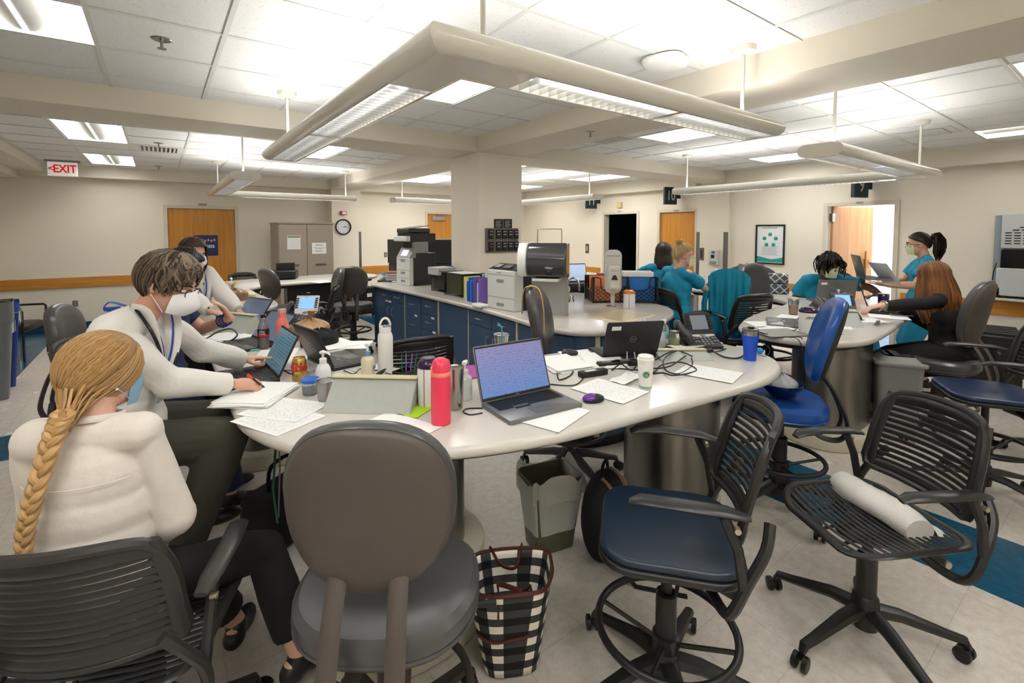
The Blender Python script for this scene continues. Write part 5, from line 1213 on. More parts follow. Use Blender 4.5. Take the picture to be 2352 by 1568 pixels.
M_PURP = mat('deep_purple_lid', '33163F', rough=.2); M_LAB = print_mat('wipes_label', 14, '4A4A4A', .55, 'E9E8E6', 14)
def canister(label, px, py, lid, R=.052, H=.17, z=DZ, writing=None, g='wipe canisters', loc=None, body=None):
    p = loc or on(px, py, z); t = thing('wipes_canister', label, 'canister', (p.x, p.y, z), 0, g)
    MB().lathe([(R*.97, 0), (R, .004), (R, H*.8), (R*.98, H*.82)], 32).build('body', body or M_LAB, t); MB().lathe([(R*1.02, H*.8), (R*1.04, H*.81), (R*1.04, H*.87), (R*.9, H*.93), (R*.62, H), (R*.3, H*1.0), (.001, H)], 32).build('lid', lid, t)
    if writing:
        dv = Vector((p.x, p.y)); a0 = atan2(-dv.y, -dv.x)
        for k, ch in enumerate(writing):
            a = a0+(k-(len(writing)-1)/2)*.19+.25; text('handwriting', ch, .026, M_BLACK, t, ((R+.0004)*cos(a), (R+.0004)*sin(a), H*.62), (pi/2, 0, a+pi/2), shear=.3, ext=.0004)
    return t
canister('white wipes canister with deep purple lid, hidden half behind the pink bottle', 985, 928, M_PURP, .045, .2)
# straws and black organiser
t = thing('straw_holder', 'black organiser tray holding purple and green glitter straws', 'organiser', tuple(on(930, 872, DZ)), .4); mb = MB(); mb.box((-.05, -.035, 0), (.05, .035, .004)); mb.box((-.05, -.035, 0), (-.046, .035, .05)); mb.box((.046, -.035, 0), (.05, .035, .05)); mb.box((-.05, -.035, 0), (.05, -.031, .05)); mb.box((-.05, .031, 0), (.05, .035, .05)); mb.box((-.002, -.035, 0), (.002, .035, .045)); mb.build('tray', M_BLACK, t)
for k, (c, n_) in enumerate((('0E6B3C', 'green'), ('8A5FC8', 'purple'), ('8A5FC8', 'purple'), ('0E6B3C', 'green'))):
    q = MB().tube([(0, 0, 0), (.01*(k-1.5)+.01, .01*(k % 2), .12)], .0028, 8).build('straw', mat('straw_'+n_, c, rough=.3)); q.location = on(925+8*k, 872, DZ)+V(0, 0, .006)
    tag(q, 'glitter drinking straw standing in the black organiser, '+['leftmost green', 'left purple', 'right purple', 'right green'][k], 'straw', 'purple glitter straws' if k in (1, 2) else 'green glitter straws')
sc = thing('scissors', 'black-handled scissors leaning on the organiser beside the wedge stand', 'scissors', tuple(on(885, 880, DZ)+V(0,0,.006)), radians(-30)); MB().tube([(.022*cos(a)-.02, .014*sin(a), .05+.02*cos(a)*.6) for a in [2*pi*i/20 for i in range(20)]], .004, 8, closed=True).build('handle', M_BLACK, sc); MB().tube([(.0, .0, .045), (.12, -.01, .012)], [.007, .003], 6, flat=.4).build('blade', mat('dark_blade', '2A2A2A', rough=.3, metal=.6), sc); MB().tube([(.022*cos(a)-.03, .014*sin(a)+.028, .03+.015*cos(a)) for a in [2*pi*i/20 for i in range(20)]], .004, 8, closed=True).build('handle', M_BLACK, sc)
# paper cup, tumblers, cup with straw
t = lathe_thing('paper_cup', 'white lidded paper coffee cup with round green emblem', 'cup', 1482, 890, [(.026, 0), (.0275, .002), (.028, .006), (.037, .128), (.0378, .131)], mat('paper_cup_white', 'EDEBE6', rough=.6), parts=(('base_band', [(.0278, .003), (.0283, .0035), (.0288, .012), (.028, .0125)], mat('cup_green_band', '8FBBA4', rough=.6)), ('lid', [(.0385, .128), (.0395, .13), (.0395, .139), (.036, .141), (.0355, .151), (.033, .153), (.031, .149), (.001, .149)], M_WHITE)))
a = atan2(-t.location.y, -t.location.x)+.12; G = mat('emblem_green', '1E6A48', rough=.5); n3 = V(cos(a), sin(a), 0); x3 = V(-sin(a), cos(a), 0)
def cupdisc(r0, r1, m, off, nm):
    mb = MB(); vs = []
    for r_ in (r0, r1):
        for i in range(32):
            q = 2*pi*i/32; x = r_*cos(q); z = .07+r_*sin(q); R_ = .0295+.0077*(z/.128); th = x/R_; vs.append(tuple(n3*((R_+off)*cos(th))+x3*((R_+off)*sin(th))+V(0,0,z)))
    mb.add(vs, [(i, (i+1)%32, 32+(i+1)%32, 32+i) for i in range(32)]); return mb.build(nm, m, t)
cupdisc(.001, .0155, G, .0006, 'emblem'); cupdisc(.0128, .0136, M_WHITE, .0009, 'emblem_ring')
mb = MB()
for sx in (-1, 0, 1):
    P_ = [n3*.0345+x3*(sx*.006+.0015*sin(i))+V(0, 0, .0605+.0022*i) for i in range(8)]; mb.tube([tuple(p_+n3*.0012) for p_ in P_], .0008, 5)
mb.build('emblem_wave', M_WHITE, t)
cupdisc(.0165, .0172, mat('emblem_text_green', '7FA894'), .0006, 'emblem_outer')
BT = mat('royal_blue_coat', '0C4DC8', rough=.3, var=.02)
t = lathe_thing('steel_tumbler', 'royal blue insulated tumbler with steel rim at the right end', 'tumbler', 1722, 826, [(.032, 0), (.034, .003), (.035, .05), (.0385, .1), (.044, .128), (.0445, .145)], BT, parts=(('steel_rim', [(.0447, .144), (.045, .146), (.045, .168), (.043, .17)], M_TIN), ('clear_lid', [(.042, .17), (.0455, .171), (.0455, .178), (.035, .18), (.001, .18)], M_CLEAR))); MB().box((-.012, -.016, .18), (.014, .012, .19)).build('slide_tab', M_BLACK, t, bevel=.003)
t = lathe_thing('iced_drink_cup', 'clear cup with a bent teal straw behind the large laptop', 'cup', 1152, 812, [(.032, 0), (.034, .003), (.044, .11), (.045, .112)], M_CLEAR, parts=(('lid', [(.046, .11), (.047, .112), (.047, .118), (.04, .122), (.001, .122)], M_CLEAR),)); MB().tube([(0, 0, .02), (.003, 0, .14), (-.004, 0, .165), (-.02, .01, .185)], .0042, 8).build('straw', mat('teal_straw', '2FA5BC', rough=.3), t)
# mice
mouse('black wireless mouse with glossy purple top beside the large laptop', 1363, 922, radians(70), mat('purple_gloss', '6A2C9C', rough=.15)); mouse('plain black mouse on white papers, middle of the right arm', 1309, 815, radians(60), mat('mouse_grey', '2A2B2D', rough=.4))
# desk phone, mason jar, bags, water bottle
ip_phone('black desk phone with grey screen on the right end of the nearest desk', (2.72, 1.72, DZ), radians(-28))
lathe_thing('mason_jar', 'mason jar of lime-tinted water behind the desk phone', 'jar', 1549, 800, [(.03, 0), (.034, .005), (.034, .08), (.028, .092), (.028, .112)], M_CLEAR, parts=(('lime_water', [(.029, .004), (.032, .006), (.032, .06), (.001, .06)], mat('lime_water', 'C8D85A', rough=.1, trans=.5)), ('rim', [(.0285, .104), (.0295, .106), (.0295, .112), (.028, .113)], M_METAL)))
lathe_thing('water_bottle', 'clear water bottle with white cap and teal label behind the laptop lid', 'bottle', 1524, 795, [(.03, 0), (.032, .004), (.032, .1), (.028, .125), (.013, .148), (.013, .155)], M_CLEAR, parts=(('label', [(.0323, .055), (.0326, .056), (.0326, .09), (.0323, .091)], mat('teal_label', '7FC0C4', rough=.5)), ('cap', [(.0145, .15), (.015, .152), (.015, .168), (.013, .17)], M_WHITE)))
bagpile('clear_food_bag', 'crumpled clear plastic bag with snack scraps behind the laptop lid', 'bag', tuple(on(1505, 800, DZ)), .3, (.09, .06, .11), M_BAG, False, 5, .03)
bagpile('clear_food_bag', 'clear plastic bag with blue print beside the water bottle', 'bag', tuple(on(1475, 775, DZ)), .9, (.09, .06, .13), M_BAG, False, 9, .03)
nz = thing('napkin', 'crumpled white napkin behind the paper coffee cup', 'napkin', tuple(on(1440, 872, DZ)+V(0,0,.004)), .2); crumpled(nz, 'tissue', lambda u, v: ((u-.5)*.2, (v-.5)*.09, .006+.008*sin(u*9)*sin(v*7)), 26, 12, M_PAPER, .008, 30)
# power bricks and cables
for k, (x, y, a_, L_) in enumerate(((1362, 862, .15, .16), (1398, 842, -.1, .13), (1440, 838, -.1, .14))):
    t = thing('power_adapter', ('long flat black power strip nearest the papers', 'black power adapter behind the power strip', 'black adapter with a white cable beside the paper cup')[k], 'power adapter', tuple(on(x, y, DZ)), a_-.35); MB().prism(rrect(L_, .05, .012), 0, .028, .006).build('case', M_BLACK, t); MB().box((-L_*.3, -.012, .0281), (L_*.1, .01, .0284)).build('rating_label', M_GREYP if k else M_STICK, t)
cable('thin black cable from the laptop across to the adapters', [(1262, 882), (1320, 884), (1345, 860), (1356, 838), (1375, 830)])
cable('black cable looping round left of the adapters', [(1280, 858), (1285, 872), (1310, 862), (1325, 845), (1370, 838), (1440, 848), (1500, 850)], .0035)
cable('thick black cable coil right of the paper cup, lower loop', [(1405, 850), (1440, 830, .02), (1490, 845, .03), (1540, 840, .02), (1580, 815, .01), (1590, 838), (1560, 858), (1530, 850), (1525, 825, .02), (1555, 805, .03), (1590, 818, .02)], .004)
cable('thick black cable coil right of the paper cup, upper loop', [(1480, 862), (1520, 856), (1550, 862, .01), (1600, 850), (1565, 832, .02), (1520, 838, .01), (1500, 855), (1470, 850)], .004)
cable('tangled black cable between adapters and closed laptop', [(1400, 845), (1420, 832, .02), (1450, 850, .03), (1465, 838, .01), (1500, 828, .02), (1530, 812, .03), (1560, 800, .03)], .004)
cable('white looped charging cable standing up from the adapter', [(1440, 826, .02), (1441, 800, .045), (1448, 790, .05), (1455, 800, .04), (1460, 830, .015)], .003, M_WCABLE)
cable('short black cable plugged into the left side of the large laptop', [(1108, 937), (1075, 938), (1064, 945), (1080, 952), (1108, 948)], .003)
cable('coiled handset cord trailing to the blue tumbler', [(1640, 808, .01), (1665, 820), (1695, 822), (1712, 812)], .005)
cable('thin grey wire on the right end by the blue tumbler', [(1735, 812), (1760, 818), (1768, 800), (1745, 785)], .0015)
cable('black cables bundled left of the lotion bottle', [(790, 850), (812, 858, .02), (830, 846, .01), (860, 850), (900, 846, .02)], .003); cable('white cord beside the black laptop with the ring logo', [(775, 855), (800, 848), (825, 858), (810, 865)], .0025, M_WCABLE)
cable('black cable from the gold can to the far laptop', [(640, 842), (668, 858), (690, 860)], .0025); cable('white cables curling at the far end of the left arm', [(560, 725), (600, 722, .01), (640, 735), (660, 742), (610, 748)], .003, M_WCABLE); cable('white cable arching over the far end', [(582, 702, .03), (600, 715, .02), (628, 732), (660, 728, .02)], .003, M_WCABLE)
cable('black tubing loop of a stethoscope left on white papers', [(474, 778), (500, 762, .03), (530, 755, .05), (545, 768, .04), (530, 782, .01), (505, 784), (490, 790)], .0055)
t = thing('earbud_case', 'bright blue earbud pouch with a black clip behind the blue tumbler', 'pouch', tuple(on(1745, 812, DZ)), .3); MB().ell((0,0,.018), (.022, .02, .018), 16, 10).build('pouch', mat('azure_gloss', '1590D8', rough=.15), t); MB().tube([(.02, 0, .012), (.045, -.01, .01), (.06, 0, .012)], .006, 8).build('clip', M_BLACK, t)
# brown bag and dark bag, video phone beyond
bagpile('grocery_bag', 'tan plastic grocery bag slumped beside the coral bottle', 'bag', tuple(on(712, 772, DZ)), .5, (.15, .11, .12), M_TBAG, True, 4, .03)
bagpile('black_bag', 'black fabric bag behind the laptop with the ring logo', 'bag', tuple(on(735, 790, DZ)), .2, (.12, .09, .1), M_BLK, False, 8, .03)
t = ip_phone('white-framed video desk phone with a lit blue screen beyond the brown bag', tuple(on(690, 738, DZ)), radians(-32), True, True); MB().lathe([(.008, .205), (.016, .207), (.016, .222), (.008, .225)], 16).build('camera', M_BLACK, t).location = (.04, .08, 0)
t = thing('headset', 'black over-ear headset lying beyond the wedge stand', 'headset', tuple(on(625, 740, DZ)), .5); MB().tube([(.07*cos(a), 0, .012+.07*sin(a)) for a in [pi*i/14 for i in range(15)]], .006, 8).build('headband', M_BLACK, t)
for sx in (-1, 1): MB().cyl((sx*.07-.012*sx, 0, .03), (sx*.07+.014*sx, 0, .03), .028).build('ear_cup', M_BLACK, t)
t = thing('pen', 'green-capped pen lying in front of the hinge of the navy woman\'s laptop', 'pen', tuple(on(560, 802, DZ)+V(0,0,.005)), radians(40)); MB().cyl((-.07, 0, 0), (.04, 0, 0), .0045).build('barrel', mat('pen_green', '1C8A66', rough=.4), t); MB().cyl((.04, 0, 0), (.075, 0, 0), .0055).build('cap', M_BLACK, t)
# ---- tied bag and pump on the far left desk
bagpile('grocery_bag', 'knotted brown grocery bag on the rounded end of the far left desk', 'bag', tuple(on(535, 690, DZ)), .4, (.15, .11, .13), mat('brown_bag', '8A6A4A', rough=.4, var=.2, scale=20), True, 12, .03, mat('beige_bag', 'C9B48A', rough=.5))
bagpile('grocery_bag', 'pale cream plastic bag slumped behind the knotted brown bag', 'bag', tuple(on(566, 684, DZ)), 1.4, (.14, .09, .08), mat('cream_bag', 'CFC4A2', rough=.5, var=.1), False, 21, .03)
bottle_pump('hand_foam_bottle', 'white pump bottle behind the knotted brown bag', 532, 676, .19, .035, mat('milky_white', ''), M_WHITE, foam=True)
t = thing('inkjet_printer', 'small black printer on the far back desk in front of the tall cabinet', 'printer', tuple(on(655, 640, DZ)), radians(-20)); MB().box((-.17, -.14, 0), (.17, .14, .13)).build('body', M_BLACK, t, bevel=.012); MB().box((-.14, -.2, .03), (.14, -.12, .045)).build('output_tray', M_BLACK, t); MB().box((-.13, .05, .13), (.13, .09, .24)).build('paper_feed', M_BLACK, t, bevel=.006)
sheet('white forms on the far back desk beside the black printer', 740, 648, .3, n=3)
# ================================================================== on the storage counter
def cn(px, py): return on(px, py, DZ)
gC = None
t = thing('closed_laptop', 'closed black laptop at the far left end of the blue storage counter', 'laptop', tuple(cn(888, 645)), radians(60)); MB().prism(rrect(.3, .22, .012, 4), 0, .02, .003).build('body', M_LAPD, t); MB().box((-.15, -.11, .009), (.15, .11, .0105)).build('seam_strip', M_GREYP, t)
lathe_thing('soda_can', 'pale blue drink can beside the paper pile on the counter', 'can', 882, 643, [(.023, 0), (.03, .007), (.0325, .012), (.0325, .108), (.028, .118), (.001, .118)], mat('pale_blue_can', '5FA8C0', rough=.3, metal=.5), parts=(('band', [(.0327, .03), (.033, .031), (.033, .075), (.0327, .076)], M_STICK),))
random.seed(3)
for k in range(9):
    o = sheet('', 908, 646, .6+random.uniform(-.5, .5), loc=cn(908, 646)+V(0, 0, 0), n=2, w_=.2, h=.26); o.location.z = DZ+.002+.016*k; o.location.x += random.uniform(-.02, .02)
    o.data.materials.clear(); o.data.materials.append(mat('pile_red', 'C87070', rough=.7) if k == 8 else [M_PAPER, mat('pile_grey', 'B8B8B8', rough=.7)][k % 2]); tag(o, 'red folder on top of the paper pile left of the tall printer' if k == 8 else '%s layer from the bottom of the paper pile left of the tall printer' % ['lowest', 'second', 'third', 'fourth', 'fifth', 'sixth', 'seventh', 'eighth', 'top'][k], 'papers', None if k == 8 else 'paper pile on the counter')
    if k < 8 : pass
    o.scale = (1, 1, 2.0)
# tall white printer with slanted panel
M_PW = mat('printer_white', 'D6D6D2', rough=.4, var=.01); M_PB = mat('printer_black', '1B1C1E', rough=.4); M_PG = mat('printer_panel_grey', '8E9092', rough=.4)
def face_to(px0, py0, px1, py1, z=DZ):
    a, b = on(px0, py0, z), on(px1, py1, z); return a, b, atan2((b-a).y, (b-a).x)
t = thing('tall_printer', 'tall white and black printer with slanted touch panel and scanner head', 'printer', tuple(cn(932, 655)+V(.17, .05, 0)), radians(-82)); w2 = .165
# local: front at -y (towards the aisle), x across
MB().box((-w2, -.2, 0), (w2, -.14, .37)).build('white_front', M_PW, t, bevel=.008); bd = MB().box((-w2+.002, -.139, 0), (w2-.002, .22, .43)).build('black_body', M_PB, t, bevel=.006)
for z in (.1, .205, .345): MB().box((-w2+.001, -.2025, z), (w2-.001, -.199, z+.003)).build('tray_seam', M_GREYP, t)
for z in (.06, .17, .33): MB().prism(rrect(.1, .028, .012), 0, .004).build('tray_handle', M_GREYP, t).matrix_local = Matrix.Translation((0, -.2, z)) @ Matrix.Rotation(pi/2, 4, 'X')
MB().add([(-w2, -.2, .37), (w2, -.2, .37), (w2, -.12, .5), (-w2, -.12, .5), (-w2, -.1, .37), (w2, -.1, .37), (w2, -.1, .5), (-w2, -.1, .5)], [(0,1,2,3), (4,7,6,5), (0,4,5,1), (1,5,6,2), (2,6,7,3), (3,7,4,0)]).build('control_panel', M_PG, t, bevel=.004)
q = MB().frame((0, -.163, .435), V(1,0,0), V(0, .52, .85).normalized(), V(0, -.85, .52).normalized()); q.box((-.075, -.045, 0), (.075, .045, .004)); q.build('touch_screen', mat('panel_screen', 'D8DDE4', emit=.5), t)
MB().box((w2-.07, -.12, .43), (w2-.002, .1, .6)).build('side_column', M_PG, t, bevel=.01)
MB().box((-w2, -.24, .59), (w2, -.18, .66)).build('scanner_front', M_PW, t, bevel=.01); MB().box((-w2, -.18, .58), (w2, .22, .7)).build('scanner_bed', M_PB, t, bevel=.008)
MB().box((-w2+.01, -.2, .7), (w2-.02, .15, .765)).build('document_feeder', mat('feeder_grey', '33342F', rough=.4), t, bevel=.015); MB().add([(-.12, -.12, .76), (.12, -.12, .76), (.13, .14, .80), (-.13, .14, .80), (-.12, -.12, .768), (.12, -.12, .768), (.13, .14, .808), (-.13, .14, .808)], [(0,1,2,3), (4,7,6,5), (0,4,5,1), (1,5,6,2), (2,6,7,3), (3,7,4,0)]).build('feeder_tray', M_BLACK, t)
text('brand_text', 'Lexmark', .022, M_GREYP, t, (-.02, -.2012, .352), (pi/2, 0, 0))
t = thing('floor_copier', 'large black floor copier behind the tall printer, beside the column', 'copier', (3.3, 6.85, 0), 0); MB().box((-.42, -.3, .02), (.5, .3, 1.15)).build('body', M_PB, t, bevel=.01); MB().box((-.44, -.32, 1.15), (.55, .3, 1.52)).build('upper_unit', M_PB, t, bevel=.012); MB().box((-.06, -.312, .4), (-.03, -.3, 1.12)).build('edge_trim', M_PG, t)
# clear bin, tray, wire file racks
M_SMK = mat('smoked_clear', '6A6C68', rough=.2, alpha=.6); M_WIRE = mat('black_wire', '0D0D0D', rough=.4)
t = thing('letter_tray', 'smoky clear bin and white tray between the tall printer and the file racks', 'bin', tuple(cn(995, 668)+V(.12, 0, 0)), radians(-88)); mb = MB(); mb.box((-.09, -.1, 0), (.09, -.096, .24)); mb.box((-.09, .096, 0), (.09, .1, .24)); mb.box((-.09, -.1, 0), (-.086, .1, .24)); mb.box((.086, -.1, 0), (.09, .1, .24)); mb.build('bin', M_SMK, t); MB().box((-.1, -.14, .2), (.16, .1, .29)).build('tray', mat('tray_white', 'C9C9C6', rough=.4, alpha=.9), t, bevel=.006); MB().box((-.02, .101, .22), (.1, .106, .3)).build('blue_card', mat('blue_card', '203A8C'), t)
gF = 'hanging folder racks on the counter'
for k, (x, y) in enumerate(((1000, 670), (1034, 680))):
    p = cn(x, y); t = thing('wire_file_rack', ('black wire rack of dark hanging folders, nearer the tall printer' if k == 0 else 'black wire rack of olive hanging folders, nearer the coloured binders'), 'file rack', (p.x+.17, p.y-.02, DZ), radians(-88), gF)
    L_, D_, H_ = .36 if k else .3, .3, .25; wr = MB()
    for z in (.01, H_): wr.tube([(-L_/2, -D_/2, z), (L_/2, -D_/2, z), (L_/2, D_/2, z), (-L_/2, D_/2, z)], .004, 6, closed=True)
    for sx in (-1, 1):
        for sy in (-1, 1): wr.cyl((sx*L_/2, sy*D_/2, 0), (sx*L_/2, sy*D_/2, H_+.01), .004, n=6)
    wr.build('wire_frame', M_WIRE, t)
    for j in range(7):
        y_ = -D_/2+.02+j*(D_-.04)/6; f = MB(); f.box((-L_/2+.012, y_, .03), (L_/2-.012, y_+.004, H_-.01)); f.build('hanging_folder', mat('folder_olive', '3A3C22', rough=.6) if k else mat('folder_dark', '262722', rough=.6), t)
    if k: MB().box((-L_/2+.02, -D_/2+.03, H_+.006), (L_/2-.02, D_/2-.03, H_+.01)).build('loose_sheet', M_PAPER, t)
cols = ['D8C84A', 'E8E8E4', '1E66C0', '1C5AB4', '2E86D8', '1450A8', '7A5AB8', '6A4CA8', 'C8C8D0', '8468C0']; p0, p1 = cn(1060, 690), cn(1094, 699)
for k, c in enumerate(cols):
    q = p0.lerp(p1, k/9); o = MB().box((-.1, -.009, 0), (.1, .009, .25-.02*(k % 3))).build('binder', mat('binder_'+c, c, rough=.45), bevel=.002); o.location = (q.x+.13, q.y, DZ); o.rotation_euler = (0, radians(0), radians(2)); tag(o, ['yellow folder', 'white folder', 'blue binder, first from the folder rack', 'dark blue binder, second of the blues', 'bright azure binder', 'deep blue binder nearest the purple ones', 'purple folder beside the blue binders', 'dark purple folder', 'pale grey folder', 'light purple folder nearest the small printer'][k]+' in the row by the small printer', 'binder', 'coloured binders on the counter')
t = thing('label_printer', 'small white rounded device in front of the small white printer', 'device', tuple(cn(1106, 706)+V(-.0, .03, 0))); MB().box((-.05, -.08, 0), (.05, .08, .035)).build('body', M_WHITE, t, bevel=.014, seg=3); MB().box((-.03, -.082, .012), (.03, -.079, .018)).build('slot', M_GREYP, t)
t = thing('handbag', 'small black bag with pale clasp behind the file racks, against the column', 'bag', (2.80, 4.95, DZ), 0.2); MB().ell((0,0,.09), (.09, .12, .09), 18, 10).build('body', M_BLK, t); MB().tube([(-.08, -.04, .12), (-.1, 0, .16), (-.08, .05, .12)], .006, 8).build('clasp', M_METAL, t)
# small white printer
t = thing('desktop_printer', 'small white laser printer with black top, at the middle of the counter', 'printer', (2.72, 3.62, DZ), radians(-84)); w2 = .19
MB().box((-w2, -.2, 0), (w2, -.08, .37)).build('front_shell', M_PW, t, bevel=.012, seg=3); MB().box((-w2+.003, -.085, 0), (w2-.003, .18, .39)).build('rear_body', M_PB, t, bevel=.008)
MB().add([(-w2, -.19, .37), (w2, -.19, .37), (w2, -.03, .42), (-w2, -.03, .42), (-w2, -.03, .37), (w2, -.03, .37)], [(0,1,2,3), (0,4,5,1), (3,2,5,4), (0,3,4), (1,5,2)]).build('control_deck', mat('deck_black', '242528', rough=.35), t, bevel=.003)
q = MB().frame((.02, -.115, .40), V(1,0,0), V(0, .936, .35).normalized(), V(0, -.35, .936).normalized()); q.box((-.05, -.035, 0), (.05, .035, .003)); q.build('display', mat('lcd_grey', '77797C', rough=.2), t); q = MB().frame((-.11, -.115, .40), V(1,0,0), V(0, .936, .35).normalized(), V(0, -.35, .936).normalized()); q.box((-.035, -.035, 0), (.035, .035, .003)); q.build('key_pad', mat('lcd_pale', 'A9ABAC', rough=.4), t)
for z in (.115, .325): MB().box((-w2+.001, -.2022, z), (w2-.001, -.199, z+.003)).build('tray_seam', M_GREYP, t)
for z in (.05, .27): MB().prism(rrect(.1, .03, .012), 0, .003).build('tray_handle', M_GREYP, t).matrix_local = Matrix.Translation((0, -.2, z)) @ Matrix.Rotation(pi/2, 4, 'X')
text('brand_text', 'Lexmark', .02, M_GREYP, t, (-.02, -.2012, .345), (pi/2, 0, 0))
# perforated stand + paper-towel dispenser
PT = (2.72, 3.12)
t = thing('dispenser_stand', 'perforated grey metal stand beside the tap carrying the towel dispenser', 'stand', (PT[0], PT[1], DZ), radians(-52)); pm = bpy.data.materials.new('perforated_metal'); pm.use_nodes = True; N, L = nt(pm); P_ = N['Principled BSDF']; P_.inputs['Metallic'].default_value = .5; P_.inputs['Roughness'].default_value = .4; tc = N.new('ShaderNodeTexCoord'); vo = N.new('ShaderNodeTexVoronoi'); vo.inputs['Scale'].default_value = 110; vo.inputs['Randomness'].default_value = 0; r_ = ramp2(N, '4A4A4A', 'B8B8B8', .3, .4); L.new(tc.outputs['Object'], vo.inputs['Vector']); L.new(vo.outputs['Distance'], r_.inputs[0]); L.new(r_.outputs[0], P_.inputs['Base Color'])
MB().box((-.16, -.005, 0), (.14, .005, .5)).build('perforated_panel', pm, t); fr_ = MB(); fr_.box((-.17, -.012, 0), (-.155, .012, .62)); fr_.box((.13, -.012, 0), (.155, .012, .62)); fr_.build('uprights', mat('stand_silver', 'B5B5B3', rough=.35, metal=.6), t, bevel=.002)
MB().tube(smoothpts([(-.12, .02, .6), (-.12, .02, .73), (-.1, .02, .745), (.07, .02, .745), (.09, .02, .73), (.09, .02, .6)], 3, False), .004, 8).build('top_bail', M_METAL, t)
t2 = thing('paper_towel_dispenser', 'grey translucent roll towel dispenser with white side on the perforated stand', 'dispenser', (PT[0], PT[1], DZ+.33), radians(-52))
SM = mat('smoked_cover', '3C3F41', rough=.12, coat=.5); pr = [(-.03, 0), (-.2, .02), (-.225, .08), (-.225, .16), (-.2, .25), (-.15, .3), (-.03, .3)]
def exy(pr, x0, x1): 
    n = len(pr); return [(x0, y, z) for y, z in pr]+[(x1, y, z) for y, z in pr], [tuple(range(n))[::-1], tuple(range(n, 2*n))]+[(k, (k+1)%n, n+(k+1)%n, n+k) for k in range(n)]
v_, f_ = exy([(y*1.02, z) for y, z in pr], -.17, .17); MB().add(v_, f_).build('smoked_cover', SM, t2, bevel=.02, seg=3)
v_, f_ = exy([(y*.93-.0, z*.98+.003) for y, z in pr], -.25, -.168); MB().add(v_, f_).build('white_side', M_WHITE, t2, bevel=.014, seg=3); MB().box((-.19, -.03, .01), (.165, -.014, .3)).build('back_plate', M_WHITE, t2, bevel=.004)
MB().box((-.12, -.2, -.02), (.1, -.05, .004)).build('outlet_lip', M_WHITE, t2, bevel=.006); MB().ell((.03, -.226, .055), (.025, .006, .022), 14, 8).build('feed_sensor', M_BLACK, t2)
text('brand_text', 'enMotion', .018, M_STICK, t2, (.03, -.2315, .1), (pi/2, 0, 0)); MB().tube([(.03+.02*cos(a), -.2305, .085+.008*sin(a)) for a in [pi*i/8 for i in range(9)]], .0015, 5).build('swoosh', M_STICK, t2)
# tap
p = cn(1303, 694); t = thing('sink_tap', 'chrome gooseneck tap with two handles on the counter basin', 'tap', tuple(p), radians(15)); MB().tube(smoothpts([(0, 0, .0), (0, 0, .18), (0, -.02, .23), (0, -.07, .255), (0, -.12, .235), (0, -.14, .18), (0, -.14, .13)], 4, False), .011, 12).build('spout', M_CHROME, t); MB().lathe([(.026, 0), (.026, .008), (.017, .03), (.014, .06), (.012, .07)], 20).build('spout_base', M_CHROME, t)
for sx in (-1, 1): MB().lathe([(.027, 0), (.027, .006), (.018, .03), (.02, .05), (.012, .065), (.001, .067)], 20).build('tap_handle', M_CHROME, t, loc=(sx*.085, 0, 0))
t = bagpile('plush_bag', 'maroon soft bag with pale patches behind the tap', 'bag', tuple(cn(1290, 690)+V(.15, .2, 0)), .2, (.12, .08, .19), mat('maroon_fabric', '4A1519', rough=.7, var=.2), False, 6, .02)
for x in (-.05, .05): MB().ell((x, -.085, .09), (.03, .012, .035), 14, 8).build('pale_patch', mat('pale_felt', 'D8C4B0', rough=.8), t)
sheet('fan of blue-edged brochures on the counter behind the strapped stool', 1262, 712, radians(-60), n=6, w_=.22, h=.3); sheet('blue-bordered brochure on top of the brochure fan', 1268, 708, radians(-50), z=DZ+.024, m=print_mat('blue_border_print', 20, '6A86B0', .5))
# crates
def crate(label, px, py, rz, fill, col, tabs=None, extra=None):
    p = cn(px, py); t = thing('mesh_crate', label, 'crate', tuple(p), rz, 'black mesh file crates'); W, D, H = .36, .3, .26; mb = MB()
    def lattice(o, ux, Lx):
        for k in range(-6, 12):
            for s_ in (-1, 1):
                x0 = -Lx/2+k*Lx/7; a = (x0, .015); b = (x0+s_*.2, .17)
                if s_ < 0: a = (x0+.2, .015); b = (x0, .17)
                pts = []
                for i in range(9):
                    x = a[0]+(b[0]-a[0])*i/8; z = a[1]+(b[1]-a[1])*i/8
                    if -Lx/2 < x < Lx/2 and (z < .12 or abs(x) > Lx*.22): pts.append(tuple(Vector(o)+Vector(ux)*x+V(0, 0, z)))
                if len(pts) > 1: mb.tube(pts, .0035, 4)
    lattice((0, -D/2, 0), (1, 0, 0), W); lattice((-W/2, 0, 0), (0, 1, 0), D)
    for z0, z1 in ((0, .02),): mb.box((-W/2, -D/2-.003, z0), (W/2, -D/2+.003, z1)); mb.box((-W/2-.003, -D/2, z0), (-W/2+.003, D/2, z1))
    mb.tube(smoothpts([(-W/2, -D/2, H), (-W*.3, -D/2, H*.95), (-W*.24, -D/2, H*.52), (W*.24, -D/2, H*.52), (W*.3, -D/2, H*.95), (W/2, -D/2, H)], 3, False), .006, 6); mb.tube(smoothpts([(-W/2, -D/2, H), (-W/2, -D*.3, H*.95), (-W/2, -D*.24, H*.52), (-W/2, D*.24, H*.52), (-W/2, D*.3, H*.95), (-W/2, D/2, H)], 3, False), .006, 6)
    for sx, sy in ((-1, -1), (1, -1), (-1, 1), (1, 1)): mb.box((sx*W/2-.01, sy*D/2-.01, 0), (sx*W/2+.01, sy*D/2+.01, H))
    mb.box((W/2-.008, -D/2, 0), (W/2, D/2, H)); mb.box((-W/2, D/2-.008, 0), (W/2, D/2, H)); mb.box((-W/2, -D/2, 0), (W/2, D/2, .006)); mb.build('crate_body', M_BLACK, t)
    return t, W, D, H
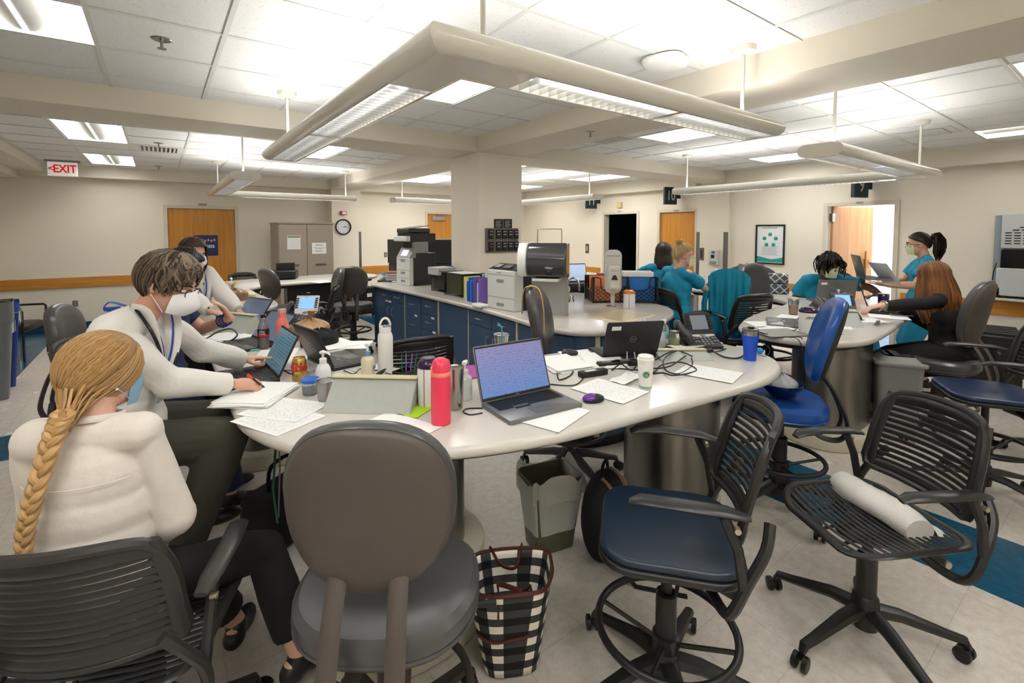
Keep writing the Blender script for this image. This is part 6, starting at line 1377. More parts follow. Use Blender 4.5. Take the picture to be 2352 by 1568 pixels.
t, W, D, H = crate('black mesh crate filled with orange files behind the tap', 1392, 690, radians(-30), None, None)
for k in range(8):
    o = MB().box((-W/2+.02, 0, 0), (W/2-.02, .003, .25)).build('file_folder', mat('orange_file', 'F0935E', rough=.6)); o.parent = t; o.location = (0, -D/2+.02+k*.03, .008); o.rotation_euler = (.05*(k % 3-1), 0, 0)
t, W, D, H = crate('black mesh crate with a blue file sheet and white tray, right end of the counter', 1462, 690, radians(-42), None, None)
for k in range(7):
    o = MB().box((-W/2+.02, 0, 0), (W/2-.02, .003, .25)).build('file_folder', mat('azure_file', '1B6FC0', rough=.5) if k < 2 else M_PAPER); o.parent = t; o.location = (0, -D/2+.02+k*.035, .008)
MB().box((W/2, -.08, .14), (W/2+.002, .02, .19)).build('green_label', print_mat('green_label', 6, '3A9A5A', .3, 'C8B070', 3), t); MB().box((W/2, .06, .02), (W/2+.002, .11, .07)).build('white_label', M_PAPER, t)
sc_ = thing('sorting_tray', 'white plastic tray lying on top of the blue-filed crate', 'tray', tuple(cn(1462, 690)+V(0, 0, .262)), radians(-42)); MB().box((-.14, -.1, 0), (.14, .1, .006)).build('floor_plate', M_WHITE, sc_); q = MB(); q.box((-.15, -.11, 0), (.15, -.1, .045)); q.box((-.15, .1, 0), (.15, .11, .045)); q.box((-.15, -.1, 0), (-.14, .1, .045)); q.box((.14, -.1, 0), (.15, .1, .045)); q.build('walls', M_WHITE, sc_)
# hand sanitizer post
p = cn(1407, 703); t = thing('sanitizer_dispenser', 'white hand-sanitizer dispenser on a white post clamped to the counter', 'dispenser', tuple(p), radians(-42)); M_DW = mat('dispenser_white', 'CDCAC2', rough=.35)
MB().cyl((0, 0, 0), (0, 0, .2), .02).build('post', M_DW, t); MB().box((-.06, -.05, 0), (.03, .04, .006)).build('foot_plate', M_METAL, t); MB().prism(rrect(.16, .42, .06, 8), 0, .014, .005).build('back_board', M_DW, t).matrix_local = Matrix.Translation((0, -.02, .34)) @ Matrix.Rotation(pi/2, 4, 'X')
MB().box((-.06, -.14, .17), (.06, -.035, .4)).build('housing', M_DW, t, bevel=.025, seg=4); MB().ell((0, -.13, .2), (.045, .03, .028), 18, 10).build('push_pad', M_DW, t); MB().frame((0, -.1415, .27), V(1,0,0), V(0,0,1), V(0,-1,0)).prism([(-.032, 0), (.032, 0), (.012, .045), (-.012, .045)], 0, .003).build('sight_window', mat('window_brown', '3A2420', rough=.2), t)
text('front_text', 'PURELL', .018, M_GREYP, t, (0, -.1415, .355), (pi/2, 0, 0)); text('front_text', 'HEALTHY HANDS', .015, mat('sign_blue', '3A5FA8'), t, (0, -.0355, .49), (pi/2, 0, 0))
canister('white wipes canister with orange lid at the rounded end of the counter', 1445, 706, mat('orange_lid', 'D8741C', rough=.2), .055, .17)
# items behind the dispenser on the far right desk
laptop('laptop with a pale blue screen beyond the orange-filed crate', (4.1, 4.2, 1.0), radians(-20), 105, M_LAPD, S_PALE, logo=False, sticker=False, kb=False); 
t = thing('supply_cart', 'dark supply cart beyond the counter carrying the pale-screen laptop', 'cart', (4.25, 4.25, 0), radians(-20)); MB().box((-.3, -.25, .95), (.3, .25, 1.0)).build('top_shelf', M_BLACK, t, bevel=.01); MB().box((-.27, -.22, .12), (.27, .22, .95)).build('drawer_body', mat('cart_dark', '26282C', rough=.5), t, bevel=.008)
for sx in (-1, 1):
    for sy in (-1, 1): MB().cyl((sx*.24-.012, sy*.19, .05), (sx*.24+.012, sy*.19, .05), .05).build('wheel', M_BLACK, t)
t = thing('supply_bin', 'colourful supply bin with orange and blue packets on the dark cart', 'bin', (4.42, 4.1, 1.0), radians(-20)); MB().box((-.06, -.06, 0), (.06, .06, .09)).build('box', M_BLACK, t)
for k, c in enumerate(('E8622A', '3AA0C8', 'D83A6A')): MB().box((-.05+.035*k, -.05, .08), (-.02+.035*k, .05, .13)).build('packet', mat('packet_'+c, c), t)
# ================================================================== column sign boards
t = thing('mail_slot_board', 'grey board of ten black holders on the column', 'sign board', (3.235, 4.605, HC), 0); gb = mat('board_taupe', '6B625C', rough=.4)
pc = [ony_ for ony_ in ()]
def yplane(px, py, Y): d = ray(px, py); return V(0, 0, HC)+d*(Y/d.y)
def xplane(px, py, X): d = ray(px, py); return V(0, 0, HC)+d*(X/d.x)
a, b = yplane(1115, 580, 4.6), yplane(1189, 524, 4.6); t.location = (0, 0, 0); MB().box((a.x, 4.59, a.z), (b.x, 4.61, b.z)).build('board', gb, t, bevel=.003); W_, H_ = b.x-a.x, b.z-a.z
for r_ in range(2):
    for k in range(5):
        x = a.x+W_*(.08+(.0 if k == 0 else .04)+k*.185); z = a.z+H_*(.06+.5*r_); h_ = MB().box((x, 4.575, z), (x+W_*.13, 4.59, z+H_*.38)).build('holder', M_BLACK, t)
        for q in range(2): MB().box((x+W_*.02, 4.5735, z+H_*(.16+.12*q)), (x+W_*.11, 4.575, z+H_*(.19+.12*q))).build('label_line', mat(('line_red' if r_ == 0 and k == 0 else 'line_white'), 'A86A60' if r_ == 0 and k == 0 else 'B8B8B4'), h_)
for k in range(2):
    a, b = yplane((1136, 1157)[k], 524, 4.6), yplane((1155, 1176)[k], 503, 4.6); t = thing('folder_pocket', ('left' if k == 0 else 'right')+' one of two black printed cards above the holder board on the column', 'card', (0, 0, 0)); MB().box((a.x, 4.6, a.z), (b.x, 4.609, b.z)).build('card', M_BLACK, t)
    mb = MB()
    for q in range(6): mb.box((a.x+.02, 4.5985, b.z-.025-.014*q), (b.x-.02-.01*(q % 3), 4.6, b.z-.021-.014*q))
    mb.build('printed_lines', mat('line_white', ''), t)
# ================================================================== walls: signs, clock, boxes
t = thing('exit_sign', 'white exit sign with red letters and left arrow under the ceiling', 'exit sign', tuple(on(143, 368, ZC)), radians(-8)); MB().box((-.17, -.02, -.24), (.17, .02, -.03)).build('face_panel', mat('exit_panel', 'E9E7E2', rough=.3, emit=.25), t, bevel=.004); MB().box((-.2, -.035, -.03), (.2, .035, 0)).build('mount', M_GREYP, t)
text('lettering', 'EXIT', .165, mat('exit_red', 'C0101A', rough=.4, emit=.5), t, (.03, -.0215, -.135), (pi/2, 0, 0), bold=.004, sx=.8); text('arrow', '<', .12, mat('exit_red', ''), t, (-.13, -.0215, -.135), (pi/2, 0, 0), bold=.003)
M_DKG = mat('sign_dark_green', '0F2C36', rough=.5)
for n_, y, z, nx in (('9', 2.72, HC+.72, 1974), ('10', 5.9, HC+.76, 1546), ('11', 8.05, HC+.76, 1367)):
    t = thing('door_number_sign', 'dark green sign numbered %s above the %s' % (n_, {'9': 'open door', '10': 'closed wooden door', '11': 'dark opening'}[n_]), 'sign', (X1-.25, y-.12, z-.07), radians(-18)); MB().box((-.14, -.03, -.17), (.14, .03, .17)).build('panel', M_DKG, t, bevel=.006); text('number', n_, .27, mat('sign_cream', 'D8D8CC', rough=.5), t, (0, -.0315, -.005), (pi/2, 0, 0), sx=.75); MB().box((.13, -.01, -.05), (.24, .01, .05)).build('bracket', M_DKG, t)
p = yplane(788, 521, YF-.3); t = thing('wall_clock', 'round black-rimmed wall clock on the far pilaster', 'clock', (p.x, YF-.3, p.z)); R_ = .165
MB().frame((0,0,0), V(1,0,0), V(0,0,1), V(0,-1,0)).lathe([(.001, .004), (R_*.88, .004), (R_*.88, .012), (.001, .012)], 40).build('dial', mat('clock_dial', 'DFE4E8', rough=.4), t); MB().tube([((R_-.008)*cos(a), -.02, (R_-.008)*sin(a)) for a in [2*pi*i/48 for i in range(48)]], .015, 10, closed=True).build('rim', M_BLACK, t)
hd = MB(); hd.tube([(0, -.016, 0), (R_*.45*cos(.3), -.016, R_*.45*sin(.3))], .005, 6); hd.tube([(0, -.018, 0), (R_*.72*cos(-.15), -.018, R_*.72*sin(-.15))], .0035, 6); hd.build('hands', M_BLACK, t)
for k in range(12): a = pi/2-k*pi/6; text('numeral', str(k or 12), .03, M_BLACK, t, (R_*.7*cos(a), -.0125, R_*.7*sin(a)), (pi/2, 0, 0))
def ybox(name, label, cat, px0, py0, px1, py1, Y, m, th=.02, parts=()):
    a, b = yplane(px0, py1, Y), yplane(px1, py0, Y); t = thing(name, label, cat, ((a.x+b.x)/2, Y, (a.z+b.z)/2)); w_, h = (b.x-a.x)/2, (b.z-a.z)/2; MB().box((-w_, -th, -h), (w_, 0, h)).build('plate', m, t, bevel=.003)
    for nm, (x0, z0, x1, z1), mm in parts: MB().box((x0*w_, -th-.004, z0*h), (x1*w_, -th+.001, z1*h)).build(nm, mm, t)
    return t
def xbox(name, label, cat, px0, py0, px1, py1, X, m, th=.02, parts=()):
    a, b = xplane(px0, py1, X), xplane(px1, py0, X); t = thing(name, label, cat, (X, (a.y+b.y)/2, (a.z+b.z)/2)); w_, h = abs(a.y-b.y)/2, (b.z-a.z)/2; MB().box((-th, -w_, -h), (0, w_, h)).build('plate', m, t, bevel=.003)
    for nm, (y0, z0, y1, z1), mm in parts: MB().box((-th-.004, y0*w_, z0*h), (-th+.001, y1*w_, z1*h)).build(nm, mm, t)
    return t
M_PLATE = mat('steel_plate', '77726A', rough=.35, metal=.6); M_RED = mat('alarm_red', 'B01820', rough=.4); M_IV = mat('ivory_switch', 'CFC8B8', rough=.4)
ybox('wall_strobe', 'red and white alarm strobe above the clock', 'alarm', 781, 485, 795, 493, YF-.3, M_RED, .05, [('lens', (-.5, -.7, .8, .7), M_WHITE)]); ybox('light_switch', 'small grey switch plate on the far wall left of the fire alarm', 'switch', 882, 579, 889, 590, YF, M_PLATE, .01, [('toggle', (-.3, -.4, .3, .4), M_IV)]); ybox('fire_alarm', 'red fire alarm pull station left of the tall printer', 'alarm', 911, 576, 925, 591, YF, M_RED, .05, [('pull_bar', (-.8, -.3, .8, .3), M_WHITE)])
ybox('wall_outlet', 'grey outlet plate low on the far wall above the waiting chair', 'outlet', 167, 690, 179, 704, YF, M_PLATE, .01, [('socket', (-.5, -.6, .5, .6), M_GREYP)])
xbox('light_switch', 'steel switch plate right of opening eleven\'s left frame', 'switch', 1345, 560, 1353, 581, X1, M_PLATE, .01, [('toggle', (-.3, -.5, .3, .5), M_IV)]); xbox('light_switch', 'tall steel switch plate between door ten and the wall sanitizer', 'switch', 1607, 569, 1617, 597, X1-.06, M_PLATE, .012, [('toggle', (-.3, -.6, .3, .6), M_BLACK)])
xbox('wall_lamp_plate', 'small pale yellow box on the wall above opening eleven', 'wall box', 1420, 464, 1430, 477, X1, mat('pale_yellow', 'D6C98A', rough=.5), .06, [('cover', (-.8, -.8, .8, .8), mat('pale_yellow', ''))]); 
for k, (x0, y0, x1, y1, n_) in enumerate(((1966, 462, 1984, 468, 'nine'), (1548, 481, 1560, 486, 'ten'), (1418, 484, 1428, 487, 'eleven'))): xbox('door_indicator', 'small grey indicator light box above door '+n_, 'indicator', x0, y0, x1, y1, X1-.015, M_IV, .015, [('lamps', (-.8, -.5, .8, .5), M_GREYP)])
t = xbox('wall_sanitizer', 'white wall-mounted sanitizer dispenser beside the steel corner guard', 'dispenser', 1633, 574, 1656, 607, X1-.055, M_DW, .09, [('sight_window', (-.2, -.1, .5, .35), M_BLACK), ('logo_patch', (-.3, .55, .4, .8), mat('sign_blue', '')), ('push_pad', (-.6, -.95, .7, -.5), M_GREYP)])
# framed poster
a, b = xplane(1737, 603, X1), xplane(1803, 517, X1); t = thing('framed_poster', 'framed poster with five teal circles on the right wall', 'poster', (X1, (a.y+b.y)/2, (a.z+b.z)/2)); w_, h = abs(a.y-b.y)/2, (b.z-a.z)/2
f_ = MB(); 
for x in (-1, 1): f_.box((-.03, x*w_-.012, -h-.012), (0, x*w_+.012, h+.012)); f_.box((-.03, -w_, x*h-.012), (0, w_, x*h+.012))
f_.build('frame', M_BLACK, t, bevel=.003); MB().box((-.012, -w_, -h), (-.008, w_, h)).build('print', mat('poster_white', 'E6EAEC', rough=.3), t); TE = mat('poster_teal', '2E9A8E', rough=.5)
for k in range(5):
    q = pi/2+k*2*pi/5; MB().frame((-.012, -.24*w_*2*cos(q)*.9, .22*h+.27*h*sin(q)*1.1), V(0,1,0), V(0,0,1), V(-1,0,0)).lathe([(.001, 0), (.14*w_, 0), (.14*w_, .002), (.001, .002)], 24).build('teal_circle', TE, t)
MB().add([(-.0135, -w_*.95, -h*.93), (-.0135, w_*.95, -h*.93), (-.0135, w_*.95, -h*.62), (-.0135, w_*.4, -h*.7), (-.0135, -w_*.1, -h*.78), (-.0135, -w_*.6, -h*.72), (-.0135, -w_*.95, -h*.66)], [(0,1,2,3,4,5,6)]).build('teal_wave', TE, t); MB().box((-.0135, -w_*.5, h*.84), (-.012, w_*.6, h*.88)).build('title_bar', TE, t); q = MB()
for k in range(9): q.box((-.0135, -w_*(.6-.05*(k % 4)), -h*(.12+.055*k)), (-.012, w_*(.55+.05*(k % 3)), -h*(.10+.055*k)))
q.build('text_lines', mat('text_grey', 'A8B0B4'), t)
# blue team poster on the wooden door
a, b = yplane(447, 588, YF+.03), yplane(500, 540, YF+.03); t = thing('team_poster', 'blue team poster on the left wooden door', 'poster', ((a.x+b.x)/2, YF+.03, (a.z+b.z)/2)); w_, h = (b.x-a.x)/2, (b.z-a.z)/2; MB().box((-w_, -.004, -h), (w_, 0, h)).build('print', mat('poster_navy', '10265A', rough=.4, var=.3, scale=8), t)
for k in range(6): MB().ell((-w_*.6+.26*w_*k, -.005, h*(.45+.08*(k % 2))), (w_*.09, .003, h*.13), 10, 6).build('face_dot', M_SKIN if '_SK' in globals() else mat('poster_skin', 'D0A088'), t)
for k, ch in enumerate('ONE TEAM'):
    if ch != ' ': x_ = -w_*.78+.2*w_*k; MB().box((x_-w_*.085, -.006, -h*.22), (x_+w_*.085, -.004, h*.06)).build('letter_tile', M_WHITE, t); text('letter', ch, h*.26, mat('poster_navy', ''), t, (x_, -.0065, -h*.08), (pi/2, 0, 0))
# tall grey cabinet with notices
a, b = yplane(643, 700, 9.6), yplane(765, 515, 9.6); t = thing('steel_cabinet', 'tall greige two-door steel cabinet with two taped notices', 'cabinet', ((a.x+b.x)/2, 9.9, 0)); w_ = (b.x-a.x)/2; H_ = b.z; cb = mat('greige_steel', 'A2968A', rough=.45, var=.02)
MB().box((-w_, -.29, .02), (w_, .45, H_)).build('body', cb, t, bevel=.004); MB().box((-w_-.01, -.31, H_), (w_+.01, .46, H_+.03)).build('top', cb, t, bevel=.004)
for sx in (-1, 1):
    x0, x1 = sorted((sx*.008, sx*(w_-.01))); d = MB().box((x0, -.312, .08), (x1, -.291, H_-.01)).build('door', cb, t, bevel=.003); MB().box((x0+.14, -.335, 1.0), (x1-.14, -.312, 1.025)).build('handle', mat('bar_brown', '6B5F55', rough=.4), d)
a = yplane(660, 573, 9.585); b = yplane(690, 541, 9.585); o = tag(MB().box((a.x, 9.583, a.z), (b.x, 9.5865, b.z)).build('notice', print_mat('notice_print', 22, '9A9AA0', .5, 'E6E6E4')), 'notice with a green and yellow header on the left cabinet door', 'notice'); q = MB().box((a.x+.01, 9.581, b.z-.035), (b.x-.01, 9.583, b.z-.01)).build('header_strip', mat('header_green', '5A7A3A'), o)
a = yplane(717, 583, 9.585); b = yplane(749, 557, 9.585); o = tag(MB().box((a.x, 9.583, a.z), (b.x, 9.5865, b.z)).build('notice', M_PAPER), 'notice in large type on the right cabinet door', 'notice')
for k, s_ in enumerate(('Medical', 'Transport', 'PACKS')): text('writing', s_, .045, mat('marker_grey', '5A5A60'), o, ((a.x+b.x)/2, 9.5822, b.z-.045-.058*k), (pi/2, 0, 0))
# wall unit on the right
a, b = xplane(2282, 675, X1-.12), xplane(2352, 497, X1-.12); t = thing('wall_computer_unit', 'white vented wall computer station at the right edge', 'wall station', (X1, 1.0, 0)); z0, z1 = a.z, b.z+.02; y1 = a.y-.95; lb = mat('unit_white', 'C4C8C8', rough=.4)
MB().box((-.12, -.6, z0), (0, y1+.0-1.0+.97, z1)).build('backbox', mat('unit_grey', '8E999C', rough=.5), t, bevel=.004); ye = y1-.1
MB().box((-.2, -.6, z1-.4), (-.12, ye, z1+.02)).build('vented_panel', lb, t, bevel=.01); MB().box((-.16, -.6, z0+.33), (-.12, ye, z1-.42)).build('monitor', M_BLACKG, t, bevel=.005); MB().box((-.24, -.6, z0), (-.12, ye+.02, z0+.33)).build('keyboard_flap', lb, t, bevel=.008); MB().box((-.26, -.6, z0-.06), (0, ye+.12, z0-.03)).build('shelf', M_IV, t, bevel=.004)
mb = MB()
for k in range(10):
    for j in range(4+(k > 4)*2): mb.box((-.204, ye-.03-.075*(j+(4-k if k < 5 else 0)*.0)-.06-(.3*(5-k)/5 if k < 5 else 0), z1-.06-.032*k), (-.199, ye-.035-.075*j-(.3*(5-k)/5 if k < 5 else 0), z1-.048-.032*k))
mb.build('vent_slots', M_BLACK, t); t2 = thing('power_pack', 'small black power pack with red switch on the wall shelf', 'power supply', (X1-.2, 1.0+ye+.03, z0-.03)); MB().box((-.04, -.05, 0), (.04, .05, .13)).build('case', M_BLACK, t2, bevel=.008); MB().box((-.042, -.02, .04), (-.04, .02, .08)).build('switch', M_WHITE, t2); MB().tube([(0, .03, .13), (0, .02, .3), (.02, .0, .42)], .006, 6).build('lead', M_BLACK, t2)
# ceiling fittings
t = thing('wifi_access_point', 'white rounded access point on the ceiling right of the big pendant', 'access point', tuple(on(1528, 132, ZC)), .3); MB().prism(rrect(.26, .26, .09, 8), -.05, -.008, .016, 4).build('cover', M_WHITE, t); MB().box((-.05, -.05, -.008), (.05, .05, 0)).build('mount', M_GREYP, t)
for k, (x, y, z) in enumerate(((371, 90, 0), (364, 328, 0), (364, 381, 0), (1845, 340, 0), (988, 388, 0), (1356, 302, 1))):
    t = thing('sprinkler_head', ['chrome sprinkler head above the left aisle, nearest and largest', 'sprinkler head above the left vent', 'farthest sprinkler head near the exit sign', 'sprinkler head over the right-hand desk', 'sprinkler head left of the column', 'sprinkler head under the beam right of the column'][k], 'sprinkler', tuple(on(x, y, ZB+.002 if z else ZC)), 0, 'ceiling sprinklers'); MB().lathe([(.001, -.008), (.045, -.006), (.05, -.001), (.001, 0)], 24).build('escutcheon', M_METAL, t); mb = MB(); mb.cyl((0,0,-.005), (0,0,-.05), .008); mb.lathe([(.001, -.056), (.022, -.054), (.022, -.05), (.001, -.05)], 16); mb.build('deflector', M_METAL, t)
for k, (x, y) in enumerate(((364, 342), (2120, 305), (865, 341), (1395, 319), (1260, 415))):
    t = thing('ceiling_vent', ['slatted ceiling vent beside the left troffers', 'slatted dark ceiling vent right of the far-right pendant', 'pale vent strip left of the column beam', 'tan vent strip right of the column beam', 'far ceiling vent beyond the column'][k], 'vent', tuple(on(x, y, ZC)), 0, 'ceiling vents'); MB().box((-.27, -.27, -.006), (.27, .27, -.001)).build('frame', M_TEE, t)
    MB().box((-.2, -.2, -.009), (.2, .2, -.006)).build('dark_backing', M_BLACK if k < 2 else mat('vent_tan', 'A89C7C'), t); mb = MB()
    for j in range(9): mb.box((-.2+.045*j, -.2, -.014), (-.18+.045*j, .2, -.009))
    mb.build('slats', M_TEE, t)
# ================================================================== on the right-hand desk
laptop('silver-grey laptop seen from its side with a white sticker beside the purple-lidded canister', (3.95, 1.74, DZ), face(.45, -.89), 125, M_LAPG, S_OFF, logo=False)
laptop('grey laptop in front of the person with locs', (5.55, 2.0, DZ), radians(133), 105, M_LAPG, S_OFF, logo=False, sticker=True)
laptop('dark laptop under the reaching arm of the woman in black', tuple(on(2030, 716, DZ)), face(-.3, .95), 108, M_LAPD, S_DARK, logo=False, sticker=False)
laptop('laptop with a blank blue screen in front of the blonde-bun woman', (5.56, 3.25, DZ), radians(-95), 112, M_LAPD, S_BLUE, logo=False)
hl2 = laptop('open laptop held up by the standing ponytailed woman', tuple(at(2008, 640, 4.85)), face(-.5, .86), 105, M_LAPG, S_GREY, logo=False, sticker=False)
o = sheet('white page held with the laptop by the standing ponytailed woman', 0, 0, radians(30), m=M_PAPER, loc=at(2030, 640, 4.7)); o.location = at(2032, 628, 4.75); o.rotation_euler = (radians(50), 0, radians(60))
canister('white canister with purple lid and handwritten name on the right-hand desk', 1855, 765, M_PURP, .058, .19, writing='GAMEC', body=mat('canister_white', 'E6E5E2', rough=.5))
ip_phone('desk phone with lit blue screen that the woman in black reaches for', (4.6, 1.58, DZ), radians(-50), False, True)
lathe_thing('iced_coffee', 'clear cup of iced coffee with domed lid behind the silver laptop', 'cup', 1822, 722, [(.03, 0), (.033, .003), (.045, .13)], M_CLEAR, parts=(('coffee', [(.029, .004), (.031, .006), (.039, .085), (.001, .086)], mat('iced_coffee_tan', 'B98550', rough=.3)), ('lid', [(.046, .128), (.047, .13), (.047, .14), (.04, .15), (.001, .15)], M_CLEAR)))
wedge_stand('grey wedge stand with straw edge below the lit desk phone', (4.28, 1.45, DZ), radians(-50), .22, .2, .1)
t = lathe_thing('steel_tumbler', 'purple tumbler with steel rim beyond the dark laptop', 'tumbler', 2028, 712, [(.034, 0), (.037, .004), (.044, .13)], mat('purple_coat', '3E1F66', rough=.3), parts=(('steel_rim', [(.0445, .129), (.045, .13), (.045, .152), (.001, .153)], M_TIN),))
t = thing('tissue_caddy', 'pink caddy with pump and coloured items beyond the lit phone', 'caddy', tuple(on(1937, 705, DZ)), .2); MB().box((-.09, -.05, 0), (.09, .05, .09)).build('box', mat('caddy_pink', 'E3B9AE', rough=.5), t, bevel=.006)
for k, c in enumerate(('E84A8A', 'F0D040', '8A50C0', 'F0F0F0')): MB().cyl((-.06+.04*k, 0, .08), (-.06+.04*k, 0, .13), .014).build('item', mat('caddy_'+c, c), t)
bottle_pump('sanitizer_bottle', 'small white pump bottle beside the pink caddy', 1925, 700, .15, .028, M_WHITE, M_WHITE)
for k, (x, y, a_, n_) in enumerate(((1762, 745, .9, 'leftmost page at the tip of the right-hand desk'), (1790, 758, 1.3, 'page half under the purple-lidded canister, right-hand desk'), (1905, 748, .5, 'page right of the purple-lidded canister'), (1985, 735, .9, 'page with a thermometer on it, right-hand desk'), (1830, 730, .2, 'page under the silver laptop'), (2040, 728, .4, 'page near the dress sleeve, right-hand desk'))): sheet(n_, x, y, a_, m=M_PAPER if k % 2 else None)
t = thing('clipboard', 'grey clipboard with steel clip at the tip of the right-hand desk', 'clipboard', tuple(on(1790, 766, DZ)+V(0,0,.006)), 1.1); MB().box((-.12, -.16, 0), (.12, .16, .004)).build('board', M_GREYP, t); MB().box((-.05, .13, .004), (.05, .155, .014)).build('clip', M_METAL, t)
t = thing('tablet', 'grey tablet lying by the elbow of the woman in black', 'tablet', tuple(on(2062, 722, DZ)+V(0,0,.004)), .5); MB().box((-.12, -.08, 0), (.12, .08, .009)).build('body', M_LAPG, t, bevel=.003); MB().box((-.11, -.07, .009), (.11, .07, .0098)).build('glass', S_OFF, t)
t = thing('clip_thermometer', 'slim steel clip thermometer on the pages, right-hand desk', 'thermometer', tuple(on(2015, 745, DZ)+V(0,0,.008)), .2); MB().box((-.08, -.012, 0), (.06, .012, .012)).build('body', M_PLATE, t, bevel=.004); MB().ell((.07, 0, .008), (.016, .014, .01), 12, 8).build('tip', M_TIN, t)
cable('black cord dangling down the side of the right-hand desk, longer one', [(1868, 742), (1862, 748, .01)] , .003)
def freecable(label, pts, r=.003, m=M_CABLE):
    P_ = smoothpts(pts, 6, False); o = P_[0]; t = MB().tube([tuple(q-o) for q in P_], r, 7).build('cable', m); t.location = o; return tag(t, label, 'cable', 'loose cables on the desks')
pe = on(1836, 776, DZ)
freecable('black cord hanging straight down in front of the right-hand desk', [pe+V(0, .04, .004), pe+V(-.02, -.03, .0), pe+V(-.03, -.05, -.1), pe+V(-.02, -.05, -.35), pe+V(-.0, -.05, -.6)])
freecable('second hanging cord with a black plug, right-hand desk', [pe+V(-.05, .04, .004), pe+V(-.06, -.02, .0), pe+V(-.07, -.05, -.08), pe+V(-.05, -.05, -.3), pe+V(-.08, -.05, -.5)])
cable('tangled black cables around the canister, right-hand desk', [(1800, 752), (1818, 742, .01), (1830, 755, .02), (1815, 762), (1832, 768)], .003); cable('black cord looping by the wedge stand, right-hand desk', [(1862, 735, .02), (1885, 742, .03), (1895, 755, .02), (1915, 765), (1935, 768)], .003)
t = thing('power_adapter', 'black adapter right of the purple-lidded canister', 'power adapter', tuple(on(1888, 762, DZ)), .4); MB().box((-.05, -.03, 0), (.05, .03, .03)).build('case', M_BLACK, t, bevel=.006); MB().box((-.03, -.02, .03), (.02, .02, .0305)).build('rating_label', mat('sign_blue', ''), t)
# bags, bottle and grey lunch bag beyond the teal jacket
lat = bpy.data.materials.new('lattice_fabric'); lat.use_nodes = True; N, L = nt(lat); P_ = N['Principled BSDF']; P_.inputs['Roughness'].default_value = .8; tc = N.new('ShaderNodeTexCoord'); mp = N.new('ShaderNodeMapping'); mp.inputs['Rotation'].default_value = (0, radians(45), 0); mp.inputs['Scale'].default_value = (15, 0, 15); L.new(tc.outputs['Object'], mp.inputs[0]); vo = N.new('ShaderNodeTexVoronoi'); vo.feature = 'DISTANCE_TO_EDGE'; vo.inputs['Randomness'].default_value = 0; vo.inputs['Scale'].default_value = 1; r_ = ramp2(N, 'D8D8D8', '55585C', .05, .09); L.new(mp.outputs[0], vo.inputs['Vector']); L.new(vo.outputs['Distance'], r_.inputs[0]); L.new(r_.outputs[0], P_.inputs['Base Color'])
p = on(1738, 690, DZ); t = thing('lunch_bag', 'grey and white lattice-patterned bag beyond the teal jacket', 'bag', (5.75, 2.75, DZ), radians(-60)); MB().box((-.24, -.1, 0), (.24, .1, .12)).build('lower_case', lat, t, bevel=.02, seg=3); MB().box((-.23, -.1, .125), (.23, .1, .23)).build('upper_case', lat, t, bevel=.02, seg=3)
t = thing('duffel_bag', 'dark grey duffel bag with straps behind the lattice bag', 'bag', (6.0, 3.05, DZ), radians(-60)); MB().ell((0, 0, .15), (.3, .13, .16), 24, 12).build('body', mat('duffel_grey', '3F4245', rough=.8), t)
for x in (-.12, .12): MB().tube([(x, -.12, .08), (x, -.11, .24), (x, -.03, .31), (x, .05, .3)], .025, 8, flat=.25, up=(0, -1, 0)).build('strap', mat('strap_grey', '5A5D60', rough=.8), t)
t = lathe_thing('water_jug', 'purple jug with teal lid and white flip spout beside the teal jacket', 'bottle', 0, 0, [(.05, 0), (.055, .004), (.055, .19)], mat('purple_coat', ''), loc=V(5.45, 3.2, DZ), parts=(('lid', [(.057, .188), (.06, .19), (.06, .22), (.045, .24), (.001, .245)], mat('teal_plastic', '')),)); MB().tube([(-.03, 0, .25), (.03, .0, .26), (.05, 0, .24)], .01, 8).build('flip_spout', M_WHITE, t)
# teal jacket hung over a stool back
t = thing('scrub_jacket', 'teal jacket draped over the back of a stool', 'jacket', (4.95, 2.75, 0), face(.9, .5))
def jk(u, v):
    x = (u-.5)*2; d = v*2-1; hw = .2*(1-.1*abs(d)); z = 1.27-.05*x*x-(abs(d)**1.6)*(.72 if d < 0 else .35)-.04*abs(x)**4; y = -.30+d*.045*(1+abs(d))+(.012*sin(x*14+d*3)+.012*sin(x*23))*min(1, abs(d)*1.6)-.03
    return (x*hw, y+(.09 if d > 0 else -.0)*abs(d)**.5-(0 if d > 0 else .03), z)
MB().surf(jk, 40, 30, .005).build('draped_cloth', M_SC if False else mat('teal_jacket', '0C84A2', rough=.85, var=.1, bump=.3, scale=14), t)
MB().tube([(-.2, -.34, 1.1), (-.23, -.37, .9), (-.22, -.38, .65), (-.2, -.37, .5)], [.05, .055, .05, .045], 12, flat=.5).build('sleeve', mat('teal_jacket', ''), t)
# ================================================================== floor objects and things on chairs
# blue bowl with bag
t = thing('metal_bowl', 'dark blue metal bowl on the bright blue stool seat', 'bowl', (2.95, 1.3, .667)); MB().lathe([(.05, 0), (.085, .02), (.11, .06), (.116, .085), (.112, .085), (.105, .06), (.08, .024), (.001, .01)], 32).build('bowl', mat('bowl_blue', '2A4A70', rough=.15, metal=.8), t)
t = bagpile('bowl_liner', 'clear plastic bag billowing out of the blue metal bowl', 'bag', (2.95, 1.3, .70), .4, (.085, .085, .1), M_BAG, False, 31, .03)
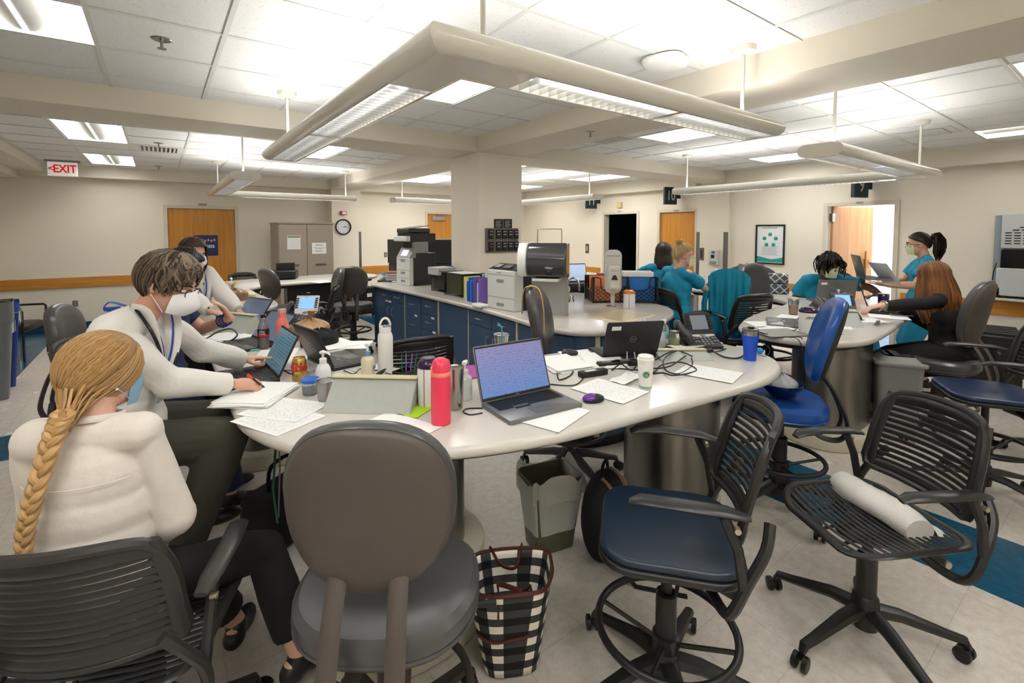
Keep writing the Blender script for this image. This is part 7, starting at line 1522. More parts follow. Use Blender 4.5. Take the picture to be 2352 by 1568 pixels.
# rolled towel
t = thing('rolled_towel', 'rolled white towel on the low slatted chair', 'towel', (2.33, .64, .525), radians(62)); TW = mat('terry_white', 'DCD8D2', rough=.95, bump=.4, scale=200)
P_ = [(x, .008*sin(x*20), .01+.002*cos(x*14)) for x in [-.18+.36*i/12 for i in range(13)]]; MB().tube(P_, [.052, .058]+[.062]*9+[.06, .055], 18, flat=.85).build('roll', TW, t); sp_ = [(.172, .006*a*cos(a*1.0)*.9, .006*a*sin(a)*.8) for a in [k*.45 for k in range(18)]]; MB().tube(sp_, .005, 6).build('spiral_end', TW, t)
crumpled(t, 'loose_fold', lambda u, v: (-.2+.34*u, -.05-.09*v-.02*sin(9*u), .0-.036+.012*sin(7*u+3*v)+.035*(1-v)**2), 26, 10, TW, .012, 14)
# tote bag, buffalo check
ck = bpy.data.materials.new('buffalo_check'); ck.use_nodes = True; N, L = nt(ck); P_ = N['Principled BSDF']; P_.inputs['Roughness'].default_value = .85
def mth(op, a, b=None):
    n = N.new('ShaderNodeMath'); n.operation = op
    for i, x in enumerate((a, b)):
        if isinstance(x, (int, float)): n.inputs[i].default_value = x
        elif x is not None: L.new(x, n.inputs[i])
    return n.outputs[0]
uvn = N.new('ShaderNodeUVMap'); sp = N.new('ShaderNodeSeparateXYZ'); L.new(uvn.outputs[0], sp.inputs[0]); st_ = lambda x: mth('GREATER_THAN', mth('FRACT', x), .5); sm = mth('MULTIPLY', mth('ADD', st_(sp.outputs[0]), st_(sp.outputs[1])), .5)
r_ = N.new('ShaderNodeValToRGB'); r_.color_ramp.interpolation = 'CONSTANT'; e = r_.color_ramp.elements; e[0].color = list(lin('EEE8DC'))+[1]; e[0].position = 0; e[1].position = .3; e[1].color = list(lin('3C3C3A'))+[1]; e2 = e.new(.8); e2.color = list(lin('0A0A0A'))+[1]; L.new(sm, r_.inputs[0]); L.new(r_.outputs[0], P_.inputs['Base Color'])
t = thing('tote_bag', 'black and white buffalo-check tote bag with brown trim on the floor', 'bag', (1.04, 1.42, 0), radians(-28)); LT = mat('brown_leather_trim', '4A1E12', rough=.5)
def tb(u, v, k=1.0):
    a = 2*pi*u; w_, d_ = (.105+.06*v)*k, (.08+.045*v)*k; c, s_ = cos(a), sin(a); q = .62
    x = w_*(abs(c)**q)*(1 if c > 0 else -1); y = d_*(abs(s_)**q)*(1 if s_ > 0 else -1); return (x+.012*sin(3*a)*v, y+.015*cos(2*a)*v*v, .005+.36*v*(1-.03*abs(c)))
o = MB().surf(tb, 64, 16).build('bag_body', ck, t); so = o.modifiers.new('t', 'SOLIDIFY'); so.thickness = .005; uv = o.data.uv_layers.new(name='UVMap'); W_ = 17
for l in o.data.loops:
    i, j = divmod(l.vertex_index, W_); uv.data[l.index].uv = (i/64*9, j/16*5.5)
MB().add([tb(i/40, 0) for i in range(40)], [tuple(range(40))]).build('bag_floor', M_BLACK, t)
MB().tube([tuple(Vector(tb(i/64, 1))+V(0, 0, .002)) for i in range(64)], .007, 8, closed=True).build('rim_trim', LT, t)
for sy in (-1, 1):
    P_ = smoothpts([(-.06, sy*.11, .3), (-.065, sy*.12, .37), (-.03, sy*.06, .41 if sy < 0 else .34), (.03, sy*.05, .40 if sy < 0 else .33), (.065, sy*.12, .37), (.06, sy*.11, .3)], 4, False) if sy > 0 else smoothpts([(-.06, -.118, .27), (-.06, -.118, .37), (-.05, -.07, .36), (.04, -.04, .3), (.06, -.1, .36), (.06, -.118, .3)], 4, False)
    MB().tube(P_, .009, 8, flat=.4).build('handle', LT, t)
P_ = [tb(.60+.18*i/10, .5-.05*sin(pi*i/10), 1.03) for i in range(11)]; MB().tube(P_, .006, 6).build('pocket_trim', LT, t)
# waste bin olive with liner
t = thing('waste_bin', 'olive-grey waste bin with translucent liner under the nearest desk', 'bin', (1.62, 1.86, 0), radians(-12)); OB = mat('olive_plastic', '5A5944', rough=.45)
def wb(w0, w1, d0, d1, h, z0=0): 
    v_ = []; 
    for w_, d_, z in ((w0, d0, z0), (w1, d1, h)): v_ += [(p[0], p[1], z) for p in rrect(w_, d_, .035, 5)]
    n = len(v_)//2; return MB().add(v_, [(k, (k+1)%n, n+(k+1)%n, n+k) for k in range(n)]+[tuple(range(n))[::-1]])
o = wb(.22, .29, .17, .22, .38).build('bin_body', OB, t); so = o.modifiers.new('t', 'SOLIDIFY'); so.thickness = .004
LN = mat('liner_translucent', 'E6E8E2', rough=.35, alpha=.62, var=.05)
def liner(u, v):
    a = 2*pi*u; c, s_ = cos(a), sin(a); q = .42; w_, d_ = .155, .121; k = 1+.02*sin(9*a)+.015*sin(17*a); x = w_*abs(c)**q*(1 if c > 0 else -1)*k; y = d_*abs(s_)**q*(1 if s_ > 0 else -1)*k
    if v < .45: return (x*(1.03+.03*v), y*(1.03+.03*v), .29+.2*v+.02*sin(5*a)*(1-v*2)+.01*sin(11*a))
    w2 = (v-.45)/.55; top_ = .38+.03*(1+sin(3*a+1))*(1-abs(w2-.1)); return (x*(1.05-.25*w2), y*(1.05-.25*w2), top_+.02*sin(7*a)*(1-w2)-.28*w2)
MB().surf(liner, 72, 18).build('liner', LN, t); MB().tube([(.13, -.06, .37), (.165, -.09, .33), (.17, -.1, .24), (.15, -.1, .19)], [.012, .03, .035, .006], 10, flat=.3).build('liner_tail', LN, t)
# grey bin with slotted lid (right)
t = thing('shredding_bin', 'light grey slim bin with slotted lid beside the right-hand desk', 'bin', (5.0, 1.28, 0) if False else (4.72, 1.22, 0), radians(30)); GB = mat('bin_light_grey', '8E908C', rough=.45)
wb(.26, .32, .24, .3, .6).build('bin_body', GB, t); MB().prism(rrect(.36, .34, .04), .6, .63, .008).build('lid_rim', GB, t); wb(.3, .24, .28, .2, .67, .629).build('lid_hump', GB, t); MB().box((-.1, -.02, .668), (.1, .03, .674)).build('slot', M_BLACK, t); MB().box((-.06, .06, .669), (.08, .085, .673)).build('label', mat('label_violet', '4A4A8A'), t)
# recycling bins far left
t = thing('recycling_bin', 'tall blue recycling bin with printed poster and blue lid', 'bin', (-1.5, 7.25, 0), radians(10)); RBm = mat('recycle_blue', '16357E', rough=.4)
wb(.42, .52, .28, .34, .78).build('bin_body', RBm, t); wb(.54, .54, .37, .37, .9, .8).build('lid', mat('recycle_lid', '2B50A8', rough=.4), t, bevel=.01); MB().surf(lambda u, v: ((.268+.008*sin(u*30))*cos(2*pi*u)*1.05, (.19+.006*sin(u*40))*sin(2*pi*u), .66+.15*v), 60, 4).build('liner', LN, t)
MB().frame((.235, .0, .4), V(0,1,0), V(0,0,1), V(1,0,0)).cbox((0, .08, .028), (.2, .42, .004)).build('poster', print_mat('recycle_print', 7, '8FC8F0', .45, '12387E', 4), t); MB().frame((.225, .0, .2), V(0,1,0), V(0,0,1), V(1,0,0)).cbox((0, -.01, .03), (.18, .07, .004)).build('text_label', M_PAPER, t)
t = thing('waste_bin', 'tall grey bin with black lid opening at the left edge', 'bin', (-1.45, 6.75, 0), radians(8)); GB2 = mat('bin_mid_grey', '73767A', rough=.45)
wb(.4, .5, .28, .34, .78).build('bin_body', GB2, t); wb(.52, .52, .36, .36, .96, .76).build('hood', GB2, t, bevel=.01); MB().box((-.2, -.12, .955), (.2, .12, .965)).build('opening', M_BLACK, t); MB().surf(lambda u, v: ((.258+.008*sin(u*30))*cos(2*pi*u)*1.03, (.18+.006*sin(u*40))*sin(2*pi*u), .64+.12*v), 60, 4).build('liner', LN, t)
# waiting chair
t = thing('waiting_chair', 'wood-backed waiting chair with dark cushion and black arms by the left wall', 'chair', (-1.55, 8.75, 0), face(.95, -.25)); MB().prism(oval(0, 0, .27, .26, sq=3), .4, .46, .02).build('seat', mat('brown_vinyl', '2E2520', rough=.4), t)
MB().surf(lambda u, v: ((u-.5)*.46, -.27-.06*v+.05*(2*u-1)**2, .5+.38*v), 14, 8, .015).build('backrest', wood_mat('bent_ply', 'A87844', 'BE9058'), t)
for sx in (-1, 1): MB().tube([(sx*.28, .22, 0), (sx*.28, .22, .64), (sx*.28, .2, .66), (sx*.28, -.28, .66), (sx*.26, -.3, .6), (sx*.24, -.28, 0)], .014, 8).build('arm_frame', M_BLACK, t)
MB().tube([(-.28, .2, .38), (.28, .2, .38)], .012, 8).build('cross_rail', M_BLACK, t)
# suitcases at the back
for k, (x, y, w_) in enumerate(((3.15, 9.15, .2), (2.75, 9.0, .17))):
    t = thing('rolling_case', ['black rolling case with raised handle and white tag left of the counter end', 'dark soft box case beside the rolling case'][k], 'luggage', (x, y, 0), .1); MB().box((-w_, -.15, .05), (w_, .15, .56)).build('body', M_BLK, t, bevel=.02, seg=3)
    if k == 0:
        MB().tube([(-.09, .05, .56), (-.09, .05, .86), (.09, .05, .86), (.09, .05, .56)], .01, 8).build('handle', M_METAL, t); MB().box((.02, -.153, .38), (.12, -.15, .45)).build('tag', M_PAPER, t)
    for sx in (-1, 1): MB().cyl((sx*(w_-.04)-.015, -.1, .035), (sx*(w_-.04)+.015, -.1, .035), .035).build('wheel', M_BLACK, t)
# backpack under the desk
t = thing('backpack', 'black backpack with tan stripes slumped under the desk by the draft chair', 'backpack', (1.78, 1.62, 0), radians(25)); bp_ = MB(); bp_.ell((0, 0, .21), (.17, .11, .23), 24, 14)
for i, q in enumerate(bp_.v): bp_.v[i] = (q[0], q[1], max(0, q[2]))
bp_.build('main_bag', M_BLK, t); MB().ell((0, -.1, .13), (.13, .05, .11), 20, 10).build('front_pocket', mat('pocket_dark', '1C1C1E', rough=.8), t); 
for x in (-.07, .07): MB().tube([(x, -.098, .3), (x*1.1, -.07, .37), (x*.9, 0, .42)], .022, 8, flat=.2).build('tan_stripe', mat('tan_webbing', '8A6E5A', rough=.8), t)
MB().tube(smoothpts([(-.05, 0, .43), (-.03, .0, .48), (.03, 0, .48), (.05, 0, .43)], 3, False), .008, 8).build('top_handle', M_BLK, t); MB().tube([(-.12, -.1, .06), (-.15, -.2, .004), (-.12, -.34, .004), (-.1, -.42, .004)], .013, 6, flat=.2).build('loose_strap', M_BLK, t); MB().tube([(.12, -.1, .06), (.2, -.18, .004), (.26, -.3, .004)], .013, 6, flat=.2).build('loose_strap', M_BLK, t)
# bags under the left arm of the desk
t = thing('handbag', 'black handbag with gold buckle on the floor under the left arm of the desk', 'bag', (.5, 2.75, 0), .6); MB().box((-.2, -.11, 0), (.2, .11, .3)).build('body', M_BLK, t, bevel=.04, seg=3); MB().tube([(-.02, -.115, .1), (.03, -.115, .1), (.03, -.115, .15), (-.02, -.115, .15)], .004, 6, closed=True).build('buckle', mat('gold', 'D8B04A', rough=.2, metal=1), t); MB().tube(smoothpts([(-.1, 0, .29), (-.08, 0, .42), (.08, 0, .42), (.1, 0, .29)], 4, False), .01, 8).build('handle', M_BLK, t)
t = thing('hanging_strap', 'green strap hanging under the left front of the desk', 'strap', (.38, 2.3, 0)); MB().tube([(0, 0, .86), (.01, 0, .7), (-.005, 0, .5), (.01, .01, .34)], .015, 8, flat=.3).build('strap', mat('strap_green', '1E6A4A', rough=.5), t); MB().tube([(.02, 0, .86), (.025, 0, .6), (.015, .01, .36)], .008, 6, flat=.4).build('clear_edge', M_GREYP, t)
# luggage at the far right
t = thing('storage_case', 'black case on the floor at the far right behind the navy drafting chair', 'case', (6.9, 1.0, 0), .2); MB().box((-.3, -.22, 0), (.3, .22, .62)).build('body', M_BLACK, t, bevel=.02, seg=3)
mb = MB()
for k in range(5): mb.box((-.28+.12*k, -.2, .62), (-.2+.12*k, .2, .64))
mb.build('lid_ribs', M_BLACK, t)
# strap on the stool back
t = thing('elastic_strap', 'orange-tan elastic strap looped over the back of a grey stool', 'strap', (2.2, 2.32, 0), face(.55, -.7)); MB().tube(smoothpts([(.1, -.165, .9), (.1, -.16, 1.05), (.1, -.17, 1.18), (.1, -.2, 1.272), (.1, -.26, 1.285), (.1, -.3, 1.25), (.1, -.31, 1.1)], 4, False), .014, 8, flat=.22, up=(0, 1, 0)).build('band', mat('tan_elastic', 'D8A566', rough=.7), t); MB().cbox((.1, -.165, .89), (.032, .006, .02)).build('clip', M_GREYP, t)
# ------------------------------------------------------------------ 1 blonde woman with the braid, seated foreground left
def fit_blouse(J):
    o = top(J, 'blouse', M_BLOUSE, ease=.018, hem=.06, r1=.012, amp=.0045, flare=.0, waist=.02)
    s = J['s']; C, up, rt, ft = J['C'], J['up'], J['rt'], J['ft']
    # collar band and yoke seam
    nb = J['NB']-up*.004; cl = MB(); cl.tube([nb+rt*.067*cos(a)+ft*.062*sin(a)+up*(.006-.012*sin(a)) for a in [2*pi*i/28 for i in range(28)]], .006, 8, closed=True, flat=1.7, up=(0,0,1)); J['fin'](cl.build('collar', M_BLOUSE, J['root']))
    ys = MB(); ys.tube([C+up*.045+rt*x*.13-ft*(.121*sqrt(max(.05, 1-(x*.84)**2))) for x in [-1+2*i/20 for i in range(21)]], .0016, 6); J['fin'](ys.build('yoke_seam', M_BLOUSE, J['root']))
    for k in 'LR':
        S_, E_, W_ = J['arm'][k]; J['fin'](MB().tube([E_.lerp(W_, .84), E_.lerp(W_, .97)], [.04, .043], 16).build('cuff', M_BLOUSE, J['root']))
    trousers(J, M_BLK, .014, .8); shoes(J, M_BLACK)
def hair_braid(J, m):
    cap_ = hair_cap(J, m, 1.09, front=40, side=-4, back=-46)
    hp = J['hp']; up, rt, ft = J['up'], J['rt'], J['ft']; C = J['C']; p0 = J['NB']-ft*.105+up*.03-rt*.012
    gather(J, m, cap_, 262, -46, k=1.12, n=400, front=40, side=-6, back=-50, r=.003, tail=p0)
    path = smoothpts([p0+up*.02, p0-up*.03-ft*.02-rt*.012, C+up*.07-ft*.142-rt*.045, C-up*.03-ft*.150-rt*.068, C-up*.13-ft*.150-rt*.078, C-up*.21-ft*.148-rt*.086], 8, False)
    L_ = len(path); mb = MB()
    for k in range(3):
        P_ = []; R_ = []
        for i in range(L_*3-2):
            t = i/(L_*3-3); j = min(L_-2, int(t*(L_-1))); q = path[j].lerp(path[j+1], t*(L_-1)-j); w_ = .016*(1-.45*t); ph = t*2*pi*6.2+2*pi*k/3
            P_.append(q+rt*w_*sin(ph)+ft*w_*.55*sin(2*ph)); R_.append(.013*(1-.45*t))
        mb.cur = [.75, .5, .95][k]; mb.tube(P_, R_, 8)
    br = mb.build('braid', m, cap_)
    e = path[-1]; MB().tube([e+up*.012, e-up*.015], [.016, .017], 12).build('hair_tie', M_BLACK, br)
    MB().tube([e-up*.01, e-up*.05-rt*.005, e-up*.075-rt*.015], [.012, .014, .004], 8).build('braid_tail', m, br)
    ws = MB()
    for i in range(46):
        a = random.uniform(150, 380); l0 = ellpt(J, a, random.uniform(-10, -38), 1.1); ws.cur = random.random(); ws.tube([l0, l0.lerp(p0, .5)-up*random.uniform(-.01, .01), p0-up*random.uniform(0, .03)+rt*random.uniform(-.015, .015)], [.004, .005, .0015], 5, flat=.5)
    ws.build('loose_strands', m, br)
yw = face(.4, .91)
PB = V(-.2, 1.72, .55)
J = person('blonde woman with a long braid and ivory blouse, seated nearest with her back turned', PB, yw, lean=(.02, -.02), head_yaw=-.62, head_pitch=-.1, s=.96, build=.84, skin=M_SKIN2, vox=.005,
    arms={'L': dict(hand=PB+V(.05, .27, .08), pole=(-.6, -.2, -1), pose='rest', dir=(.9, .2, -.1), n=(0, .3, 1)), 'R': dict(hand=PB+V(.17, .20, .1), pole=(.4, -.5, -1), pose='rest', dir=(.3, .8, -.05), n=(.2, 0, 1))},
    legs={'R': dict(foot=(.36, 1.78, .13), pole=(.4, .5, 1), toe=(.8, .3, 0)), 'L': dict(foot=(.2, 2.12, .1), pole=(.2, .5, 1), toe=(.4, .8, 0))},
    outfit=fit_blouse, hair=(hair_braid, H_BLONDE), headpos=at(240, 858, 1.42))
mask(J, M_BLU, 'flat')
MB().ell(J['hp'](.083, -.008, -.036), (.004,)*3, 8, 6).build('earring', mat('pearl', 'EDEAE2', rough=.2), J['root']).location = J['root_loc']
# ------------------------------------------------------------------ 2 older woman in the white coat, leaning over the desk
def lapels(J, m, par):
    C, up, rt, ft, NB = J['C'], J['up'], J['rt'], J['ft'], J['NB']
    for sx in (-1, 1):
        pts = [NB+rt*sx*.062-ft*.04+up*.02, NB+rt*sx*.075+ft*.025+up*.006, C+up*.12+rt*sx*.07+ft*.115, C+up*.02+rt*sx*.045+ft*.135, C-up*.08+rt*sx*.022+ft*.133]
        MB().tube(smoothpts(pts, 4, False), [.012]+[.03]*14+[.012, .006], 8, flat=.16, up=tuple(ft)).build('lapel', m, par)
def fit_coat(J):
    tr = M_OLIVE if J.get('olive') else M_BLK
    s = J['s']; C, up, rt, ft, P, f, r = J['C'], J['up'], J['rt'], J['ft'], J['P'], J['f'], J['r']
    o = top(J, 'white_coat', M_COAT, ease=.026, hem=.2, r1=.026, amp=.009, flare=.03)
    lapels(J, M_COAT, o)
    sk = MB()
    def fn(u, v):
        a = 2*pi*(u*.9+.05)+pi/2; rr = 1+.1*v+.03*sin(a*7)*v; q = P-V(0,0,.03+.42*v)*1.0
        return q+r*cos(a)*.2*rr+f*(sin(a)*.155*rr-.03*v)
    sk.surf(fn, 40, 10, .006); sk.build('coat_skirt', M_COAT, o)
    for sx in (-1, 1): MB().tube([C+rt*sx*.09+ft*.128-up*.0, C+rt*sx*.045+ft*.14-up*.0], [.001, .001], 4).build('pocket_edge', M_GREYP, o)
    trousers(J, M_OLIVE, .02, .95); shoes(J)
def hair_short(J, m):
    cap_ = hair_cap(J, m, 1.14, front=30, side=-2, back=-48); mb = MB(); G = (-90, 62)
    for i in range(950):
        az = random.uniform(0, 360); h = hairline(az, 34, -14, -56); e0 = random.uniform(40, 86); az0 = az+random.uniform(-25, 25); pts = []; kk = 1.17+random.uniform(-.03, .07); mb.cur = random.random()**1.3
        for j in range(9):
            t = j/8; sw = (26*t+6*sin(t*7+i))*(1 if cos(radians(az)) > 0 else -1)*(1 if sin(radians(az)) > -.4 else .2)
            pts.append(ellpt(J, az0+sw, e0+(h-e0)*t, kk+.05*sin(pi*min(1, t*1.2))-.09*t**3))
        mb.tube(pts, [.002, .004, .005, .0055, .0055, .005, .0042, .003, .001], 5, flat=.5)
    mb.build('hair_locks', m, cap_)
def stetho(J, m=M_BLACKG):
    C, up, rt, ft, NB = J['C'], J['up'], J['rt'], J['ft'], J['NB']
    P_ = smoothpts([C+ft*.16-up*.10+rt*.05, C+ft*.155+up*.02+rt*.06, C+ft*.12+up*.12+rt*.085, NB+rt*.082+up*.012, NB-ft*.07+up*.03, NB-rt*.082+up*.012, C+ft*.12+up*.12-rt*.085, C+ft*.155+up*.03-rt*.06, C+ft*.165-up*.06-rt*.03], 5, False)
    t = J['fin'](MB().tube(P_, .0062, 8).build('stethoscope', m, J['root'])); e = P_[0]
    MB().ell(e, (.022, .022, .022), 14, 8).build('chest_piece', M_METAL, t)
    MB().tube(smoothpts([P_[-1], P_[-1]-up*.06+rt*.02, P_[-1]-up*.12], 4, False), .0025, 6).build('ear_tubes', M_METAL, t)
def lanyard(J, m, badge=True):
    C, up, rt, ft, NB = J['C'], J['up'], J['rt'], J['ft'], J['NB']
    L_ = strip(J, smoothpts([C+ft*.15-up*.08, C+ft*.14+up*.06+rt*.035, NB+rt*.07+ft*.03, NB-ft*.065+up*.02, NB-rt*.07+ft*.03, C+ft*.14+up*.06-rt*.035, C+ft*.15-up*.08], 4, False), .006, m, 'lanyard', th=.0015, up=tuple(ft))
    if badge:
        b_ = MB().frame(C+ft*.158-up*.13, rt, ft, up).cbox((0, 0, 0), (.055, .003, .085)).build('badge', M_PAPER, L_, bevel=.002)
PW = V(-.2, 2.42, .8)
yw = face(.93, -.36)
pen = on(600, 905, DZ); tip = V(0,0,0)
hr = on(535, 912, DZ)+V(0, 0, .06); hl = on(560, 852, DZ)+V(0, 0, .06)
J0 = dict()
def coat1(J): J['olive'] = True; fit_coat(J)
J = person('older woman with short ash-brown hair, white coat and white mask, pointing at a laptop', PW, yw, lean=(.22, .0), head_yaw=-.12, head_pitch=-.42, s=1.0, vox=.005, twist=-.1, build=1.02, neck_fwd=.05,
    arms={'R': dict(hand=hr, pole=(-.1, -.2, -1), pose='pen', dir=(.9, -.25, -.12), n=(-.2, -.45, 1)), 'L': dict(hand=hl, pole=(-.1, .1, -1), pose='point', dir=ray(625, 825)-ray(540, 828)+V(.02, .02, 0), n=(-.1, .3, 1))},
    legs={'R': dict(foot=(.05, 2.2, .42), pole=(1, -.2, .6), toe=(.9, -.3, 0)), 'L': dict(foot=(.12, 2.5, .4), pole=(1, .1, .6), toe=(.9, 0, 0))},
    outfit=coat1, hair=(hair_short, H_GREYBR), headpos=at(388, 655, 1.92))
mask(J, M_N95, 'cup'); glasses(J); stetho(J); lanyard(J, mat('blue_lanyard', '1E3FA0', rough=.6))
NB = J['NB']; lp = MB().tube(smoothpts([NB-J['f']*.085+V(0,0,.03), NB-J['f']*.14-J['r']*.01+V(0,0,.045), NB-J['f']*.155+V(0,0,.02), NB-J['f']*.1+V(0,0,.02)], 5, False), .01, 8, flat=.25).build('neck_ribbon', mat('blue_ribbon', '2450A8', rough=.6), J['root']); lp.location = J['root_loc']
WR = J['arm']['R'][2]; Rr = J['handR']
R_ = J['arm']['R']; gr = MB().tube([WR+Rr @ V(.009+.0108*cos(a), .112, -.012+.0108*sin(a)) for a in [2*pi*i/16 for i in range(16)]], .0016, 6, closed=True).build('ring', mat('gold', 'D8B04A', rough=.2, metal=1), J['root']); gr.location = J['root_loc']
pn = thing('pen', 'black pen with an orange cap held by the woman in the white coat', 'pen', tuple(WR+Rr @ V(-.02, .13, -.045)))
Rp_ = basis(Rr @ V(.1, -.55, .8), (1, 0, 0)); X_ = Rr @ V(.25, -.5, .8)
MB().tube([(0,0,0), tuple(X_*.012), tuple(X_*.11)], [.0008, .004, .0045], 10).build('barrel', M_BLACK, pn); MB().tube([tuple(X_*.108), tuple(X_*.14)], [.006, .0055], 10).build('cap', mat('orange_red', 'E8471C', rough=.4), pn)
# ------------------------------------------------------------------ 3 woman in navy behind her
def fit_navy(J):
    top(J, 'scrub_top', M_SCRUB2, ease=.02, sl=.75, hem=.12); trousers(J, M_SCRUB2, .02); shoes(J)
def hair_band(J, m):
    cap_ = hair_cap(J, m, 1.12, front=34, side=-2, back=-46); gather(J, m, cap_, 270, -20, k=1.14, n=60)
    MB().tube([ellpt(J, 0, 62-abs(0), 1.22) if False else J['hp'](.09*cos(a), .01, .03+.108*sin(a)) for a in [pi*i/16 for i in range(17)]], .012, 8, flat=.5).build('hair_band', M_BLACK, cap_)
PN = V(-.02, 3.32, .68); hn = on(452, 778, DZ)+V(0, 0, .035)
J = person('woman in navy scrubs with blue beaded bracelets, cheek resting on her hand', PN, face(.95, .1), lean=(.16, .0), head_yaw=-.1, head_pitch=-.3, s=.98,
    arms={'L': dict(hand=V(.33, 3.28, 1.13), pole=(.4, .5, -1), pose='rest', dir=(-.45, -.1, .9), n=(.9, 0, .3)), 'R': dict(hand=hn-V(.07, .0, 0), pole=(-.5, -.5, -.6), pose='type', dir=(.9, -.05, -.1), n=(0, 0, 1))},
    legs={'R': dict(foot=(.3, 3.2, .1), pole=(1, -.2, .6)), 'L': dict(foot=(.3, 3.45, .1), pole=(1, .1, .6))}, outfit=fit_navy, hair=(hair_band, H_BLACK), headpos=at(425, 622, 2.75))
mask(J, M_YEL, 'flat')
S_, E_, W_ = J['arm']['L']; dd_ = (W_-E_).normalized()
for k in range(3):
    c = W_-dd_*(.03+.022*k); x = dd_.orthogonal().normalized(); y = dd_.cross(x); mb = MB()
    for i in range(14): mb.ell(tuple(c+(x*cos(2*pi*i/14)+y*sin(2*pi*i/14))*(.032+.002*k)), (.0065,)*3, 8, 6)
    o = mb.build('bead_bracelet', mat('lapis_beads', '1B2F86', rough=.25), J['root']); o.location = J['root_loc']
# ------------------------------------------------------------------ 4 standing young woman in a white coat
def fit_coat2(J):
    C, up, rt, ft, P = J['C'], J['up'], J['rt'], J['ft'], J['P']
    pat = bpy.data.materials.new('spotted_blouse'); pat.use_nodes = True; N, L = nt(pat); p = N['Principled BSDF']; tc = N.new('ShaderNodeTexCoord'); vo = N.new('ShaderNodeTexVoronoi'); vo.inputs['Scale'].default_value = 26
    r_ = ramp2(N, '1A1A1A', 'E6DDC8', .25, .3); L.new(tc.outputs['Object'], vo.inputs['Vector']); L.new(vo.outputs['Distance'], r_.inputs[0]); L.new(r_.outputs[0], p.inputs['Base Color'])
    top(J, 'blouse', pat, ease=.008, hem=.14, amp=.002)
    s = J['s']; mb = MB(); e = .024
    for sx in (-1, 1):
        mb.ell(C+rt*sx*.062-ft*.012, (.1+e, .098+e, .16), 18, 10, J['Rt']); mb.ell(P.lerp(C, .5)+rt*sx*.062-ft*.014, (.085+e, .09+e, .16), 18, 10, J['Rt']); mb.ell(P+rt*sx*.07-ft*.01+up*.0, (.1+e, .11+e, .16), 18, 10, J['Rt']); mb.ell(P+rt*sx*.075-ft*.01-up*.2, (.1+e, .11+e, .22), 18, 10, J['Rt'])
    mb.ell(C-ft*.03, (.14+e, .08+e, .17), 18, 10, J['Rt'])
    capsule(mb, J['SH']+rt*.13-up*.004-ft*.01, J['SH']-rt*.13-up*.004-ft*.01, .06, .06)
    for k in 'LR': sleeve(mb, J['arm'][k], k, .024, .024)
    o = J['fin'](fuse(mb, 'white_coat', M_COAT, J['root'], voxel=.009, smooth=3, disp=wrinkle(.008, 10))); lapels(J, M_COAT, o)
    MB().frame(C+ft*.135+rt*(-.095)+up*.05, rt, ft, up).cbox((0,0,0), (.06, .002, .008)).build('embroidery', mat('blue_thread', '4A6FB0'), o)
    trousers(J, M_BLK, .01); shoes(J)
def hair_long_back(J, m):
    cap_ = hair_cap(J, m, 1.1, front=36, side=0, back=-46); falling(J, m, cap_, 140, 400, 44, .16, k=1.1, r=.008, back=.03); gather(J, m, cap_, 80, 84, k=1.1, n=60, front=36, side=-10)
PS = V(.1, 4.42, .93)
J = person('young woman in an open white coat, blue lanyard and smartwatch, standing typing on a laptop', PS, face(.55, -.83), lean=(-.05, .0), head_yaw=0, head_pitch=-.32, s=.99,
    arms={'L': dict(hand=V(.5, 4.3, 1.0), pole=(-.3, .6, -.8), pose='type', dir=(.5, -.85, -.2)), 'R': dict(hand=V(.36, 4.03, .985), pole=(-.6, -.6, -.6), pose='type', dir=(.6, -.6, -.12))}, outfit=fit_coat2, hair=(hair_long_back, H_BR), headpos=at(444, 582, 3.82))
mask(J, M_N95, 'cup'); lanyard(J, mat('blue_lanyard', '')); S_, E_, W_ = J['arm']['L']
o = MB().frame(W_-(W_-E_).normalized()*.035+V(0,0,.03), (W_-E_).normalized(), (W_-E_).normalized().orthogonal(), V(0,0,1)).cbox((0,0,0), (.036, .032, .01)).build('smartwatch', M_BLACKG, J['root'], bevel=.003); o.location = J['root_loc']
# ------------------------------------------------------------------ right-hand group
def fit_scrubs(J): top(J, 'scrub_top', M_SCRUB, ease=.018, sl=.72, hem=.16, r1=.024, amp=.008); trousers(J, M_SCRUB, .022); shoes(J)
def fit_dress(J): top(J, 'black_dress', M_BLK, ease=.02, hem=.2, flare=.02); trousers(J, M_BLK, .05, .8, 'dress_skirt'); shoes(J)
def hair_bun(J, m):
    cap_ = hair_cap(J, m, 1.08, front=38, side=2, back=-44); gather(J, m, cap_, 262, 68, k=1.12, n=70); c = ellpt(J, 262, 68, 1.38); mb = MB()
    for i in range(22):
        mb.cur = random.random(); a = random.uniform(0, 6.28); t_ = random.uniform(-.5, .5); mb.tube([c+J['Rh'] @ V(.03*cos(a+q), .028*sin(a+q), .012*sin(q*2+a)+.014*t_) for q in [k_*.45 for k_ in range(9)]], [.004]+[.009]*7+[.004], 5)
    mb.ell(c, (.026, .026, .024), 12, 8); mb.build('bun', m, cap_)
    w_ = MB()
    for i in range(24):
        az = random.uniform(200, 330); p = ellpt(J, az, -40, 1.08); w_.cur = random.random(); w_.tube([p, p+V(0,0,-.03)+J['Rh'] @ V(0, -.01, 0), p+V(0,0,-.06)+J['Rh'] @ V(random.uniform(-.01, .01), -.02, 0)], [.006, .005, .001], 5)
    w_.build('nape_wisps', m, cap_)
def hair_long(J, m):
    cap_ = hair_cap(J, m, 1.1, front=36, side=0, back=-46); falling(J, m, cap_, 150, 390, 60, .24, k=1.12, r=.01, back=.05)
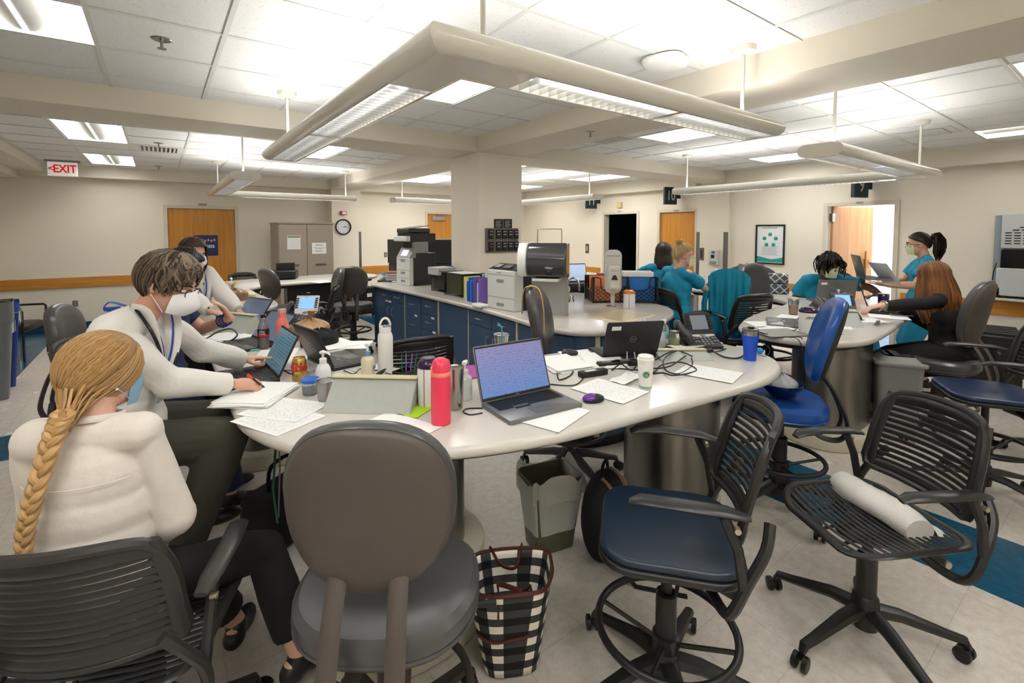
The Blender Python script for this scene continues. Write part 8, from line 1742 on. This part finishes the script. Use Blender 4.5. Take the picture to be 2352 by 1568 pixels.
def hair_xlong(J, m):
    cap_ = hair_cap(J, m, 1.1, front=36, side=0, back=-46); falling(J, m, cap_, 135, 405, 90, .36, k=1.14, r=.0115, back=.055, spread=.045, curl=.008)
def hair_pony(J, m):
    cap_ = hair_cap(J, m, 1.08, front=38, side=2, back=-42); gather(J, m, cap_, 270, 25, k=1.1, n=80); c = ellpt(J, 270, 25, 1.2); mb = MB(); bk = J['Rh'] @ V(0, -1, 0)
    for i in range(120):
        a = random.uniform(0, 6.28); x = J['Rh'] @ V(cos(a), 0, sin(a)); l = random.uniform(.65, 1.05); o_ = random.uniform(-.022, .022); mb.cur = random.random()
        mb.tube([c+x*.012, c+bk*(.05+o_)+x*.026+V(0,0,.012), c+bk*(.07+2*o_)+x*.034-V(0,0,.07*l), c+bk*(.07+2.2*o_)+x*.032-V(0,0,.16*l), c+bk*(.06+.6*o_)+x*.012-V(0,0,.27*l)], [.006, .008, .009, .007, .001], 5, flat=.6)
    mb.build('ponytail', m, cap_); MB().tube([c+bk*.012+(J['Rh'] @ V(cos(a), 0, sin(a)))*.024 for a in [2*pi*i/16 for i in range(16)]], .011, 8, closed=True).build('scrunchie', M_BLACK, cap_)
def hair_locs(J, m):
    cap_ = hair_cap(J, m, 1.06, front=38, side=2, back=-42); mb = MB()
    for i in range(160):
        az = random.uniform(0, 360); h = hairline(az, 40, 6, -30); el = random.uniform(h, 84); p = ellpt(J, az, el, 1.05); q = ellpt(J, az+random.uniform(-20, 20), el*.8+12, 1.3+random.uniform(-.05, .15)); L_ = random.uniform(.08, .19)*(.6 if abs((az % 360)-90) < 35 else 1)
        mb.cur = random.random(); a = radians(az); o = J['Rh'] @ V(cos(a), sin(a), 0); k1 = random.uniform(.01, .04)
        mb.tube(smoothpts([p, q, q+o*k1-V(0,0,L_*.5)+V(random.uniform(-.015, .015), random.uniform(-.015, .015), 0), q+o*k1*.6-V(0,0,L_)+V(random.uniform(-.02, .02), random.uniform(-.02, .02), 0)], 3, False), .0062, 6)
    mb.build('locs', m, cap_)
PU = V(4.22, 2.88, .7); hh = on(1638, 668, DZ)+V(0,0,.04)
J = person('seated woman in teal scrubs with a blonde top bun and pale yellow mask, typing', PU, face(.95, -.3), lean=(.08, 0), head_yaw=-.45, head_pitch=-.05, skin=M_SKIN2, build=1.08, s=1.0,
    arms={'R': dict(hand=PU+V(.5, -.12, .26), pole=(-.1, -.5, -1), pose='type', dir=(1, .1, -.1)), 'L': dict(hand=PU+V(.5, .25, .26), pole=(0, .5, -1), pose='type', dir=(1, 0, -.1))},
    legs={'R': dict(foot=PU+V(.35, -.15, -.52), pole=(1, 0, .6)), 'L': dict(foot=PU+V(.35, .15, -.5), pole=(1, .2, .6))}, outfit=fit_scrubs, hair=(hair_bun, H_PLAT), headpos=at(1572, 588, 4.92))
mask(J, M_YEL, 'flat')
PF = V(4.75, 3.95, .66)
J = person('seated woman in teal scrubs with long dark hair, back turned, beyond the blonde bun', PF, face(.8, .6), lean=(.05, 0), build=1.0, outfit=fit_scrubs, hair=(hair_long, H_DARK), eyes=False,
    arms={'L': dict(hand=PF+V(.15, .4, .2), pole=(-.5, .3, -1), pose='type', dir=(.8, .5, 0)), 'R': dict(hand=PF+V(.4, .1, .26), pole=(.3, -.5, -1), pose='type', dir=(.8, .5, 0))},
    legs={'R': dict(foot=PF+V(.3, .2, -.55), pole=(1, .5, .6)), 'L': dict(foot=PF+V(.2, .4, -.55), pole=(1, .8, .6))}, headpos=at(1524, 582, 5.6))
slat_chair('black slat-back chair the dark-haired woman in teal sits on, far right', (4.72, 3.92, 0), face(.8, .6), .58, phase=.3, g=gS)
PL = V(6.28, 2.12, .7)
J = person('seated person with black locs, teal scrubs and pale yellow mask, leaning over a grey laptop', PL, face(-.72, -.69), lean=(.42, .05), head_yaw=.15, head_pitch=-.25, skin=M_SKIND, build=1.05, s=1.02, outfit=fit_scrubs, hair=(hair_locs, H_BLACK),
    arms={'L': dict(hand=PL+V(-.25, -.42, .28), pole=(.3, -.8, -.3), pose='rest', dir=(-.6, .6, 0)), 'R': dict(hand=PL+V(-.5, .05, .28), pole=(-.2, .8, -.3), pose='rest', dir=(-.6, -.6, 0))},
    legs={'R': dict(foot=PL+V(-.3, .0, -.5), pole=(-1, 0, .6)), 'L': dict(foot=PL+V(-.1, -.35, -.5), pole=(-.7, -.7, .6))}, headpos=at(1905, 612, 5.0))
mask(J, M_YEL, 'flat')
lc = strip(J, [J['C']+J['ft']*.14+J['up']*.1+J['rt']*.06, J['C']+J['ft']*.15-J['up']*.02+J['rt']*.02], .01, M_PAPER, 'badge_strap', th=.002, up=tuple(J['ft']))
PP = V(6.42, 1.5, .93)
J = person('standing woman in teal scrubs with dark ponytail and glasses, holding an open laptop', PP, face(-.35, .93), lean=(.03, 0), head_yaw=-.0, head_pitch=-.12, build=1.18, s=1.0, outfit=fit_scrubs, hair=(hair_pony, H_DARK),
    arms={'L': dict(hand=at(2040, 655, 4.95), pole=(.2, -.8, -1), pose='flat', dir=(-.4, .9, .05), n=(0, 0, -1)), 'R': dict(hand=at(2035, 650, 5.25), pole=(.3, .5, -1), pose='flat', dir=(-.4, .9, .05), n=(0, 0, -1))}, headpos=at(2108, 562, 5.1))
mask(J, M_YEL, 'flat'); glasses(J)
PD = V(4.92, 1.04, .7); hw = on(1972, 703, DZ)+V(0,0,.05)
J = person('seated woman in black with very long auburn hair, reaching for the desk phone', PD, face(.1, .99), lean=(.1, -.06), head_yaw=-.35, head_pitch=-.2, skin=M_SKIN2, build=1.0, outfit=fit_dress, hair=(hair_xlong, H_AUB), eyes=False,
    arms={'L': dict(hand=at(1982, 704, 3.62), pole=(.1, -.3, -1), pose='type', dir=(-.7, .6, -.2)), 'R': dict(hand=on(2080, 724, DZ)+V(0, .05, .05), pole=(.5, -.3, -1), pose='rest', dir=(-.2, .9, 0))},
    legs={'R': dict(foot=PD+V(.1, .35, -.55), pole=(.1, 1, .6)), 'L': dict(foot=PD+V(-.2, .35, -.55), pole=(-.3, 1, .6))}, headpos=at(2143, 638, 3.9))
S_, E_, W_ = J['arm']['L']; d_ = (W_-E_).normalized(); x = d_.orthogonal().normalized(); y = d_.cross(x)
o = MB().tube([W_-d_*.02+(x*cos(a)+y*sin(a))*.031 for a in [2*pi*i/18 for i in range(18)]], .007, 8, closed=True).build('wrist_watch', M_METAL, J['root']); o.location = J['root_loc']
